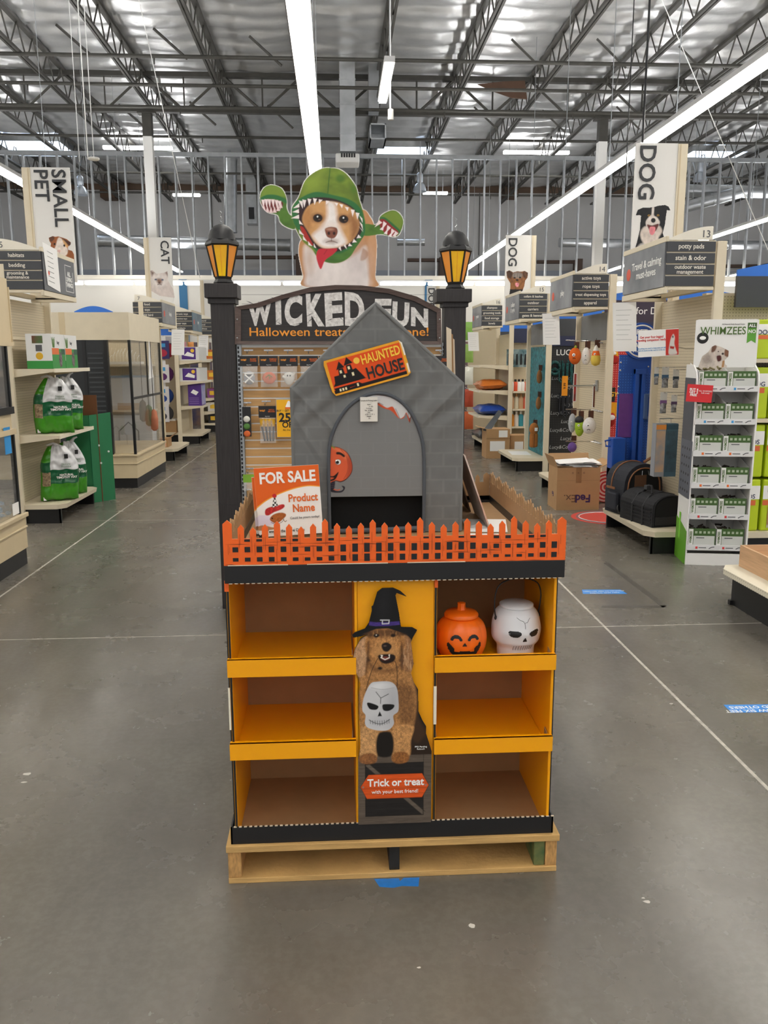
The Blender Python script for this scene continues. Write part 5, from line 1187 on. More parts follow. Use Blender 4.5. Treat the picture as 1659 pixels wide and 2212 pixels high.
def bracket_shelf(t, s, y0, w, z, xf=2.58, th=.03, xp=3.0):
    X = lambda x: s*x
    sh_ = bx('shelf', X(xf), X(xp-.015), y0+.045, y0+w-.045, z-th, z, BEIGE, t, bev=.002)
    bx('price_rail', X(xf-.012), X(xf), y0+.045, y0+w-.045, z-.034, z+.003, mat('price rail', '#e6dcc6', .4), sh_)
    for y in (y0+.042, y0+w-.05):
        g_ = G(); q = [(X(xp-.015), y, z), (X(xf+.01), y, z-.0), (X(xf+.01), y, z-.03), (X(xp-.015), y, z-.085)]
        g_.add(q+[(a, b+.006, c) for a, b, c in q], [(0,1,2,3),(7,6,5,4),(0,4,5,1),(1,5,6,2),(2,6,7,3),(3,7,4,0)]); obj('bracket', g_, BEIGE, sh_)
    return sh_
GRAPHIC = mat('smoky grey graphic', '#8d8f93', .35, col2='#5a5d63', vscale=3)
def aisle_sign(s, y0, num, rows, label, side=None, d=.95, x0=2.53, x1=2.92, z0=2.10, z1=2.465, graphic=None):
    X = lambda x: s*x
    t = thing('aisle_sign', label, 'sign', (X((x0+x1)/2), y0+d/2, z0))
    co = bx('core', X(x0+.012), X(x1), y0+.012, y0+.03, z0+.0, z1, BEIGE, t); bx('core', X(x0+.012), X(x1), y0+d-.03, y0+d-.012, z0, z1, BEIGE, t); bx('core', X(x0+.012), X(x0+.03), y0+.03, y0+d-.03, z0, z1, BEIGE, t)
    bx('lower_rail', X(x0), X(x0+.03), y0, y0+d, z0-.03, z0+.018, BEIGE, t, bev=.004); bx('lower_rail', X(x0+.03), X(x1), y0, y0+.03, z0-.004, z0+.018, BEIGE, t, bev=.003); bx('lower_rail', X(x0+.03), X(x1), y0+d-.03, y0+d, z0-.03, z0+.018, BEIGE, t, bev=.003)
    bx('mount_beam', X(x1-.05), X(x1+.02), y0+.04, y0+d-.03, z0-.0, z0+.04, BEIGE, t)
    bx('upper_rail', X(x0-.004), X(x0+.02), y0-.0, y0+d, z1-.012, z1+.03, BEIGE, t, bev=.004)
    H = (z1-z0-.025)/4
    for k in range(4):
        za = z1-.006-H*(k+1)+.008; zb = za+H-.012
        sl_ = bx('name_slat', X(x0+.008), X(x1-.004), y0+.002, y0+.012, za, zb, CHARCOAL, t)
        if k < len(rows) and rows[k]:
            two = '\n' in rows[k]
            text(rows[k], (.05 if len(rows[k]) < 16 else .042) if not two else .043, (X((x0+x1)/2), y0+.0015, (za+zb)/2), CREAMTXT, sl_, bold=.012, lh=.85, sx=.95)
    # arched crest with the aisle number, high on the outer side
    n = 10; cr_ = [(0, 0)] + [((x1-x0)*.92*k/n, .10*math.sin(k/n*math.pi/2)) for k in range(n+1)] + [((x1-x0)*.92, 0)]
    pts = [(x0+.0+a, b) for a, b in cr_]; pts = pts if s > 0 else [(-a, b) for a, b in pts][::-1]
    c_ = obj('crest', G().prism([(a, b) for a, b in pts], .01, (0, y0+.003, z1+.002), *FRONT), mat('cream crest', '#e9e3d4', .5), t)
    if num: text(num, .075, (X(x0+(x1-x0)*.78), y0+.002, z1+.043), GREYTXT, c_)
    sd = bx('side_panel', X(x0-.002), X(x0+.012), y0+.02, y0+d-.02, z0+.024, z1-.012, graphic or GRAPHIC, t)
    fm = TOWEST if s > 0 else TOEAST; xs_ = X(x0-.0025)
    dot = G().ball((xs_, y0+(d*.84 if s > 0 else d*.16), (z0+z1)/2), .004, .05, .05, 14, 8); obj('red_dot', dot, mat('red dot print', '#d8563c', .5), sd)
    if side: text(side, .085, (xs_, y0+d*.42 if s > 0 else y0+d*.58, (z0+z1)/2+.01), WHITETXT, sd, fm, bold=.012, lh=.9, sx=1.12)
    return t
def notice(s, y, z, label, x=2.52, w=.2, h=.3, tilt=.1):
    t = thing('paper_notice', label, 'paper', (s*x, y, z))
    r_ = Vector((math.cos(.5)*1, -math.sin(.5)*s, 0)) if s > 0 else Vector((math.cos(.5), math.sin(.5), 0)); u_ = Vector((tilt*-.6*s, 0, 1)).normalized()
    obj('sheet', G().prism([(-w/2, -h), (w/2, -h), (w/2, 0), (-w/2, 0)], .0012, (s*x, y, z), r_, u_), PAPER, t)
    for k in range(7): obj('print_line', G().prism([(-w*.36, -h*.16-k*h*.1), (w*(.3-.07*(k % 3)), -h*.16-k*h*.1), (w*(.3-.07*(k % 3)), -h*.154-k*h*.1), (-w*.36, -h*.154-k*h*.1)], .0003, Vector((s*x, y, z))-r_.cross(u_)*-.0012, r_, u_), mat('faint grey print', '#9a9a9c', .6), t)
    return t
def category_sign(s, y, u0, u1, vt, zb, word, label, tpx, tsz, pic=None, picbox=None, post=True, lines=None):
    a, b = aty(u0, vt+15, y), aty(u1, vt+15, y); zt = aty(u0, vt, y).z
    t = thing('category_sign', label, 'sign', ((a.x+b.x)/2, y, zb))
    bx('board', a.x, b.x, y-.02, y, zb, zt, mat('white sign board', '#e4e2de', .5), t)
    px = (b.x, b.x+.085) if s > 0 else (a.x-.085, a.x)
    bx('edge_post', px[0], px[1], y-.03, y+.03, 0, zt-.005, BEIGE, t); xe = b.x+.02 if s > 0 else a.x-.02
    bx('edge_trim', xe-.004, xe+.004, y-.034, y-.03, zb-.1, zt-.01, BEIGE2, t)
    for w_, (u, v) in zip(word, tpx):
        p = aty(u, v, y); text(w_, tsz, (p.x, y-.021, p.z), mat('raised charcoal letters', '#2d2f33', .5), t, (Vector((0, 0, -1)), Vector((1, 0, 0))), bold=.012, depth=.008)
    if pic:
        q, pts = pic(); c0, c1 = aty(picbox[0], picbox[3], y), aty(picbox[2], picbox[1], y)
        q.sheet('animal_print', (c0.x, y-.0215, c0.z), *FRONT, c1.x-c0.x, c1.z-c0.z, t, mask=q.poly(pts))
    return t
# pictures on the category boards (crop coordinates of the photograph)
def collie():
    p = Pic(160, 915, 645, 1520, 120, '#17171b'); o_ = [(165,1055),(190,985),(260,955),(350,955),(420,945),(470,930),(560,920),(610,940),(640,990),(590,985),(580,1080),(575,1160),(560,1230),(550,1280),(570,1330),(560,1360),(330,1440),(170,1512),(200,1400),(220,1300),(235,1230),(235,1150),(240,1060),(215,1050)]
    p.poly([(260,1230),(320,1190),(480,1180),(540,1250),(500,1330),(470,1400),(330,1440),(270,1380),(240,1300)], '#cfc2b8', 12, True); p.poly([(250,1420),(330,1430),(250,1480),(180,1510)], '#d8d0ca', 14, True, .7)
    p.poly([(385,955),(412,950),(415,1050),(460,1080),(500,1140),(480,1190),(440,1240),(370,1240),(320,1190),(310,1130),(350,1070),(380,1040)], '#d9cfc8', 8, True)
    p.poly([(330,1170),(400,1180),(485,1160),(470,1220),(440,1260),(380,1260),(345,1215)], '#5b2a26', 6, True); p.poly([(375,1200),(440,1205),(440,1270),(410,1305),(375,1290),(362,1240)], '#d77f86', 5, True)
    p.ell(410, 1117, 32, 30, '#151417', 4); p.ell(348, 1055, 16, 12, '#b98d3c', 3); p.ell(348, 1055, 8, 8, '#111', 2); p.ell(472, 1052, 16, 12, '#b98d3c', 3); p.ell(472, 1052, 8, 8, '#111', 2)
    p.grain(.03, .02, .3, 4); return p, o_
def yorkie():
    p = Pic(185, 550, 490, 890, 90, '#8a5a34'); o_ = [(190,575),(230,558),(280,585),(330,570),(390,575),(430,565),(475,590),(470,650),(440,690),(430,760),(415,800),(410,820),(330,860),(232,885),(245,800),(245,720),(200,650)]
    p.poly([(270,600),(340,580),(400,600),(400,640),(340,660),(270,640)], '#8b8078', 14, True); p.poly([(240,800),(410,800),(415,830),(232,890)], '#1d1a1a', 6); p.poly([(190,580),(230,560),(275,600),(250,660),(210,650)], '#4a3222', 10, True); p.poly([(400,600),(430,566),(474,592),(460,650),(430,660)], '#5a3c28', 10, True)
    p.ell(300, 655, 14, 10, '#140d0a', 4); p.ell(372, 650, 14, 10, '#140d0a', 4); p.ell(335, 682, 18, 12, '#140d0a', 4); p.poly([(315,720),(355,720),(358,755),(335,770),(315,752)], '#d98a94', 4, True); p.grain(.06, .03, .55, 5); return p, o_
def cavy():
    p = Pic(755, 1175, 1105, 1575, 100, '#9a5a30'); o_ = [(765,1205),(820,1180),(850,1190),(900,1185),(960,1205),(1010,1225),(1065,1275),(1055,1310),(1020,1335),(1020,1380),(1075,1400),(1095,1450),(1095,1560),(960,1515),(880,1480),(765,1435),(770,1380),(790,1290),(770,1250)]
    p.poly([(890,1215),(930,1210),(980,1290),(1015,1380),(990,1460),(920,1485),(850,1470),(815,1410),(850,1330)], '#e6d8cc', 8, True); p.poly([(770,1195),(825,1183),(840,1220),(790,1265)], '#5e3a28', 6, True); p.poly([(950,1215),(1065,1278),(1050,1318),(1000,1290)], '#4d3026', 6, True); p.poly([(955,1230),(1010,1300),(1015,1350),(975,1320)], '#d8a66c', 10, True)
    p.ell(838, 1298, 12, 16, '#1a0d0a', 3); p.ell(970, 1320, 12, 18, '#1a0d0a', 3); p.ell(893, 1400, 22, 16, '#d8a9a0', 8); p.line([(893,1410),(893,1440)], 4, '#a87a70'); p.grain(.03, .03, .2, 7); return p, o_
def kitty():
    p = Pic(545, 95, 780, 375, 80, '#d3c7c2'); o_ = [(568,110),(585,105),(620,140),(660,135),(690,130),(720,115),(725,160),(720,200),(735,230),(765,290),(775,370),(700,360),(640,350),(560,300),(555,240),(570,200),(560,150)]
    p.ell(645, 205, 70, 60, '#e4dcd8', 20); p.poly([(620,190),(670,190),(660,235),(630,235)], '#8a6a5c', 12, True); p.poly([(570,112),(600,130),(580,165)], '#7e6258', 8); p.poly([(700,130),(720,118),(720,160)], '#7e6258', 8); p.ell(612, 195, 11, 7, '#3c4a66', 3); p.ell(672, 198, 11, 7, '#3c4a66', 3); p.ell(642, 222, 9, 6, '#4a2f28', 3); p.line([(625,245),(643,236),(662,246)], 5, '#4a2f28', 3); p.grain(.05, .03, .18, 4); return p, o_

E13 = endcap(1, 6.4, 'beige endcap under aisle sign 13 with pet carriers on its deck')
aisle_sign(1, 6.4, '13', ('potty pads', 'stain & odor', 'outdoor waste\nmanagement', ''), 'aisle 13 sign listing potty pads, stain and odor', 'Travel & calming\nmust-haves')
category_sign(1, 7.62, 1372, 1463, 310, 2.2, ('DOG',), 'tall white dog sign with a border collie portrait', ((1394, 374),), .205, collie, (1340+160/5.98, 290+915/5.98, 1340+645/5.98, 290+1520/5.98))
E14 = endcap(1, 8.9, 'beige endcap under aisle sign 14 with hanging plush toys', tall=None)
aisle_sign(1, 8.9, '14', ('active toys', 'rope toys', 'treat dispensing toys', 'apparel'), 'aisle 14 sign listing active toys and rope toys', 'play')
E15 = endcap(1, 11.5, 'beige endcap under aisle sign 15 with a teal back panel', panel=mat('teal wave board', '#2a8c97', .5, col2='#123f4a', vscale=22), pz1=1.75)
bx('upper_panel', 2.985, 2.995, 11.54, 12.68, 1.78, 2.08, mat('dull grey panel', '#77797c', .5, var=.1, vscale=4), E15)
bx('upper_panel', 2.985, 2.989, 8.94, 10.08, 1.78, 2.08, mat('dull grey panel'), E14)
aisle_sign(1, 11.5, '15', ('collars & leashes', 'outdoor', 'carriers', 'gates & kennels'), 'aisle 15 sign listing collars and leashes', 'collars\n& style')
E16 = endcap(1, 14.0, 'beige endcap with food bags on shelves under the shampoo sign', pz1=2.0)
aisle_sign(1, 14.0, '16', ('shampoo', 'grooming tools', 'food storage', 'bowls'), 'aisle 16 sign listing shampoo and grooming tools', 'groom', x0=2.45, x1=2.80)
category_sign(1, 15.6, 1092, 1148, 508, 2.3, ('DOG',), 'smaller white dog sign with a terrier portrait', ((1106, 545),), .225, yorkie, (1060+185/5.925, 490+550/5.925, 1060+490/5.925, 490+890/5.925))
category_sign(1, 20.5, 922, 942, 618, 2.0, ('DOG',), 'farthest dog sign partly hidden behind the right lantern post', ((931, 645),), .22)
notice(1, 7.25, 2.06, 'white paper notice hanging under the potty pads sign', w=.2, h=.42)
notice(1, 9.75, 2.1, 'white paper notice hanging under the active toys sign', w=.2, h=.36)
notice(1, 14.85, 2.05, 'white paper notice hanging under the shampoo sign', x=2.45, w=.2, h=.33)
for z in (1.47, 1.05, .62): bracket_shelf(E16, 1, 14.0, 1.22, z, 2.45)

# ------------------------------------------------------------------ gondola runs behind the endcaps (faces turned to the camera)
def run(s, y, label, x1=6.5, h=2.1, panel=PEG, x0=3.02):
    t = thing('shelving_run', label, 'shelving', (s*(x0+x1)/2, y, 0))
    bx('spine', s*x0, s*x1, y+.42, y+.5, .02, h, BEIGE, t); bx('face_panel', s*x0, s*x1, y+.405, y+.42, .2, h-.02, panel, t)
    bx('base_deck', s*x0, s*x1, y, y+.42, .15, .2, BEIGE, t); bx('kick_plate', s*x0, s*x1, y+.05, y+.06, 0, .15, KICK, t)
    bx('rear_panel', s*x0, s*x1, y+.5, y+1.0, .15, .2, BEIGE, t)
    return t
R13 = run(1, 6.32, 'shelving run of puppy pad packs at the right edge')
R14 = run(1, 8.92, 'red pegboard shelving run with food shaped toys behind aisle sign 14', panel=PEGRED)
R15 = run(1, 11.52, 'black pegboard shelving run with leashes behind aisle sign 15', panel=PEGBLACK, h=2.0)
R16 = run(1, 14.02, 'shelving run with grooming bottles behind the teal endcap', h=2.0)
R17 = run(1, 17.2, 'far shelving run and cooler on the right', h=2.1)
def header(t, s, y, z, x0, x1, m, word=None, wx=None, arch=True, tm=WHITETXT, lm='header_board'):
    hb = bx(lm, s*x0, s*x1, y, y+.03, z, z+.24, m, t)
    if arch:
        n = 12; pts = [(x0, 0)]+[(x0+(x1-x0)*k/n, .05+.09*math.sin(math.pi*k/n)) for k in range(n+1)]+[(x1, 0)]
        pts = pts if s > 0 else [(-a, b) for a, b in pts]
        obj('blue_crest', G().prism(pts[::-1] if s > 0 else pts, .02, (0, y+.005, z+.24), *FRONT), BLUE, hb)
    if word: text(word, .11, (s*wx, y-.001, z+.12), tm, hb, align='LEFT')
header(R15, 1, 11.9, 1.9, 3.02, 4.4, NAVY if 0 else CHARCOAL, 'collars', 3.62)
header(R14, 1, 9.3, 1.98, 3.02, 4.6, mat('plum header', '#33283a', .5), 'Toys for Destroyers', 3.12)
header(R13, 1, 6.6, 1.98, 3.2, 4.6, CHARCOAL); header(R16, 1, 14.3, 1.85, 3.05, 3.7, NAVY); header(R17, 1, 17.5, 1.9, 3.05, 4.1, CHARCOAL)
bx('navy_band', 3.02, 4.4, 11.9, 11.925, 1.76, 1.9, NAVY, R15); bx('navy_band', 3.02, 4.6, 9.3, 9.325, 1.8, 1.98, NAVY, R14)
pb = aty(1206, 762, 11.92); text('LUCY & CO.', .115, (aty(1201, 765, 11.92).x, 11.92, pb.z), WHITETXT, R15, align='LEFT', bold=.012)
rg = random.Random(2)
for j in range(9):
    for i in range(4): text('Lucy&Co', .075, (3.12+.33*i+(.16 if j % 2 else 0), 11.923, 1.3-j*.125), mat('dim white print', '#b4b4b6', .6), R15, align='LEFT', shear=.2)
# harness and leashes
TEALF = mat('teal patterned strap', '#1f6a68', .7, col2='#0f1a1c', vscale=40)
t = thing('dog_harness', 'teal and black patterned dog harness hanging on the black pegboard', 'harness', aty(1200, 800, 11.85))
p = aty(1198, 795, 11.85); r_ = .075
obj('loop', G().tube([(p.x+r_*math.cos(a), 11.85, p.z+r_*1.15*math.sin(a)) for a in np.linspace(0, 2*math.pi, 18, endpoint=False)], .022, 8, closed=True), TEALF, t, smooth=True)
obj('strap', G().tube([(p.x-.08, 11.86, p.z-.05), (p.x, 11.83, p.z-.01), (p.x+.08, 11.86, p.z-.05)], .02, 6), TEALF, t)
for k in range(7):
    p = aty(1212+9*(k % 4), (800 if k < 4 else 870)+6*(k % 2), 11.86)
    lw = ('first', 'second', 'third', 'fourth', 'first', 'second', 'third')[k]
    tag(obj('dog_leash', G().tube([(p.x-.02, 11.87, p.z+.14), (p.x-.025, 11.86, p.z-.14), (p.x, 11.85, p.z-.17), (p.x+.025, 11.86, p.z-.14), (p.x+.02, 11.87, p.z+.14)], .012, 6), TEALF if k < 4 else mat('black leash web', '#24242a', .7)), '%s leash on the black pegboard, %s from the harness' % ('teal' if k < 4 else 'black lower', lw), 'leash', 'leashes on the black pegboard')
# ------------------------------------------------------------------ plush toys
def plush(label, u, v, wpx, hpx, y, col, shape='round', face=True, extra=None):
    p = aty(u, v, y); s_ = y/1780*1.0; rx, rz = wpx*s_/2, hpx*s_/2
    t = thing('plush_toy', label, 'toy', (p.x, p.y, p.z-rz), 0, 'plush toys on endcap hooks')
    m_ = mat('plush '+col, col, .95, var=.06, vscale=40, bump=.3, bscale=150)
    fn = None
    if shape == 'pumpkin': fn = lambda d: 1-.06*abs(math.sin(math.atan2(d.y, d.x)*4))
    if shape == 'ghost': fn = lambda d: 1.0-.12*d.z*d.z if d.z > 0 else 1.0-.28*d.z*d.z
    if shape == 'corn': fn = lambda d: 1.0 if d.z < 0 else 1.0-.0*d.z
    if shape == 'corn':
        obj('body', G().lathe([(.01, -rz), (rx*.8, -rz*.85), (rx, -rz*.45), (rx*.86, -.0)], p, 18), mat('plush yellow', '#e0c455', .95), t, smooth=True)
        obj('middle', G().lathe([(rx*.86, 0), (rx*.62, rz*.45)], p, 18), mat('plush orange', '#e56a22', .95), t, smooth=True)
        obj('tip', G().lathe([(rx*.62, rz*.45), (rx*.3, rz*.85), (.005, rz)], p, 18), mat('plush white', '#e6e2da', .95), t, smooth=True)
    elif shape == 'doll':
        obj('head', G().ball((p.x, p.y, p.z+rz*.5), rx*.95, rx*.6, rz*.5, 16, 10), m_, t, smooth=True); obj('body', G().box(p.x-rx*.85, p.x+rx*.85, p.y-rx*.4, p.y+rx*.4, p.z-rz, p.z+rz*.2), m_, t, bev=.03)
        bx('paper_tag', p.x+.0, p.x+rx*.6, p.y-rx*.62, p.y-rx*.6, p.z+rz*.35, p.z+rz*.62, PAPER, t); obj('seam', G().tube([(p.x, p.y-rx*.42, p.z-rz), (p.x, p.y-rx*.42, p.z+rz*.1)], .006, 5), mat('dark seam', '#6b4220', .9), t)
    else: obj('body', G().ball(p, rx, rx*.7, rz, 20, 12, fn), m_, t, smooth=True)
    if face:
        q = G().ball((p.x-rx*.38, p.y-rx*.62, p.z+rz*.12), rx*.26, rx*.12, rx*.26, 12, 6); e = obj('eye', q, WHITETXT, t, smooth=True)
        obj('pupil', G().ball((p.x-rx*.4, p.y-rx*.72, p.z+rz*.12), rx*.1, rx*.05, rx*.1, 8, 5), BLACK, e)
        obj('mouth', G().tube([(p.x-rx*.5, p.y-rx*.55, p.z-rz*.32), (p.x-rx*.3, p.y-rx*.62, p.z-rz*.24), (p.x-rx*.05, p.y-rx*.68, p.z-rz*.32)], rx*.05, 5), BLACK, t)
    if extra == 'stem': obj('stem', G().tube([(p.x, p.y, p.z+rz*.95), (p.x+.01, p.y, p.z+rz*1.2)], [.016, .01], 6), mat('plush lime', '#9aa832', .9), t)
    if extra == 'hair': obj('hair', G().ball((p.x-rx*.1, p.y, p.z+rz*.6), rx*.95, rx*.75, rz*.45, 14, 8), BLACK, t, smooth=True)
    obj('hang_card', G().box(p.x+.0, p.x+.06, p.y+.05, p.y+.054, p.z+rz*.75, p.z+rz*.75+.085), mat('brown toy tag', '#5a3320', .6), t)
    obj('hang_loop', G().tube([(p.x, p.y+.01, p.z+rz*.9), (p.x+.005, p.y+.02, p.z+rz*.9+.085)], .003, 4), BLACK, t)
    return t
plush('round orange pumpkin plush on the upper hook of aisle 14 endcap', 1242, 769, 27, 36, 9.25, '#d9641c', 'pumpkin', True, 'stem')
plush('tall white ghost plush between the pumpkin and candy corn plush', 1266, 771, 20, 46, 9.2, '#e4e0da', 'ghost')
plush('candy corn plush striped white, orange and yellow', 1287, 768, 21, 44, 9.15, '#e0c455', 'corn')
plush('grey plush monster at the left of the lower hook row', 1236, 914, 17, 42, 9.3, '#aeb0b2', 'round')
plush('lime green monster plush with black hair on the lower row', 1252, 921, 21, 44, 9.22, '#9ab82e', 'round', True, 'hair')
plush('puffy white mummy plush at the right of the lower row', 1273, 921, 30, 45, 9.15, '#dedad6', 'ghost')
plush('purple and yellow plush peeking over the courier box', 1236, 966, 20, 22, 9.3, '#6d4f94', 'round', False)
for i, (v, lab) in enumerate(((735, 'upper'), (884, 'lower'), (953, 'lowest'))):
    a, b = aty(1222, v, 9.3), aty(1302, v+6, 9.1)
    tag(obj('display_hook_rail', G().tube([a, (a.x+.3, a.y+.02, a.z-.01), (b.x, b.y, b.z), (2.985, b.y+.3, b.z+.01)], .006, 6), CHROME), '%s wire hook rail carrying plush toys on aisle 14 endcap' % lab, 'hook')
for i, (u0, v0, u1, v1, c) in enumerate(((1237, 806, 1247, 868, '#c23b35'), (1279, 829, 1297, 881, '#8a4a2a'))):
    a, b = aty(u0, v1, 9.45), aty(u1, v0, 9.45)
    t = thing('photo_card', 'printed photo card with a %s toy on aisle 14 endcap' % ('red' if i == 0 else 'brown and yellow'), 'card', (a.x, 9.45, a.z))
    bx('card', a.x, b.x, 9.45, 9.454, a.z, b.z, PAPER, t); bx('picture', a.x+.008, b.x-.008, 9.448, 9.45, a.z+.008, b.z-.008, mat('card picture %d' % i, '#5a2f26', .5, col2=c, vscale=14), t)
    obj('stem', G().tube([((a.x+b.x)/2, 9.455, (a.z+b.z)/2), ((a.x+b.x)/2+.1, 9.5, (a.z+b.z)/2), (2.985, 9.55, (a.z+b.z)/2)], .004, 4), CHROME, t)
a, b = aty(1213, 855, 9.3), aty(1227, 812, 9.3)
t = thing('price_flag', 'narrow orange price flag on a grey arm beside the plush toys', 'sign', (a.x, 9.3, a.z)); bx('flag', a.x, b.x, 9.298, 9.302, a.z, b.z, mat('orange flag', '#ee9a1c', .5), t); text('9.99', .04, ((a.x+b.x)/2, 9.298, (a.z+b.z)/2), BLACKTXT, t, (Vector((0, 0, 1)), Vector((-1, 0, 0))), bold=.02)
m = (a.z+b.z)/2; obj('arm', G().tube([(b.x, 9.3, m), (2.975, 9.36, m)], .009, 6), STEEL, t); bx('arm_plate', 2.97, 2.985, 9.33, 9.39, m-.06, m+.06, STEEL, t)
# food shaped toys on the red board
def food(label, u0, v0, u1, v1, kind):
    y = 9.24; a, b = aty(u0, v1, y), aty(u1, v0, y); t = thing('plush_food_toy', label, 'toy', ((a.x+b.x)/2, y, a.z)); w, h = b.x-a.x, b.z-a.z
    if kind == 'pizza':
        obj('slice', G().prism([(0, 0), (w, h*.75), (w*.9, h), (w*.1, h), (0, h*.8)], .06, (a.x, y-.03, a.z), *FRONT), mat('cheese plush', '#e2a51f', .9, var=.1), t, bev=.02)
        obj('topping', G().ball((a.x+w*.6, y-.035, a.z+h*.6), .05, .012, .05, 12, 6), mat('red plush', '#a8261f', .9), t, smooth=True); obj('eye', G().ball((a.x+w*.4, y-.04, a.z+h*.88), .035, .014, .02, 10, 6), WHITETXT, t)
    else:
        for k in range(4): obj('fry', G().tube([(a.x+w*(.15+.22*k), y, a.z+h*.4), (a.x+w*(.1+.25*k), y, a.z+h*(.92+.05*(k % 2)))], .04, 8), mat('fries plush', '#e8a41c', .9), t, smooth=True)
        obj('carton', G().ball(((a.x+b.x)/2, y, a.z+h*.3), w*.55, .07, h*.32, 14, 8), mat('red plush', '#a8261f', .9), t, smooth=True); obj('eye', G().ball((a.x+w*.35, y-.07, a.z+h*.38), .04, .014, .03, 10, 6), WHITETXT, t)
    bx('toy_card', a.x, b.x, y+.03, y+.034, b.z, b.z+.16, mat('black toy card', '#1b1413', .5), t); text('UGY', .07, ((a.x+b.x)/2, y+.03, b.z+.08), YELTXT, t, bold=.03, shear=.2)
food('yellow pizza slice plush toy on the red pegboard', 1312, 757, 1336, 808, 'pizza'); food('red and yellow fries plush toy low on the red pegboard', 1310, 868, 1330, 921, 'fries')

# ------------------------------------------------------------------ bottles on the run behind aisle 15
for i, (v, n) in enumerate(((845, 5), (883, 4), (921, 4))):
    z = aty(1118, v, 14.1).z; bx('shelf', 3.02, 4.6, 14.04, 14.43, z-.03, z, BEIGE, R16)
    for k in range(n):
        p = aty(1100+(39/n)*k+5, v, 14.15); c_ = (('#e9e6e2', '#d8502a', '#f0eeea', '#e9e6e2', '#d8502a'), ('#caa079', '#d8d0b8', '#c7a27c', '#d8694c'), ('#d78a1e', '#e8dfd5', '#2e8c9c', '#e9e2d8'))[i][k]
        t = thing('shampoo_bottle', 'grooming bottle on the %s shelf behind the teal panel, %s from the left' % (('upper', 'middle', 'lower')[i], ('first', 'second', 'third', 'fourth', 'fifth')[k]), 'bottle', (p.x, 14.15, z), 0, 'grooming bottles on shelves')
        h_ = .26 if i else .2
        obj('body', G().lathe([(.04, 0), (.045, .01), (.045, h_*.68), (.02, h_*.8)], (p.x, 14.15, z), 14), mat('bottle '+c_, c_, .4), t, smooth=True)
        obj('cap', G().lathe([(.02, h_*.8), (.02, h_)], (p.x, 14.15, z), 10), WHITE if i == 2 else (mat('tan cap', '#b98a5a', .5) if i == 1 else BLACK), t, smooth=True)
for k in range(5):
    p = aty(1100+9*k, 775, 14.2); t = thing('hanging_pack', 'carded grooming tool on the upper pegboard, %s from the left' % ('first', 'second', 'third', 'fourth', 'fifth')[k], 'package', (p.x, 14.25, p.z-.1), 0, 'carded grooming tools')
    bx('card', p.x-.035, p.x+.035, 14.25, 14.26, p.z-.14, p.z+.16, mat('pale teal card', '#a8bcc0', .5, col2='#2c5c66', vscale=8), t); obj('tool', G().tube([(p.x, 14.235, p.z-.1), (p.x, 14.235, p.z+.08)], [.02, .012], 6), BLACK, t)
    bx('hang_tab', p.x-.01, p.x+.01, 14.26, 14.425, p.z+.15, p.z+.155, CHROME, t)
# teal endcap: brown plush dogs and a sheet of paper
plush('brown gingerbread coloured plush hanging low on the teal panel', 1153, 940, 22, 54, 11.9, '#a86a34', 'doll', False)
plush('tan plush hanging high on the teal panel', 1165, 815, 12, 36, 11.9, '#8a5e34', 'ghost', False)
plush('tan plush hanging in the middle of the teal panel', 1163, 872, 12, 34, 11.9, '#8f6238', 'ghost', False)
tag(obj('blank_sheet', G().prism([(2.58, 11.95), (2.86, 11.9), (2.9, 12.4), (2.62, 12.45)], .001, (0, 0, .1915), (1, 0, 0), (0, 1, 0)), PAPER), 'white sheet lying on the deck of the teal endcap', 'paper')
# bags on the aisle 16 endcap
def bag(name, label, x, y, z, w, d, h, m, cat='bag', lie=True, rotz=0, group=None):
    t = thing(name, label, cat, (x, y, z), rotz, group)
    g_ = pillow(0, 0, 0, h, w, d, 14, 10, seed=int(x*100+y*10)); 
    obj('sack', g_, m, t, world=False, smooth=True)
    return t
for v, z, c, lab in ((838, 1.05, '#c8712f', 'orange food bag lying on the middle shelf of aisle 16 endcap'), (893, .62, '#27479a', 'blue food bag lying on the lower shelf of aisle 16 endcap'), (945, .192, '#2b2c33', 'dark bag lying on the deck of aisle 16 endcap')):
    t = thing('food_bag', lab, 'bag', (2.7, 14.5, z), 0)
    g_ = pillow(0, 0, 0, .86, .46, .17, 14, 16, seed=int(v)); g_.v = [(x, z-.43, y+.085+.012*math.sin(9*z+5*x)) for x, y, z in g_.v]; obj('sack', g_, mat('bag film '+c, c, .3, var=.1, vscale=9), t, world=False, smooth=True)
    bx('label_patch', -.12, .1, -.2, -.12, .165, .17, mat('bag label', '#d8a070', .5), t, world=False)
# cooler and treats far right
t = thing('glass_cooler', 'upright cooler with a glass door and green logo header behind aisle 16', 'cooler', (3.35, 16.6, 0))
a, b = aty(1028, 930, 16.6), aty(1062, 740, 16.6)
bx('body', a.x, b.x+.3, 16.62, 17.1, 0, b.z, mat('dark cooler', '#2a2c2e', .4), t); bx('header', a.x, b.x+.3, 16.6, 16.62, b.z-.26, b.z, BLACK, t); d_ = bx('door', a.x+.03, b.x+.27, 16.6, 16.62, .2, b.z-.3, mat('cooler door', '#8f9a98', .2, var=.3, vscale=4), t)
fr_ = G().box(a.x+.02, a.x+.06, 16.58, 16.6, .2, b.z-.3).box(b.x+.24, b.x+.28, 16.58, 16.6, .2, b.z-.3).box(a.x+.02, b.x+.28, 16.58, 16.6, b.z-.34, b.z-.3); obj('door_frame', fr_, WHITE, d_)
obj('logo', G().lathe([(.07, 0), (.07, .004)], (a.x+.12, 16.595, b.z-.13), 16), mat('green logo', '#3fa35a', .5), t); text('NATURE', .07, (a.x+.22, 16.6, b.z-.13), WHITETXT, t, align='LEFT')
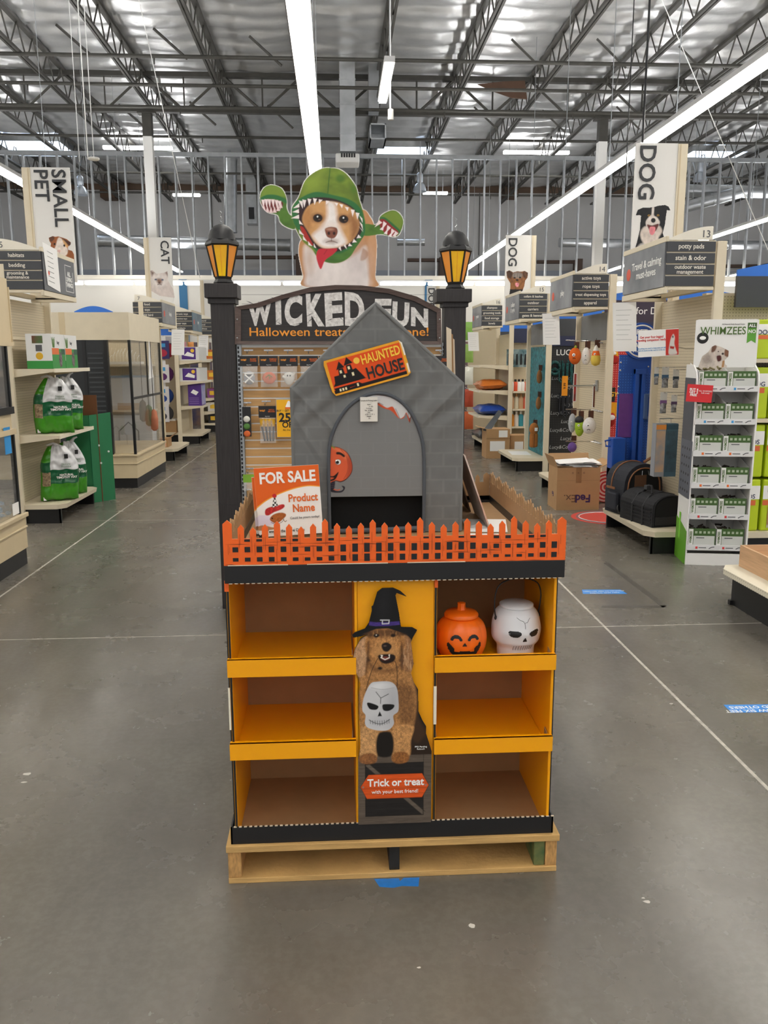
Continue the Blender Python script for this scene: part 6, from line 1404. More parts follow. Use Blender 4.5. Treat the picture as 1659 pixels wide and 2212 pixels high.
for k in range(10):
    p = aty(1004+7*(k % 2), 735+48*(k//2), 15.9); t = thing('treat_pouch', 'treat pouch on the far right rack, %s row, %s column' % (('top', 'second', 'third', 'fourth', 'bottom')[k//2], ('left', 'right')[k % 2]), 'package', (p.x, 15.9, p.z), 0, 'treat pouches on the far rack')
    obj('pouch', pillow(p.x, 15.9, p.z, p.z+.34, .2, .06, 6, 5, k), mat('pouch %d' % (k//2), ('#7fae4a', '#8fb45a', '#e4e6dc', '#c0543c', '#cf6a40')[k//2], .35), t, smooth=True)
    obj('hook', G().tube([(p.x, 15.9, p.z+.34), (p.x, 16.3, p.z+.36)], .005, 4), CHROME, t)
bx('rack_panel', 2.6, 3.2, 16.3, 16.34, .2, 2.2, PEG, R17)

# ------------------------------------------------------------------ courier box, cartons, floor pieces
KRAFT2 = mat('courier box board', '#b08a60', .7, var=.05, vscale=8)
cb = thing('courier_box', 'open brown courier carton with an upside down purple logo', 'box', (2.52, 8.6, 0))
x0, x1, y0, y1, h_ = 2.315, 2.775, 8.47, 8.83, .45
g_ = G().box(x0, x1, y0, y0+.006, 0, h_).box(x0, x1, y1-.006, y1, 0, h_).box(x0, x0+.006, y0+.006, y1-.006, 0, h_).box(x1-.006, x1, y0+.006, y1-.006, 0, h_).box(x0+.006, x1-.006, y0+.006, y1-.006, 0, .01); obj('carton', g_, KRAFT2, cb)
def flap(pts, th=.005):
    g_ = G(); q = [Vector(p) for p in pts]; n = (q[1]-q[0]).cross(q[2]-q[0]).normalized()*th
    return g_.add(q+[p+n for p in q], [(0,1,2,3),(7,6,5,4),(0,4,5,1),(1,5,6,2),(2,6,7,3),(3,7,4,0)])
obj('flap', flap([(x0, y0, h_), (x0, y1, h_), (x0-.05, y1, h_+.12), (x0-.05, y0, h_+.12)]), KRAFT2, cb); obj('flap', flap([(x1, y1, h_), (x1, y0, h_), (x1+.13, y0, h_-.0+.06), (x1+.13, y1, h_+.06)]), KRAFT2, cb)
obj('flap', flap([(x0+.01, y1, h_), (x1-.01, y1, h_), (x1-.01, y1+.06, h_+.11), (x0+.01, y1+.06, h_+.11)]), KRAFT2, cb)
bx('tape_strip', (x0+x1)/2-.03, (x0+x1)/2+.03, y0-.0008, y0, h_-.16, h_, mat('brown tape', '#96724c', .35), cb); bx('fold_crease', x0, x1, y0-.0007, y0, h_-.135, h_-.132, mat('brown tape'), cb)
UP = (Vector((-1, 0, 0)), Vector((0, 0, -1)))
pF, pE = aty(1259, 1076, y0), aty(1231, 1076, y0); text('Fed', .115, (pF.x, y0, pF.z), PURPLETXT, cb, UP, bold=.03); text('Ex.', .115, (pE.x, y0, pE.z), mat('brown ink', '#6a4e3a', .6), cb, UP, bold=.0)
text('Fe', .07, (x0, 8.62, .16), PURPLETXT, cb, (Vector((0, 1, 0)), Vector((0, 0, -1))), bold=.03)
for k, s_ in enumerate(('o', 'x', 'o')): text(s_, .04, (2.48+.06*k, y0, h_-.05), mat('brown ink'), cb)
for k in range(6):
    g_ = G(); a_ = rg.uniform(-.2, .2); cx_, cy_ = 2.56+rg.uniform(-.06, .1), 8.62; u_ = Vector((math.cos(a_), math.sin(a_), .05*(k-2)/3)); v_ = Vector((-math.sin(a_), math.cos(a_), .06)); zz = h_+.012+k*.009
    tag(obj('loose_paper', G().prism([(-.19, -.12), (.19, -.12), (.19, .13), (-.19, .13)], .0012, (cx_, cy_, zz), u_, v_), PAPER if k != 3 else mat('grey flyer', '#5b5d62', .6)), '%s sheet on top of the courier carton' % ('white' if k != 3 else 'grey'), 'paper', 'loose sheets on the courier carton')
tb = lambda nm, lab, x0, x1, y0, y1, h, par=None: thing(nm, lab, 'box', ((x0+x1)/2, (y0+y1)/2, 0))
c_ = atz(1045, 982, 0); t = tb('shipping_carton', 'brown carton with white labels standing by the aisle 16 endcap', 2.2, 2.7, 13.0, 13.4, .5)
a, b = aty(1050, 984, 13.1), aty(1102, 927, 13.1)
bx('carton', a.x, b.x, 13.1, 13.5, 0, b.z, KRAFT2, t); bx('shipping_label', a.x+.06, b.x-.08, 13.097, 13.1, .12, .28, PAPER, t); bx('shipping_label', a.x+.2, b.x-.04, 13.097, 13.1, b.z-.13, b.z-.02, PAPER, t); bx('tape_strip', a.x, b.x, 13.0975, 13.1, b.z-.16, b.z-.14, mat('brown tape'), t)
obj('flap', flap([(a.x, 13.1, b.z), (a.x, 13.5, b.z), (a.x-.12, 13.5, b.z+.03), (a.x-.12, 13.1, b.z+.03)]), KRAFT2, t); obj('grey_insert', flap([(a.x-.05, 13.15, b.z-.02), (a.x+.22, 13.25, b.z+.3), (a.x+.28, 13.25, b.z+.26), (a.x+.06, 13.15, b.z-.05)]), mat('grey insert', '#5d6166', .4), t)
t = tb('shipping_carton', 'smaller brown carton half hidden right of the labelled carton', 2.9, 3.1, 13.2, 13.5, .3); bx('carton', b.x+.03, b.x+.3, 13.2, 13.5, 0, .36, KRAFT2, t); bx('shipping_label', b.x+.1, b.x+.24, 13.197, 13.2, .1, .26, PAPER, t)
# red ring print board and red floor decal
rp = Pic(-1, -1, 1, 1, 90, '#c02a2a'); rr = np.sqrt(rp.X**2+rp.Y**2); rp.c[(np.floor(rr*9+.5) % 2 == 0) & (rr < .98)] = hx('#e6b8ae')
c_ = aty(1309, 1052, 8.88); t = thing('ring_board', 'red and white ringed disc standing behind the courier carton', 'board', (c_.x, 8.88, 0)); r_ = c_.z-.005
obj('disc', G().prism([(r_*math.cos(a), r_*math.sin(a)) for a in np.linspace(0, 2*math.pi, 40, endpoint=False)], .02, (c_.x, 8.88, c_.z), *FRONT), mat('red board', '#c02a2a', .5), t)
rp.sheet('ring_print', (c_.x-r_, 8.879, c_.z-r_), *FRONT, 2*r_, 2*r_, t, mask=(rr < .98)*1.0)
c_ = atz(1312, 1118, 0); t = thing('floor_decal', 'round red floor decal with a white line beside the carrier deck', 'decal', (c_.x, c_.y, 0)); r_ = .36
ci = lambda r: [(r*math.cos(a), r*math.sin(a)) for a in np.linspace(0, 2*math.pi, 48, endpoint=False)]
obj('disc', G().prism(ci(r_), .001, (c_.x, c_.y, .0016), (1, 0, 0), (0, 1, 0)), mat('red floor vinyl', '#c8483f', .45), t)
obj('ring', G().tube([(c_.x+x, c_.y+y, .0018) for x, y in ci(r_*.84)], .007, 4, closed=True), mat('grey floor vinyl', '#6a6a70', .5), t)
obj('ring', G().tube([(c_.x+x, c_.y+y, .0018) for x, y in ci(r_*.78)], .004, 4, closed=True), WHITETXT, t)
BLUEV = mat('blue floor vinyl', '#2f86d8', .4)
def floortag(label, pts, lines=(), cat='decal'):
    P2 = [atz(u, v, 0) for u, v in pts]; c_ = sum(P2, Vector())/len(P2); t = thing('floor_sticker', label, cat, (c_.x, c_.y, 0))
    obj('vinyl', G().prism([(p.x-c_.x, p.y-c_.y) for p in P2], .001, (c_.x, c_.y, .0013), (1, 0, 0), (0, 1, 0)), BLUEV, t)
    for s_, u, v, sz in lines:
        p = atz(u, v, 0); text(s_, sz, (p.x, p.y, .0004), WHITETXT, t, (Vector((-1, 0, 0)), Vector((0, -1, 0))), bold=.01, depth=.0003)
    return t
floortag('small blue distance sticker on the floor right of the display', ((1257, 1274), (1340, 1274), (1355, 1283), (1259, 1283)), (('MAINTAIN SIX FEET BETWEEN', 1304, 1277.3, .021), ('YOU AND OTHERS', 1306, 1281, .024)))
floortag('blue six feet distance sticker at the right picture edge', ((1563, 1523), (1740, 1521), (1770, 1537), (1580, 1540)), (('YOU AND OTHERS', 1650, 1527, .038), ('PLEASE FOLLOW SIX FEET', 1668, 1534.5, .038)))
P2 = [atz(u, v, 0) for u, v in ((808, 1899), (862, 1898), (864, 1904), (872, 1897), (906, 1896), (904, 1915), (868, 1914), (850, 1918), (820, 1916))]; c_ = sum(P2, Vector())/len(P2); t = thing('blue_tape', 'torn piece of blue tape on the floor before the pallet', 'tape', (c_.x, c_.y, 0))
obj('tape', G().prism([(p.x-c_.x, p.y-c_.y) for p in P2], .0008, (c_.x, c_.y, .001), (1, 0, 0), (0, 1, 0)), mat('blue masking tape', '#1f74c4', .55, var=.1, vscale=60), t)

# ================================================================== blue pet clean station
BLUEP = mat('blue painted steel', '#1c4fa8', .4); BLUED = mat('deep blue steel', '#143c86', .4)
y = 7.72; st = thing('clean_station', 'blue metal pet clean station panel with a round header beside the carriers', 'dispenser', (2.78, y, .4))
a, b = aty(1320, 1033, y), aty(1400, 778, y); xr = 2.99
bx('back_plate', a.x+.03, xr, y, y+.02, a.z, b.z+.05, PEGBLUE, st)
bx('side_rail', a.x+.17, a.x+.21, y-.05, y, a.z+.06, b.z-.08, BLUEP, st, bev=.004); bx('side_rail', xr-.12, xr-.08, y-.05, y, a.z+.06, b.z-.08, BLUEP, st, bev=.004); bx('cross_rail', a.x+.17, xr-.08, y-.052, y, b.z-.13, b.z-.08, BLUEP, st, bev=.004); bx('cross_rail', a.x+.17, xr-.08, y-.052, y, a.z+.06, a.z+.1, BLUEP, st, bev=.004)
c0, c1 = aty(1333, 945, y), aty(1378, 850, y); bx('purple_sheet', c0.x, c1.x, y-.012, y-.004, c0.z, c1.z, mat('purple plastic sheet', '#6a3a86', .4, var=.08, vscale=20), st, bev=.01)
c0, c1 = aty(1384, 905, y), aty(1424, 850, y); bd = bx('bag_dispenser', c0.x, min(c1.x, xr), y-.06, y-.02, c0.z, c1.z, mat('slate dispenser', '#48608c', .5), st, bev=.01)
for dx in (.04, .12): bx('slot', c0.x+dx, c0.x+dx+.02, y-.063, y-.058, c0.z+.03, c1.z-.03, BLUED, bd)
c0, c1 = aty(1314, 1033, y-.06), aty(1346, 945, y-.06); bn = bx('waste_bin', c0.x, c1.x, y-.14, y, c0.z, c1.z, BLUEP, st, bev=.006); obj('bin_handle', G().tube([(c0.x, y-.07, c1.z-.02), (c0.x-.05, y-.07, c1.z-.03), (c0.x-.04, y-.07, c1.z-.08), (c0.x, y-.07, c1.z-.08)], .01, 6), BLUEP, bn)
bx('lower_box', c0.x+.0, xr-.02, y-.1, y, c0.z, c0.z+.1, BLUED, st)
c_ = aty(1384, 737, y); R_ = (aty(1384, 697, y).z-c_.z)
hd = obj('round_header', G().prism([(R_*math.cos(q), R_*math.sin(q)) for q in np.linspace(0, 2*math.pi, 40, endpoint=False)], .03, (c_.x, y-.02, c_.z), *FRONT), BLUEP, st)
obj('header_ring', G().tube([(c_.x+R_*.85*math.cos(q), y-.021, c_.z+R_*.85*math.sin(q)) for q in np.linspace(0, 2*math.pi, 40, endpoint=False)], .007, 6, closed=True), WHITETXT, hd)
text('PET\nCLEAN\nSTATION', .065, (c_.x, y-.0205, c_.z+.02), WHITETXT, hd, bold=.015, lh=.95); text('a companion', .03, (c_.x, y-.0205, c_.z-R_*.55), WHITETXT, hd)
obj('gusset', G().prism([(a.x+.05-c_.x, -R_*1.75), (xr-c_.x, -R_*1.75), (xr-c_.x, -R_*.9), (R_*.7, -R_*.6), (-R_*.7, -R_*.6), (a.x+.12-c_.x, -R_*1.1)], .02, (c_.x, y-.0005, c_.z), *FRONT), BLUEP, st)
for u, v in ((1341, 783), (1340, 800), (1336, 835), (1335, 850), (1400, 792)):
    p = aty(u, v, y); obj('bolt', G().ball((p.x, y-.004, p.z), .009, .006, .009, 8, 5), CHROME, st)

# ------------------------------------------------------------------ carriers on the deck
BAGB = mat('black carrier fabric', '#16161a', .8, var=.2, vscale=30, bump=.3, bscale=90); BAGN = mat('dark navy carrier fabric', '#24262e', .8, var=.15, vscale=30); TAN = mat('tan leather trim', '#8a5a38', .5); MESH = mat('black mesh', '#0c0c0d', .9)
cz_ = .1905
ct = thing('duffel_carrier', 'black soft pet carrier with a domed end at the front of the deck', 'pet carrier', (2.78, 6.62, cz_), rotz=math.radians(12))
n = 12; w2, hh, L_ = .17, .27, .5
arc = [(-w2, 0), (-w2, .16)]+[(-w2*math.cos(math.pi*k/n), .16+(hh-.16)*math.sin(math.pi*k/n)) for k in range(1, n)]+[(w2, .16), (w2, 0)]
g_ = G().prism(arc, L_, (0, 0, 0), (1, 0, 0), (0, 0, 1)); bo = obj('body', g_, BAGB, ct, world=False, bev=.02)
obj('end_panel', G().prism([(x*.86, .02+z*.86) for x, z in arc], .006, (0, -.006, 0), (1, 0, 0), (0, 0, 1)), MESH, ct, world=False)
obj('end_piping', G().tube([(x*.93, -.004, .012+z*.93) for x, z in arc], .006, 6), BAGB, ct, world=False)
bx('end_flap', -.15, .15, -.014, -.006, .02, .09, mat('black flap', '#1d1d20', .6), ct, world=False, bev=.005)
for yy in (.14, .3): obj('strap', G().tube([(-w2-.004, yy, .0), (-w2-.006, yy, .16), (-w2*.7, yy, .245), (0, yy, hh+.004), (w2*.7, yy, .245), (w2+.006, yy, .16)], .009, 6), mat('black strap', '#222226', .6), ct, world=False)
obj('handle', G().tube([(-.09, .14, hh-.01), (-.07, .18, hh+.04), (-.06, .24, hh+.05), (-.07, .3, hh-.01)], .011, 7), BAGB, ct, world=False, smooth=True); bx('buckle', -.11, -.05, .2, .24, hh+.02, hh+.055, mat('grey buckle', '#55565a', .35, .6), ct, world=False, bev=.004)
for k in range(5): bx('side_rib', -w2-.006, -w2, .02, .46, .03+k*.03, .042+k*.03, BAGB, ct, world=False)
bp = thing('backpack_carrier', 'dark navy pet backpack with tan trim behind the black carrier', 'pet carrier', (2.76, 7.2, cz_), rotz=math.radians(14))
n = 14; w2, hh = .2, .46
arc = [(-w2, 0), (-w2*1.02, .22)]+[(-w2*math.cos(math.pi*k/n), .24+(hh-.24)*math.sin(math.pi*k/n)**.8) for k in range(1, n)]+[(w2*1.02, .22), (w2, 0)]
obj('body', G().prism(arc, .3, (0, 0, 0), (1, 0, 0), (0, 0, 1)), BAGN, bp, world=False, bev=.03)
obj('front_opening', G().prism([(x*.78, .06+z*.78) for x, z in arc], .006, (0, -.006, 0), (1, 0, 0), (0, 0, 1)), MESH, bp, world=False)
obj('trim', G().tube([(x*.82, -.008, .045+z*.82) for x, z in arc], .007, 6), TAN, bp, world=False); obj('trim', G().tube([(x*1.01, .2, z*1.01) for x, z in arc[1:-1]], .007, 6), TAN, bp, world=False)
bx('inner_pad', -.1, .02, -.01, -.006, .22, .36, mat('brown inner pad', '#5c3d28', .8), bp, world=False); bx('side_pocket', -w2-.05, -w2, .05, .22, .03, .2, BAGN, bp, world=False, bev=.02); bx('pocket_tab', -w2-.056, -w2-.048, .07, .2, .23, .25, TAN, bp, world=False)
for s in (-1, 1): obj('zip_pull', G().tube([(s*.03, -.014, .4), (s*.035, -.02, .36)], .004, 5), CHROME, bp, world=False)
obj('lead_strap', G().tube([(.06, .1, hh), (.16, .1, hh+.05), (.2, .12, hh+.12), (.24, .13, hh+.1)], .014, 6), TAN, bp, world=False)
bo_ = thing('travel_bowl', 'black collapsible bowl standing on edge at the deck corner', 'bowl', (2.565, 7.2, cz_+.052), rotz=.4)
obj('dish', G().lathe([(.05, -.012), (.055, 0), (.05, .01), (.042, .004), (.003, .0)], (0, 0, 0), 20), BLACK, bo_, world=False, smooth=True); bo_.rotation_euler = (math.radians(70), 0, .5)
# hanging travel goods
for i, (u, v, wp, hp, c1, c2) in enumerate(((1437, 815, 15, 45, '#c9c9c6', '#3b5f80'), (1460, 818, 13, 40, '#c9c9c6', '#2c3c4c'), (1433, 870, 15, 46, '#cfcbc8', '#6c4a7c'), (1456, 872, 13, 38, '#cfcbc8', '#51395e'), (1418, 812, 10, 38, '#c9c9c6', '#3b5f80'))):
    yy = 6.95; p = aty(u, v, yy); s_ = yy/1780; w, h = wp*s_, hp*s_
    t = thing('carded_accessory', '%s carded travel accessory hanging on aisle 13 endcap, %s' % (('blue', 'dark blue', 'purple', 'dark purple', 'narrow blue')[i], ('upper left', 'upper right', 'lower left', 'lower right', 'behind the hook')[i]), 'package', (p.x, yy, p.z-h/2))
    bx('card', p.x-w/2, p.x+w/2, yy, yy+.003, p.z-h*.05, p.z+h/2, mat('accessory card', c1, .5), t); bx('band', p.x-w/2, p.x+w/2, yy-.003, yy+.004, p.z-h*.08, p.z+h*.12, mat('accessory band '+c2, c2, .5), t)
    obj('blister', pillow(p.x, yy, p.z-h/2, p.z, w*.95, .03, 6, 5, i), mat('accessory item', '#3a3a3e', .4, col2='#a8a8aa', vscale=40), t, smooth=True)
    obj('hook', G().tube([(p.x, yy-.03, p.z+h*.48), (p.x, yy+.02, p.z+h*.47), (p.x+.05, yy+.03, p.z+h*.47), (2.99, yy+.03, p.z+h*.48)], .004, 5), CHROME, t)
yy = 6.9; a, b = aty(1412, 1030, yy), aty(1466, 915, yy)
for i, (xa, xb, lab, c) in enumerate(((a.x, a.x+(b.x-a.x)*.45, 'grey dog travel harness box hanging over the carriers', '#8f9298'), (a.x+(b.x-a.x)*.47, b.x, 'slate blue boxed car seat cover beside the harness box', '#3f5f72'))):
    t = thing('travel_box', lab, 'box', ((xa+xb)/2, yy, a.z)); bx('box', xa, xb, yy, yy+.09, a.z, b.z, mat('travel box '+c, c, .45), t)
    bx('photo', xa+.006, xb-.006, yy-.001, yy, a.z+.04, b.z-.06, mat('travel photo %d' % i, c, .45, col2='#2a3a44' if i else '#c9a27c', vscale=11), t); bx('label_strip', xa, xb, yy-.002, yy, b.z-.05, b.z-.01, mat('amber strip', '#d98a3a', .5) if i == 0 else mat('teal strip', '#274a5c', .5), t)
    obj('hook', G().tube([((xa+xb)/2, yy+.04, b.z), ((xa+xb)/2, yy+.05, b.z+.04), (2.99, yy+.06, b.z+.04)], .004, 5), CHROME, t)
yy = 6.62; a, b = aty(1379, 770, yy), aty(1469, 712, yy)
t = thing('travel_card_sign', 'white card about getting your companion ready with a red dog photo', 'sign', ((a.x+b.x)/2, yy, a.z))
rv_ = Vector((1, 0, .055)).normalized(); uv_ = Vector((-.055, 0, 1)).normalized(); w, h = b.x-a.x, b.z-a.z; o_ = Vector((a.x, yy, a.z-.008))
obj('card', G().prism([(0, 0), (w, 0), (w, h), (0, h)], .003, o_, rv_, uv_), PAPER, t)
q = Pic(0, 0, 60, 62, 50, '#c9352c'); q.poly([(15,60),(18,35),(25,20),(35,12),(42,20),(40,35),(48,50),(52,60)], '#d8d4d0', 2, True); q.ell(33, 18, 3, 3, '#222'); q.poly([(20,40),(40,42),(38,48),(20,46)], '#a8281f'); q.sheet('photo', o_+rv_*(w*.68)+uv_*.004+Vector((0, -.0015, 0)), rv_, uv_, w*.32, h*.96, t)
text('Get your four-legged\ntraveling companion ready!', .026, o_+rv_*w*.33+uv_*h*.68, REDTXT, t, (rv_, uv_), bold=.02, lh=.9, sx=.86); text('Everything you need to keep your pet safe\ncalm & secure on the road or in the sky', .0175, o_+rv_*w*.33+uv_*h*.28, BLUETXT, t, (rv_, uv_), lh=.95, sx=.78)
obj('arm', G().tube([o_+rv_*w*.5+uv_*h*.5+Vector((0, .004, 0)), (2.85, yy+.06, a.z+.06), (2.99, yy+.07, a.z+.06)], .005, 5), CHROME, t)

# ================================================================== white dental chew stand
WOBD = mat('white display board', '#e9e8e5', .45); GREENB = mat('green label board', '#3f5e2a', .5); LGREY = mat('pale grey print', '#c9cbc6', .5); SHADE = mat('dark grey poster', '#4a4d54', .5)
wz = lambda v: aty(1550, v, 6.05).z
O_ = Vector((2.692, 6.082, 0)); RZ = math.atan2(6.006-6.082, 3.142-2.692); WW, DD = .456, .33
ws = thing('chew_stand', 'white cardboard stand of green dental chew bins with a header card', 'display stand', O_, RZ)
zt = aty(1500, 794, 6.08).z
for x in (0, WW-.012):
    pts = [(0, 0), (DD, 0), (DD, zt+.02), (.12, zt+.02), (.03, zt-.03), (0, zt-.1)]
    obj('side_panel', G().prism(pts, -.012, (x, 0, 0), (0, 1, 0), (0, 0, 1)), WOBD, ws, world=False, bev=.003)
bx('back_panel', .012, WW-.012, DD-.01, DD, 0, zt+.02, WOBD, ws, world=False); bx('plinth', .012, WW-.012, .004, .014, 0, wz(1196), WOBD, ws, world=False)
hp = [(.0, 0), (WW, 0), (WW, wz(690)-zt-.0), (WW-.02, wz(688)-zt), (.02, wz(688)-zt), (0, wz(690)-zt)]
hc = obj('header_card', G().prism(hp, .008, (.0, .12, zt), (1, 0, 0), (0, 0, 1)), WOBD, ws, world=False, label='white header card with a chewing dog')
HZ = wz(690)
text('WHIMZEES', .08, (.2, .119, HZ-.08), mat('olive lettering', '#4c6a2c', .6), hc, world=False, bold=.008, sx=.84); text('All Natural Daily Dental Treats', .013, (.27, .119, HZ-.03), GREYTXT, hc, world=False)
obj('ribbon', G().prism([(0, 0), (.032, .02), (.064, 0), (.064, .15), (0, .15)], .002, (.375, .1185, HZ-.17), (1, 0, 0), (0, 0, 1)), mat('fresh green ribbon', '#5a9c30', .5), hc, world=False); bx('ribbon_top', .375, .439, .1165, .1185, HZ-.06, HZ-.02, GREENB, hc, world=False)
text('ALL', .03, (.407, .116, HZ-.042), WHITETXT, hc, world=False, bold=.03); text('NO', .034, (.407, .116, HZ-.085), WHITETXT, hc, world=False, bold=.03)
obj('seal', G().prism([(.042*math.cos(q), .042*math.sin(q)) for q in np.linspace(0, 2*math.pi, 24, endpoint=False)], .001, (.055, .1185, HZ-.13), (1, 0, 0), (0, 0, 1)), BLACKTXT, hc, world=False); obj('seal_bone', G().ball((.055, .1175, HZ-.13), .024, .002, .014, 12, 6), WHITETXT, hc, world=False)
def chewdog():
    p = Pic(195, 250, 430, 450, 95, '#c9bdb2'); o_ = [(215,390),(230,340),(270,310),(295,270),(320,258),(370,275),(420,300),(420,345),(395,370),(400,400),(415,410),(412,425),(380,430),(390,445),(230,440),(205,420)]
    p.poly([(300,260),(330,265),(320,300),(295,310)], '#6a4a3a', 4, True); p.poly([(395,285),(425,310),(415,345),(390,330)], '#7a5440', 4, True); p.poly([(225,350),(280,320),(300,380),(250,400)], '#8f8178', 14, True, .7); p.poly([(335,340),(365,335),(370,370),(345,378)], '#4a1e1c', 4, True); p.ell(378, 322, 9, 8, '#2a1a16', 3); p.ell(345, 305, 5, 4, '#2a1a16', 2); p.poly([(380,375),(395,370),(392,420),(376,425)], '#a87a4a', 3); p.grain(.06, .05, .25, 3); return p, o_
q, o_ = chewdog(); q.sheet('dog_print', (.025, .1185, HZ-.375+.0), (1, 0, 0), (0, 0, 1), .235, .2, hc, mask=q.poly(o_), world=False)
strips = [838, 909, 978, 1047, 1114, 1181]; fronts = [(802, 834), (872, 902), (941, 971), (1010, 1040), (1077, 1106), (1143, 1172)]
names = ('top', 'second', 'third', 'fourth', 'fifth', 'bottom')
CHEW = mat('olive chew sticks', '#7d7350', .8, var=.3, vscale=60); CHEWD = mat('dark chew sticks', '#3a2f28', .8, var=.3, vscale=60)
for k, v in enumerate(strips):
    z = wz(v); s_ = bx('shelf', .012, WW-.012, .01, DD-.012, z-.012, z, WOBD, ws, world=False)
    bx('price_strip', .006, WW-.006, -.006, .004, z-.028, z+.014, mat('pale price strip', '#dcdcdc', .3), s_, world=False)
    for q_, x in enumerate((.07, .27)):
        bx('price_tag', x, x+.016, -.0072, -.006, z-.016, z+.002, (BLUETXT, ORANGETXT, REDTXT)[(k//2) % 3], s_, world=False); obj('chew_icon', G().tube([(x+.1, -.0068, z-.014), (x+.12, -.0068, z-.002), (x+.14, -.0068, z)], .003, 4), GREYTXT, s_, world=False); bx('price_text', x+.024, x+.08, -.0072, -.006, z-.01, z-.004, GREYTXT, s_, world=False)
    zf0, zf1 = wz(fronts[k][1]), wz(fronts[k][0])
    for c in range(2):
        xa = .018+c*.21; xb = xa+.205; ox = O_.x+math.cos(RZ)*(xa+.1); oy = O_.y+math.sin(RZ)*(xa+.1)
        t = thing('chew_bin', 'green fronted chew bin, %s side of the %s shelf on the white stand' % (('left', 'right')[c], names[k]), 'bin', (ox, oy, z), RZ, 'chew bins on the white stand')
        W2 = .205; x0_ = -.1
        bx('front', x0_, x0_+W2, .02, .024, .001, zf1-z, GREENB, t, world=False)
        lb_ = bx('front_label', x0_+.04, x0_+W2-.008, .0185, .02, .006, (zf1-z)*.58, LGREY, t, world=False); bx('brand_strip', x0_+.002, x0_+.036, .0185, .02, .004, zf1-z-.004, WOBD, t, world=False)
        text('WHIMZEES', .026, (x0_+.019, .0185, (zf1-z)*.5), mat('olive lettering'), t, (Vector((0, 0, 1)), Vector((-1, 0, 0))), world=False, bold=.02, sx=.74)
        for j in range(5): obj('icon', G().prism([(-.009, -.009), (.009, -.009), (.009, .009), (-.009, .009)], .001, (x0_+.058+j*.0315, .0195, (zf1-z)*.78), (1, 0, 0), (0, 0, 1)), mat('pale icon', '#a9b79c', .6), t, world=False)
        bx('label_line', x0_+.06, x0_+.12, .0175, .0185, (zf1-z)*.45, (zf1-z)*.5, GREYTXT, t, world=False)
        sp = [(.02, 0), (.29, 0), (.29, zf1-z+.06), (.02, zf1-z)]
        for xx in (x0_, x0_+W2-.003): obj('bin_side', G().prism(sp, -.003, (xx, 0, .001), (0, 1, 0), (0, 0, 1)), WOBD, t, world=False)
        rgb = random.Random(k*2+c); cm = CHEW if (k, c) == (0, 0) else CHEWD; zz = (zf1-z-.02 if (k, c) != (0, 1) else .03) + (.035 if (k, c) == (0, 0) else 0)
        gg = G()
        for j in range(14 if (k, c) != (0, 0) else 34):
            xx, yy_ = x0_+rgb.uniform(.03, W2-.03), rgb.uniform(.05, .25); an = rgb.uniform(0, 3.1); l_ = .03
            gg.tube([(xx-l_*math.cos(an)*.7, yy_-l_*math.sin(an)*.5, zz+rgb.uniform(-.01, .012)), (xx+l_*math.cos(an)*.7, yy_+l_*math.sin(an)*.5, zz+rgb.uniform(-.01, .02))], .007, 5)
        obj('chews', gg, cm, t, world=False, kind='stuff')
bx('side_poster', -.004, -.001, .02, DD-.01, .95, zt-.08, SHADE, ws, world=False); pst = bx('side_poster', -.008, -.002, -.01, DD-.02, .52, .96, mat('grey chart poster', '#585c66', .5), ws, world=False)
for j in range(6):
    for i in range(4): obj('chart_icon', G().ball((-.0085, .04+i*.07, .57+j*.065), .001, .014, .011, 8, 5), BLACKTXT, pst, world=False)
obj('green_base', G().prism([(0.002, 0), (DD, 0), (DD, .33), (DD*.5, .30), (.002, .26)], .002, (-.0015, 0, .003), (0, -1, 0) if 0 else (0, 1, 0), (0, 0, 1)), mat('leaf green print', '#5d9a22', .5), ws, world=False)
obj('green_ribbon', G().prism([(.2, .16), (.22, .18), (.24, .16), (.24, .38), (.2, .38)], .001, (-.003, 0, 0), (0, 1, 0), (0, 0, 1)), mat('lime ribbon', '#78c832', .5), ws, world=False)
a = aty(1481, 870, 6.0); b = aty(1537, 832, 6.0)
t = thing('sale_card', 'red buy six get two free card clipped to the white chew stand', 'sign', ((a.x+b.x)/2, 5.99, a.z)); rv_ = Vector((1, -.1, -.06)).normalized(); uv_ = Vector((.06, 0, 1)).normalized(); o_ = Vector((a.x, 6.0, a.z+.01))
obj('card', G().prism([(0, 0), (b.x-a.x, 0), (b.x-a.x, b.z-a.z), (0, b.z-a.z)], .002, o_, rv_, uv_), mat('red card', '#d1262c', .45), t); text('BUY 6\nGET 2\nFREE', .024, o_+rv_*.05+uv_*.07, WHITETXT, t, (rv_, uv_), bold=.03, lh=.85); text('ALL WHIMZEES\nbulk treats', .014, o_+rv_*.135+uv_*.075, WHITETXT, t, (rv_, uv_))
obj('clip', G().tube([o_+rv_*.14+uv_*.1+Vector((0, .003, 0)), (O_.x+.09, 6.068, a.z+.1)], .004, 5), CHROME, t)

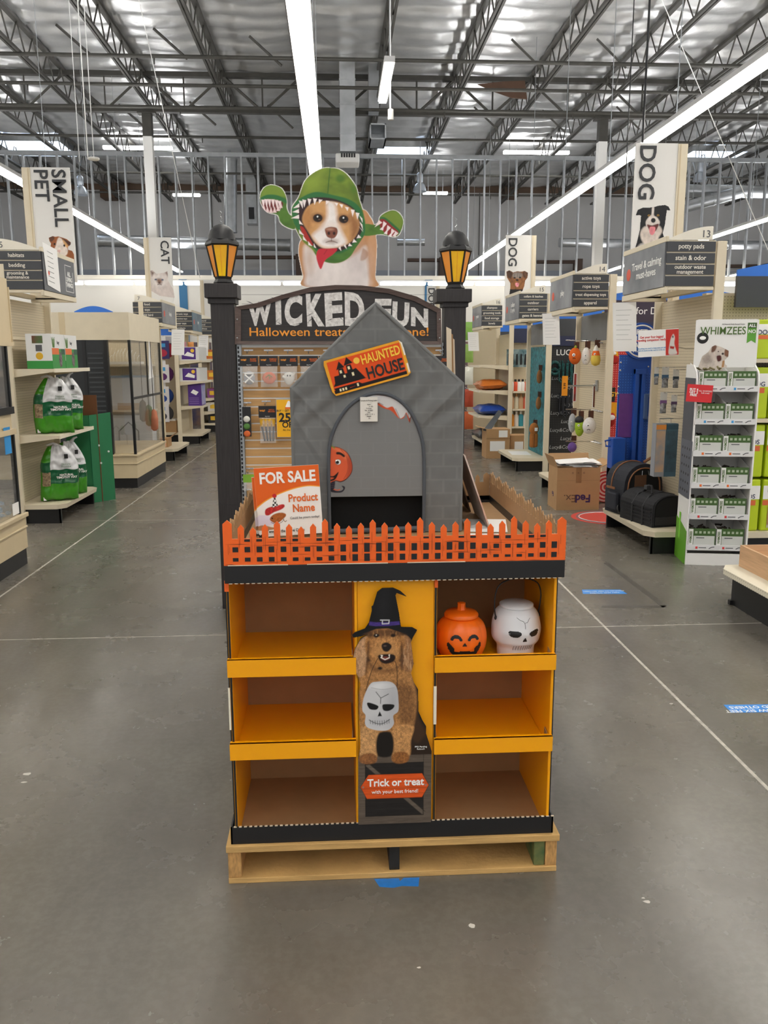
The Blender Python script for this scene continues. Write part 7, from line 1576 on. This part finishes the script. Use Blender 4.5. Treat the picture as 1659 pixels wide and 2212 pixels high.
# ------------------------------------------------------------------ pad packs and wooden tray at the right edge
LIME = mat('lime pad pack', '#b8cc1e', .4, var=.05); sh_v = (775, 905, 1018, 1154)
zs_ = [aty(1645, v, 6.32).z for v in sh_v]
for k, z in enumerate(zs_):
    if k < 3 and k != 2: bx('shelf', 3.02, 5.2, 6.33, 6.72, z-.03, z, BEIGE, R13)
packs = ((0, 690, 'PADS'), (1, 792, 'XTRA LARGE'), (3, 1040, 'DOG PADS'))
def pack(label, x, y, z, w, h, word, i):
    t = thing('pad_pack', label, 'package', (x+w/2, y, z), 0, 'puppy pad packs'); bx('pack', x, x+w, y, y+.22, z, z+h, LIME, t, bev=.012)
    bx('white_band', x+.004, x+w-.004, y-.002, y, z+h*.62, z+h*.88, PAPER, t); bx('brand_box', x+.04, x+.16, y-.004, y-.001, z+h*.76, z+h*.92, NAVY, t); text(word, .05, (x+.05, y-.0025, z+h*.67), mat('slate lettering', '#4a4f66', .6), t, align='LEFT', bold=.02); bx('orange_band', x+.004, x+w*.9, y-.0015, y, z+h*.5, z+h*.6, mat('orange pack band', '#d8693a', .5), t)
    q = Pic(0, 0, 100, 90, 40, '#a87f5c'); q.poly([(20,88),(24,50),(30,30),(44,22),(56,32),(60,60),(66,88)], '#2a211d', 2, True); q.poly([(36,52),(50,52),(52,88),(38,88)], '#e0d8d0', 3, True); q.poly([(62,88),(66,52),(78,40),(90,60),(92,88)], '#6e5038', 2, True); q.rect(0, 78, 100, 90, '#c9c2b8'); q.sheet('photo', (x+.05, y-.004, z+h*.06), *FRONT, w*.5, h*.42, t)
    return t
k_ = ('large dog pad', 'pad pack on the second shelf', '')
for x in (3.06, 3.42, 3.8):
    nm = ('nearest the white stand', 'second from the white stand', 'outside right')[int(round((x-3.06)/.36))]
    pack('lime dog pad pack on the top shelf, %s' % nm, x, 6.36, zs_[0], .34, .30, 'LARGE DOG', 0); pack('lime dog pad pack on the middle shelf, %s' % nm, x, 6.36, zs_[1], .34, .40, 'XTRA DOG', 1)
    pack('lime dog pad pack on the upper base stack, %s' % nm, x, 6.36, .2+.44, .34, .42, 'DOG PADS', 2); pack('lime dog pad pack on the base deck, %s' % nm, x, 6.36, .201, .34, .42, 'DOG PADS', 3)
tb_ = thing('low_shelf', 'perforated cream shelf on a black base at the right edge', 'shelving', (2.8, 4.7, 0))
a = atz(1585, 1268, .22); obj('shelf', G().prism([(2.47, 4.1), (3.3, 4.1), (3.3, 5.1), (2.53, 5.1), (2.47, 5.0)], .035, (0, 0, .25), (1, 0, 0), (0, 1, 0)), pegboard_mat('cream perforated steel', '#e4ddc8', '#a89e86'), tb_)
bx('kick_plate', 2.56, 3.3, 4.2, 5.05, 0, .212, KICK, tb_); bx('foot', 2.54, 2.57, 5.02, 5.05, 0, .03, KICK, tb_)
OAK = mat('pale oak', '#c9a27c', .5, var=.12, vscale=6, vstretch=(1, 1, 14))
wt = thing('wooden_crate', 'shallow pale wooden crate on the cream shelf at the right edge', 'crate', (2.95, 4.7, .251)); x0, x1, y0, y1, h_ = 2.60, 3.2, 4.3, 5.06, .14
bx('side', x0, x1, y1-.016, y1, .251, .251+h_, OAK, wt); bx('side', x0, x1, y0, y0+.016, .251, .251+h_, OAK, wt); bx('side', x0, x0+.016, y0+.016, y1-.016, .251, .251+h_, OAK, wt); bx('side', x1-.016, x1, y0+.016, y1-.016, .251, .251+h_, OAK, wt); bx('base', x0+.016, x1-.016, y0+.016, y1-.016, .251, .262, OAK, wt)

# ================================================================== left side: small pet aisle
E5 = endcap(-1, 8.1, 'beige endcap with hay bags on shelves under the habitats sign', xdeck=2.66, pz1=2.16, xp=3.12)
bx('panel_rail', -3.109, -3.1, 8.14, 9.28, 1.78, 1.81, BEIGE, E5)
for z in (1.50, .865): bracket_shelf(E5, -1, 8.1, 1.22, z, 2.68, xp=3.12)
aisle_sign(-1, 8.1, '5', ('habitats', 'bedding', 'grooming &\nmaintenance', ''), 'small pet aisle sign listing habitats, bedding and grooming', '', d=.98, x0=2.70, x1=3.16, z0=2.205, z1=2.585, graphic=mat('charcoal side graphic', '#3f4147', .3))
sg5 = bpy.data.objects['aisle_sign.004']
xs_ = -2.6985; fr5 = G()
text('ALL\nLIVING\nTHINGS', .06, (xs_, 8.87, 2.385), WHITETXT, sg5, TOEAST, bold=.03, lh=.9, align='CENTER')
for za, zb, ya, yb in ((2.265, 2.27, 8.75, 9.0), (2.52, 2.525, 8.75, 8.95), (2.265, 2.525, 8.75, 8.757), (2.265, 2.47, 8.993, 9.0)): bx('logo_frame', -2.699, -2.697, ya, yb, za, zb, WHITETXT, sg5)
t = thing('paper_notice', 'white paper notice taped over the habitats sign side', 'paper', (-2.695, 8.35, 2.25)); obj('sheet', G().prism([(0, .02), (.36, -.02), (.34, .38), (-.06, .40)], .001, (-2.694, 8.2, 2.26), *TOEAST), PAPER, t)
for k in range(7): obj('print_line', G().prism([(.03-.01*k*-.4, .06+.045*k), (.2, .05+.045*k), (.2, .055+.045*k), (.03, .065+.045*k)], .0002, (-2.6927, 8.2, 2.26), *TOEAST), GREYTXT, t)
category_sign(-1, 9.3, 67, 152, 362, 2.4, ('SMALL', 'PET'), 'tall white small pet sign with a guinea pig portrait', ((130, 429), (90, 401)), .2, cavy, (755/6.91, 340+1175/6.91, 1105/6.91, 340+1575/6.91))

# hay bags
def hay(label, x, y, z, w, h, d, rz, seed):
    t = thing('hay_bag', label, 'bag', (x, y, z), rz, 'green hay bags')
    n, m = 30, 28; rg = np.random.default_rng(seed); K = (n+1)*(m+1)
    U, V = np.meshgrid(np.linspace(-1, 1, n+1), np.linspace(0, 1, m+1))
    wid = np.where(V < .62, 1.0, 1-.55*((V-.62)/.38)**1.6); thk = np.clip((1-U**4)*(1-(2*V-1)**8), 0, 1)**.55*np.where(V > .7, 1-.6*(V-.7)/.3, 1)
    wr = .02*(fbm(U*4+seed, V*9, seed)-.5)*2+.009*np.sin(V*46+6*fbm(U*3, V*3, seed))*np.clip(V*1.2, .2, 1)
    sheets = {'green': [], 'white': []}
    faces = {'front': [], 'back': []}
    vs = []
    for s in (-1, 1):
        for j in range(m+1):
            for i in range(n+1):
                vs.append((U[j, i]*w/2*wid[j, i]+.01*math.sin(V[j, i]*5+seed), s*(d/2*thk[j, i])+wr[j, i]*(thk[j, i] > .05), V[j, i]*h*(1-.03*U[j, i]**2)+.004*math.sin(U[j, i]*9+seed)))
    me = bpy.data.meshes.new('sack'); fs = []; mi = []
    mats = [mat('green hay film', '#3f8f1e', .16, var=.06), mat('deep green hay film', '#0f5a35', .22), mat('silver white hay film', '#d2d2d4', .18), mat('hay window', '#b09a78', .5, col2='#5d4a38', vscale=60)]
    for s in (0, 1):
        for j in range(m):
            for i in range(n):
                q = (s*K+j*(n+1)+i, s*K+j*(n+1)+i+1, s*K+(j+1)*(n+1)+i+1, s*K+(j+1)*(n+1)+i); fs.append(q if s == 0 else q[::-1])
                v_, u_ = (j+.5)/m, (i+.5)/n
                k = 0 if v_ < .33 else 1 if v_ < .56 else 2
                if u_ < .22: k = 3 if (.3 < v_ < .52 and u_ > .02) else (1 if .52 < v_ < .7 else 0)
                mi.append(k)
    me.from_pydata(vs, [], fs)
    for q in mats: me.materials.append(q)
    me.polygons.foreach_set('material_index', np.array(mi, np.int32)); me.polygons.foreach_set('use_smooth', np.ones(len(fs), bool)); me.update()
    sk = link('sack', me, t)
    def fy(u, v): i, j = int((u+1)/2*n), int(v*m); return vs[j*(n+1)+i][1]
    text('NATURAL\nTIMOTHY HAY', h*.052, (w*.17, fy(.34, .45)-.014, h*.45), WHITETXT, t, world=False, bold=.03, lh=.85); text('Nature\nPromise', h*.05, (w*.17, fy(.4, .66)-.012, h*.645), mat('faded green print', '#5f7f5a', .5), t, world=False, lh=.85)
    bx('logo_block', w*.14, w*.24, fy(.38, .78)-.014, fy(.38, .78)-.01, h*.76, h*.84, BLACKTXT, t, world=False); bx('price_sticker', -w*.46, -w*.38, fy(-.8, .05)-.01, fy(-.8, .05)-.006, h*.02, h*.08, PAPER, t, world=False)
    kn = G().tube([(0, 0, h*.985), (-.04, -.02, h*1.03), (-.1, -.03, h*1.0)], [.02, .012, .006], 6) if seed % 2 else G().tube([(.03, 0, h*.98), (.06, -.01, h*1.05), (.09, -.02, h*1.07)], [.02, .012, .008], 6)
    obj('twisted_top', kn, mats[2], t, world=False, smooth=True)
    return t
hay('green hay bag at the front of the middle shelf', -2.80, 8.42, .867, .36, .55, .17, math.radians(20), 3); hay('green hay bag behind the front one on the middle shelf', -2.80, 8.80, .867, .34, .55, .16, math.radians(28), 4)
hay('green hay bag leaning at the front of the bottom deck', -2.79, 8.40, .192, .36, .56, .18, math.radians(24), 5); hay('green hay bag behind the front one on the bottom deck', -2.80, 8.78, .192, .32, .56, .15, math.radians(30), 6)
# white and green boxes on the top shelf
for i, (y, lab) in enumerate(((8.22, 'nearest'), (8.62, 'second'))):
    t = thing('hay_carton', '%s white and green hay carton on the top shelf' % lab, 'box', (-2.83, y+.19, 1.502)); x0, x1, y1, z0, z1 = -2.95, -2.71, y+.385, 1.502, 1.832
    bx('carton', x0, x1, y, y1, z0, z1, mat('white carton', '#dededc', .45), t)
    bx('green_band', x0-.001, x1+.001, y-.001, y1+.001, z0, z0+.075, mat('carton green', '#2f8a3c', .45), t); bx('front_green', x1, x1+.0015, y+.003, y1-.003, z0+.075, z0+.19, mat('carton green'), t); bx('front_orange', x1, x1+.002, y+.003, y+.2, z0+.135, z0+.195, mat('carton orange', '#dd7038', .5), t); bx('front_dark', x1, x1+.002, y+.27, y1-.003, z0+.135, z0+.19, mat('carton pine', '#23533c', .5), t)
    obj('hay_picture', G().ball((x1, y+.24, z0+.09), .003, .055, .085, 12, 8), mat('hay picture', '#8d7f86', .6, col2='#3d2c2a', vscale=40), t, smooth=True)
    if i == 0:
        obj('round_badge', G().ball((-2.83, y, z0+.12), .035, .002, .035, 16, 8), mat('yellow badge', '#d8aa22', .5), t); bx('side_picture', -2.89, -2.79, y-.002, y, z0+.24, z0+.31, mat('carton brown', '#6d3a2a', .5, col2='#3f6b3a', vscale=16), t); bx('side_text', -2.86, -2.80, y-.002, y, z0+.165, z0+.225, GREYTXT, t)
    text('hay', .05, (x1+.001, y+.19, z0+.25), GREYTXT, t, TOEAST)
    for k in range(7): obj('grass_print', G().tube([(x1+.001, y+.03+.008*k, z0+.2), (x1+.001, y+.01+.014*k, z0+.3-.01*(k % 3))], .0022, 4), mat('grass print', '#6f8f5a', .6), t)
# green and brown cardboard
GRN = mat('green painted board', '#1f7046', .55, var=.04); g0, g1 = atz(195, 1092, 0), atz(241, 1085, 0)
t = thing('green_panel', 'tall folded green board standing at the end of the hay shelves', 'board', (-2.65, 9.4, 0)); zt_ = aty(212, 893, 9.36).z
bx('side', -2.995, -2.74, 9.34, 9.35, 0, zt_-.02, GRN, t); obj('front', flap([(-2.74, 9.35, 0), (-2.56, 9.56, 0), (-2.56, 9.56, zt_), (-2.74, 9.35, zt_-.02)], .008), GRN, t)
for u, v in ((219, 1000), (214, 962), (235, 975)):
    p = aty(u, v, 9.43); obj('paper_scrap', G().ball((p.x, 9.42, p.z), .012, .004, .012, 8, 5), PAPER, t)
t = thing('brown_panel', 'brown cardboard sheet standing behind the hay bags', 'board', (-2.8, 9.42, .0)); bx('sheet', -2.99, -2.66, 9.42, 9.43, 0, 1.2, mat('dark kraft board', '#6d4426', .7, var=.05), t)

# ------------------------------------------------------------------ near glass pet case at the left edge
FRAMEB = mat('black case frame', '#17181a', .4)
nc = thing('pet_habitat_case', 'tan glass front pet habitat case at the left picture edge', 'case', (-3.0, 5.0, 0)); zc = lambda u, v: aty(u, v, 6.5).z
x0, x1, y0, y1 = -3.6, -2.455, 3.4, 6.5
zk, zl, zb0, zb1, zg2, zh0, zh1 = zc(60, 1182), zc(52, 1108), zc(40, 934), zc(38, 893), zc(34, 878), zc(22, 748), zc(17, 602)
bx('kick', x0, x1+.0, y0, y1, 0, zk, KICK, nc); lb2 = bx('base', x0, x1+.01, y0, y1+.01, zk, zl, BEIGE2, nc); bx('base_ledge', x1+.005, x1+.03, y0, y1+.03, zl-.03, zl+.005, BEIGE2, lb2, bev=.006); bx('base_ledge', x1+.005, x1+.02, y0, y1+.02, zk+(zl-zk)*.58, zk+(zl-zk)*.64, BEIGE2, lb2, bev=.006)
bx('middle_band', x0, x1-.02, y0, y1-.02, zb0, zb1, BEIGE2, nc, bev=.01); bx('band_ledge', x1-.03, x1+.0, y0, y1, zb0-.01, zb0+.03, BEIGE2, nc); bx('header', x0, x1+.02, y0, y1, zh0, zh1, BEIGE2, nc); bx('header_trim', x1+.02, x1+.03, y0, y1+.02, zh0, zh0+.03, BEIGE2, nc); bx('header_trim', x1, x1+.028, y1, y1+.015, zh0, zh1-.06, BEIGE2, nc)
for (za, zb) in ((zl, zb0), (zg2, zh0)):
    for yy in (y1-.03, y1-1.25, y1-2.5): bx('frame_post', x1-.04, x1-.005, yy-.025, yy, za, zb, FRAMEB, nc)
    bx('glass_front', x1-.02, x1-.012, y0, y1-.03, za, zb, GLASS, nc); bx('glass_end', x0+.02, x1-.04, y1-.03, y1-.022, za, zb, GLASS, nc)
bx('frame_rail', x1-.04, x1-.002, y0, y1, zb1, zg2, FRAMEB, nc); bx('rear_wall', x0, x0+.02, y0, y1-.02, zl, zb0, BEIGE, nc); bx('rear_wall', x0, x0+.02, y0, y1-.02, zg2, zh0, mat('pale blue backdrop', '#a9c6d2', .6, col2='#dcd6c0', vscale=2), nc)
bx('partition', x0+.02, x1-.05, y1-.62, y1-.6, zl, zb0, BEIGE, nc)
bed = G(); rgx = random.Random(4)
for k in range(260):
    x, yy = rgx.uniform(x0+.4, x1-.05), rgx.uniform(y1-1.2, y1-.06); r_ = rgx.uniform(.015, .035); hgt = .16*(.5+.5*math.sin(yy*5)**2)
    bed.ball((x, yy, zl+rgx.random()*hgt), r_, r_*.8, r_*.6, 5, 3)
obj('paper_bedding', bed, mat('shredded bedding', '#c3ccd4', .9, col2='#8ea6b8', vscale=30), nc, kind='stuff')
bed = G()
for k in range(120):
    x, yy = rgx.uniform(x0+.4, x1-.05), rgx.uniform(y1-1.0, y1-.06); bed.ball((x, yy, zg2+rgx.random()*.05), .03, .03, .02, 5, 3)
obj('paper_bedding', bed, mat('shredded bedding'), nc, kind='stuff')
t = thing('habitat_rock', 'grey decor rock inside the upper glass case at the left edge', 'rock', (-2.85, 5.98, zg2)); obj('rock', G().ball((-2.85, 5.98, zg2+.16), .14, .16, .17, 14, 9, lambda d: 1+.14*math.sin(5*d.x+4*d.y+6*d.z)), mat('grey rock', '#8f9494', .9, var=.2), t, smooth=True)
p = aty(27, 948, 6.48); bx('blue_sticker', x1-.011, x1-.009, 6.28, 6.4, p.z-.1, p.z+.1, mat('sky blue sticker', '#2f94d8', .5), nc); bx('white_tag', x1-.011, x1-.009, 6.32, 6.45, zl+.01, zl+.1, PAPER, nc)

# ------------------------------------------------------------------ aviary case
av = thing('aviary_case', 'large tan bird aviary case with glass walls and black frames', 'case', (-3.2, 11.3, 0)); x0, x1, y0, y1 = -4.6, -2.49, 10.4, 12.15
bx('kick', x0, x1-.01, y0+.01, y1, 0, .125, KICK, av); bs = bx('base', x0, x1, y0, y1, .125, .40, BEIGE2, av); bx('base_ledge', x0, x1+.012, y0-.012, y1, .30, .318, BEIGE2, bs, bev=.004); bx('base_ledge', x0, x1+.02, y0-.02, y1, .40, .425, BEIGE2, bs, bev=.005)
bx('header', x0, x1-.0, y0, y1, 1.822, 2.15, BEIGE, av); bx('header_joint', -3.32, -3.25, y0-.004, y0, 1.84, 2.15, BEIGE2, av)
bx('floor_pan', x0+.02, x1-.02, y0+.02, y1-.02, .425, .435, BEIGE2, av)
for (x, yy) in ((x1-.03, y0), (x1-.03, y1-.03)): bx('frame_post', x, x+.03, yy, yy+.03, .425, 1.822, FRAMEB, av)
bx('frame_post', x1-.02, x1-.001, y0+.87, y0+.89, 1.12, 1.822, FRAMEB, av); bx('frame_rail', x1-.02, x1-.001, y0+.03, y1-.03, 1.10, 1.13, FRAMEB, av)
bx('glass', x1-.014, x1-.008, y0+.03, y1-.03, .435, 1.822, GLASS, av)
xd = aty(238, 850, 10.4).x
dk = bx('dark_panel', x0, xd-.04, y0, y0+.05, .425, 1.822, mat('black aviary panel', '#232629', .5, var=.25, vscale=6), av); bx('panel_post', xd-.04, xd, y0-.012, y0+.06, .425, 1.822, FRAMEB, av); bx('panel_post', xd-.3, xd-.26, y0-.01, y0, .425, 1.822, FRAMEB, dk)
bx('glass', xd, x1-.03, y0+.006, y0+.012, .435, 1.822, GLASS, av)
for k in range(20): bx('vent_slat', xd-.24, xd-.06, y0-.006, y0, .55+k*.058, .57+k*.058, mat('grey vent', '#3a3d40', .5), dk)
bx('back_wall', x0, -3.6, y1-.03, y1-.02, .435, 1.822, BEIGE, av)
# what stands behind and in it
t = thing('bird_cage_carton', 'white cage carton with a bird picture on the shelf seen through the aviary', 'box', (-2.95, 12.5, .5)); bx('carton', -3.4, -2.72, 12.4, 12.7, .2, .78, mat('pale cage carton', '#c9ccd0', .5), t)
obj('cage_arch', G().tube([(-3.2, 12.395, .3), (-3.2, 12.395, .55), (-3.06, 12.395, .68), (-2.92, 12.395, .55), (-2.92, 12.395, .3)], .01, 6), GREYTXT, t); obj('bird_print', G().ball((-2.98, 12.395, .62), .03, .004, .07, 8, 6), mat('green bird print', '#5a8a6a', .6), t)
t = thing('bird_cage_carton', 'upper white cage carton with drawers seen through the aviary', 'box', (-2.95, 12.5, .95)); bx('carton', -3.4, -2.72, 12.4, 12.7, .86, 1.36, mat('pale cage carton'), t); bx('drawer_print', -3.2, -2.8, 12.396, 12.4, .86, .96, mat('wood drawer print', '#b39a80', .6), t); bx('blue_edge', -3.4, -2.72, 12.395, 12.4, 1.33, 1.36, mat('blue carton edge', '#6f8aa8', .5), t)
t = thing('cage_shelf', 'beige shelf unit with cage cartons behind the aviary glass', 'shelving', (-3.1, 12.6, 0)); bx('back', -3.9, -2.7, 12.75, 12.78, 0, 2.0, PEG, t)
for z in (.2, .86, 1.52): bx('shelf', -3.9, -2.7, 12.38, 12.75, z-.03, z, BEIGE, t)
t = thing('small_cage', 'small white bird cage on the top shelf seen through the aviary', 'cage', (-3.05, 12.55, 1.52)); bx('tray', -3.3, -2.85, 12.42, 12.7, 1.521, 1.56, WHITE, t); g_ = G()
for k in range(9): g_.tube([(-3.28+.05*k, 12.43, 1.56), (-3.28+.05*k, 12.43, 1.68-.004*(k-4)**2), (-3.28+.05*k, 12.56, 1.75-.006*(k-4)**2)], .005, 4)
obj('bars', g_, WHITE, t)
t = thing('paper_notice', 'white folded notice taped to the aviary side glass', 'paper', (-2.48, 11.2, 1.35)); obj('sheet', G().prism([(0, 0), (.28, .02), (.14, .5), (.1, .5)], .001, (-2.484, 11.3, 1.33), *TOEAST), PAPER, t)
for i, (u, v, c) in enumerate(((333, 905, '#b06a4c'), (322, 895, '#5c6a4a'), (309, 885, '#5a5048'))):  # the orange one stands for a reflection in the glass, built as a toy
    p = aty(u, v, 11.4); t = thing('toy_and_reflection', '%s hanging bird toy inside the aviary' % ('orange', 'green', 'brown')[i], 'toy', (p.x, 11.4, p.z)); obj('block', G().lathe([(.02, -.16), (.05, -.13), (.055, .0), (.04, .1), (.01, .13)], (p.x, 11.4, p.z), 10), mat('bird toy '+c, c, .7, var=.2), t, smooth=True); obj('cord', G().tube([(p.x, 11.4, p.z+.12), (p.x, 11.4, 1.82)], .006, 4), BLACK, t)
n = 14; a, b, c = aty(160, 673, 15.2), aty(243, 673, 15.2), aty(205, 661, 15.2); pts = [(a.x+(b.x-a.x)*k/n, (c.z-a.z)*math.sin(math.pi*k/n)) for k in range(n+1)]
t = thing('blue_arch_board', 'blue arched header just above the aviary top', 'sign', ((a.x+b.x)/2, 15.2, 0)); obj('arch', G().prism([(a.x, -.5), (b.x, -.5)]+pts[::-1], .04, (0, 15.2, a.z), *FRONT), BLUE, t); bx('post', a.x, a.x+.05, 15.24, 15.28, 0, a.z, BEIGE, t)

# ------------------------------------------------------------------ cat aisles
E7 = endcap(-1, 13.2, 'beige endcap 7 with cartons on its deck beyond the aviary', xdeck=2.52)
aisle_sign(-1, 13.2, '7', ('food', 'toys', 'wild bird', ''), 'aisle 7 sign listing food, toys and wild bird', 'Fetch', d=1.1, x0=2.65, x1=3.09, z0=2.12)
notice(-1, 14.2, 2.08, 'white paper notice under the wild bird sign', x=2.6, w=.22, h=.42)
category_sign(-1, 14.4, 322, 370, 513, 2.4, ('CAT',), 'tall white cat sign with a fluffy cat portrait', ((356, 545),), .19, kitty, (200+545/4.425, 560+95/4.425, 200+780/4.425, 560+375/4.425))
E8 = endcap(-1, 15.9, 'beige endcap 8 with litter boxes on shelves', xdeck=2.55)
aisle_sign(-1, 15.9, '8', ('electronic toys', 'interactive toys', 'teaser toys', 'furniture'), 'aisle 8 sign listing electronic and interactive toys', 'play', d=1.1, x0=2.64, x1=3.08, graphic=mat('blue grey graphic', '#6f8ea0', .4, col2='#3f5a6c', vscale=3))
notice(-1, 16.9, 2.06, 'white paper notice under the electronic toys sign', x=2.6, w=.2, h=.4)
E9 = endcap(-1, 18.6, 'beige endcap 9 with dark packages beside the left post', xdeck=2.55)
aisle_sign(-1, 18.6, '9', ('natural', 'food', 'wellness', ''), 'aisle 9 sign partly hidden by the left lantern post', '', d=1.1, x0=2.64, x1=3.08)
category_sign(-1, 20.3, 440, 470, 605, 2.2, (), 'far white sign with a brown animal portrait behind the left post', (), .2)
for z in (1.57, 1.18, .72): bracket_shelf(E8, -1, 15.9, 1.22, z, 2.52)
for z in (1.6, 1.15, .75, .45): bracket_shelf(E9, -1, 18.6, 1.22, z, 2.55)
PURP = mat('purple litter box', '#4d2a80', .45, var=.08)
for i, (z, lab) in enumerate(((1.572, 'upper'), (1.182, 'middle'))):
    t = thing('litter_box_carton', 'purple and white litter box carton on the %s shelf of aisle 8' % lab, 'box', (-2.75, 16.4, z)); bx('carton', -2.95, -2.56, 15.97, 16.9, z, z+.25, mat('white carton'), t)
    bx('purple_face', -2.88, -2.62, 15.967, 15.97, z+.02, z+.24, PURP, t); obj('product_print', G().prism([(-.09, .03), (.09, .0), (.1, .05), (-.02, .1)], .001, (-2.75, 15.966, z+.06), *FRONT), WHITETXT, t); obj('badge', G().ball((-2.68, 15.966, z+.18), .035, .002, .035, 12, 6), YELTXT, t)
t = thing('litter_box_carton', 'tall purple litter carton on the lower shelf of aisle 8', 'box', (-2.65, 16.2, .722)); bx('carton', -2.8, -2.55, 16.0, 16.5, .722, 1.13, PURP, t); bx('side_print', -2.55, -2.548, 16.02, 16.48, .74, 1.1, mat('litter side print', '#b9a8c8', .5, col2='#6f8ac0', vscale=8), t); obj('product_print', G().prism([(-.07, .0), (.03, -.05), (.08, .01), (-.02, .06)], .001, (-2.68, 15.998, .97), *FRONT), WHITETXT, t)
for k in range(4): bx('text_line', -2.78, -2.6, 15.9975, 16.0, .76+.035*k, .767+.035*k, mat('lilac print', '#a08ac0', .6), t)
for k, (u, v, c) in enumerate(((396, 742, '#d8a0b0'), (412, 745, '#e09a5a'))):
    p = aty(u, v, 16.5); tag(obj('small_pouch', pillow(p.x, 16.5, 1.823, 1.823+.1, .12, .06, 5, 5, k), mat('pouch '+c, c, .5), smooth=True), '%s pouch on top of the litter carton' % ('pink', 'peach')[k], 'package')
R7 = run(-1, 13.5, 'shelving run of bird goods behind the aviary', h=1.9)
R8 = run(-1, 16.2, 'pegboard run with round cat beds left of the aisle 8 post', h=2.0, x0=3.02)
header(R8, -1, 16.55, 1.78, 3.02, 4.5, NAVY, arch=False); bx('blue_top', -4.5, -3.02, 16.55, 16.58, 2.05, 2.2, BLUE, R8); bx('grey_band', -4.5, -3.02, 16.54, 16.57, 1.9, 2.03, mat('grey band', '#b9bcc2', .5), R8)
for i, (v, c1, c2, lab) in enumerate(((757, '#b02c46', '#2f2a66', 'red'), (808, '#5d2a6a', '#e4e2e6', 'purple'), (855, '#24489a', '#e4e2e6', 'blue'), (893, '#4a4a50', '#e4e2e6', 'grey'))):
    p = aty(353, v, 16.3); t = thing('cat_bed', 'round %s cat bed on a white card hanging by the aisle 8 post' % lab, 'pet bed', (p.x, 16.3, p.z-.2))
    obj('bed', G().ball(p, .2, .1, .17, 18, 8), mat('cat bed '+c1, c1, .8), t, smooth=True); bx('card', p.x-.17, p.x+.13, 16.2, 16.205, p.z-.16, p.z+.18, mat('cat bed card '+c2, c2, .5), t); bx('brand_patch', p.x-.12, p.x+.06, 16.197, 16.2, p.z+.06, p.z+.13, BLUETXT, t); obj('photo', G().ball((p.x, 16.197, p.z-.05), .09, .003, .07, 12, 6), mat('cat bed '+c1), t)
    bx('hang_card', p.x-.05, p.x+.06, 16.25, 16.254, p.z+.17, p.z+.26, PAPER, t); obj('hook', G().tube([(p.x, 16.25, p.z+.25), (p.x, 16.6, p.z+.27)], .005, 4), CHROME, t)
t = thing('display_carton', 'small open brown carton with orange packs on the aisle 7 deck', 'box', (-2.75, 13.6, .19)); bx('carton', -2.88, -2.72, 13.5, 13.8, .191, .33, KRAFT2, t); obj('flap', flap([(-2.72, 13.5, .33), (-2.72, 13.8, .33), (-2.6, 13.8, .42), (-2.6, 13.5, .42)]), KRAFT2, t); bx('orange_pack', -2.86, -2.75, 13.497, 13.5, .2, .31, mat('orange pack', '#d8764a', .5, col2='#e8d8c8', vscale=20), t)
t = thing('display_carton', 'brown carton with white papers on the bird goods run', 'box', (-3.0, 13.3, .5)); p = aty(360, 915, 15.9); bx('carton', p.x-.14, p.x+.12, 16.22, 16.5, .201, .42, KRAFT2, t); bx('paper', p.x-.12, p.x+.1, 16.24, 16.48, .42, .45, PAPER, t)
rgk = random.Random(9)
for i, z in enumerate((.192, .452, .752, 1.152, 1.602)):
    for k in range(3):
        c = rgk.choice(('#c2682c', '#7a2a3c', '#d8d4d0', '#2a2a2e', '#d0803c', '#8a4a8a')); y = 18.7+.36*k
        t = thing('boxed_treat', 'coloured package on endcap 9, %s shelf, %s place' % (('bottom', 'second', 'third', 'fourth', 'top')[i], ('near', 'middle', 'far')[k]), 'package', (-2.7, y+.1, z), 0, 'packages on endcap 9'); bx('box', -2.85, -2.58, y, y+.28, z, z+.2, mat('pack '+c, c, .5, var=.1, vscale=12), t); bx('label_patch', -2.8, -2.64, y-.002, y, z+.06, z+.15, WHITETXT if k % 2 else YELTXT, t)
tag(bx('far_shelf', -6.5, -3.05, 20.6, 21.0, 0, 2.0, mat('navy far shelf', '#2d3a66', .6, col2='#8a6a4a', vscale=4)), 'far shelving row at the left in front of the white wall', 'shelving')
tag(bx('far_shelf', 3.05, 9.0, 20.6, 21.0, 0, 2.0, mat('navy far shelf')), 'far shelving row at the right in front of the white wall', 'shelving')
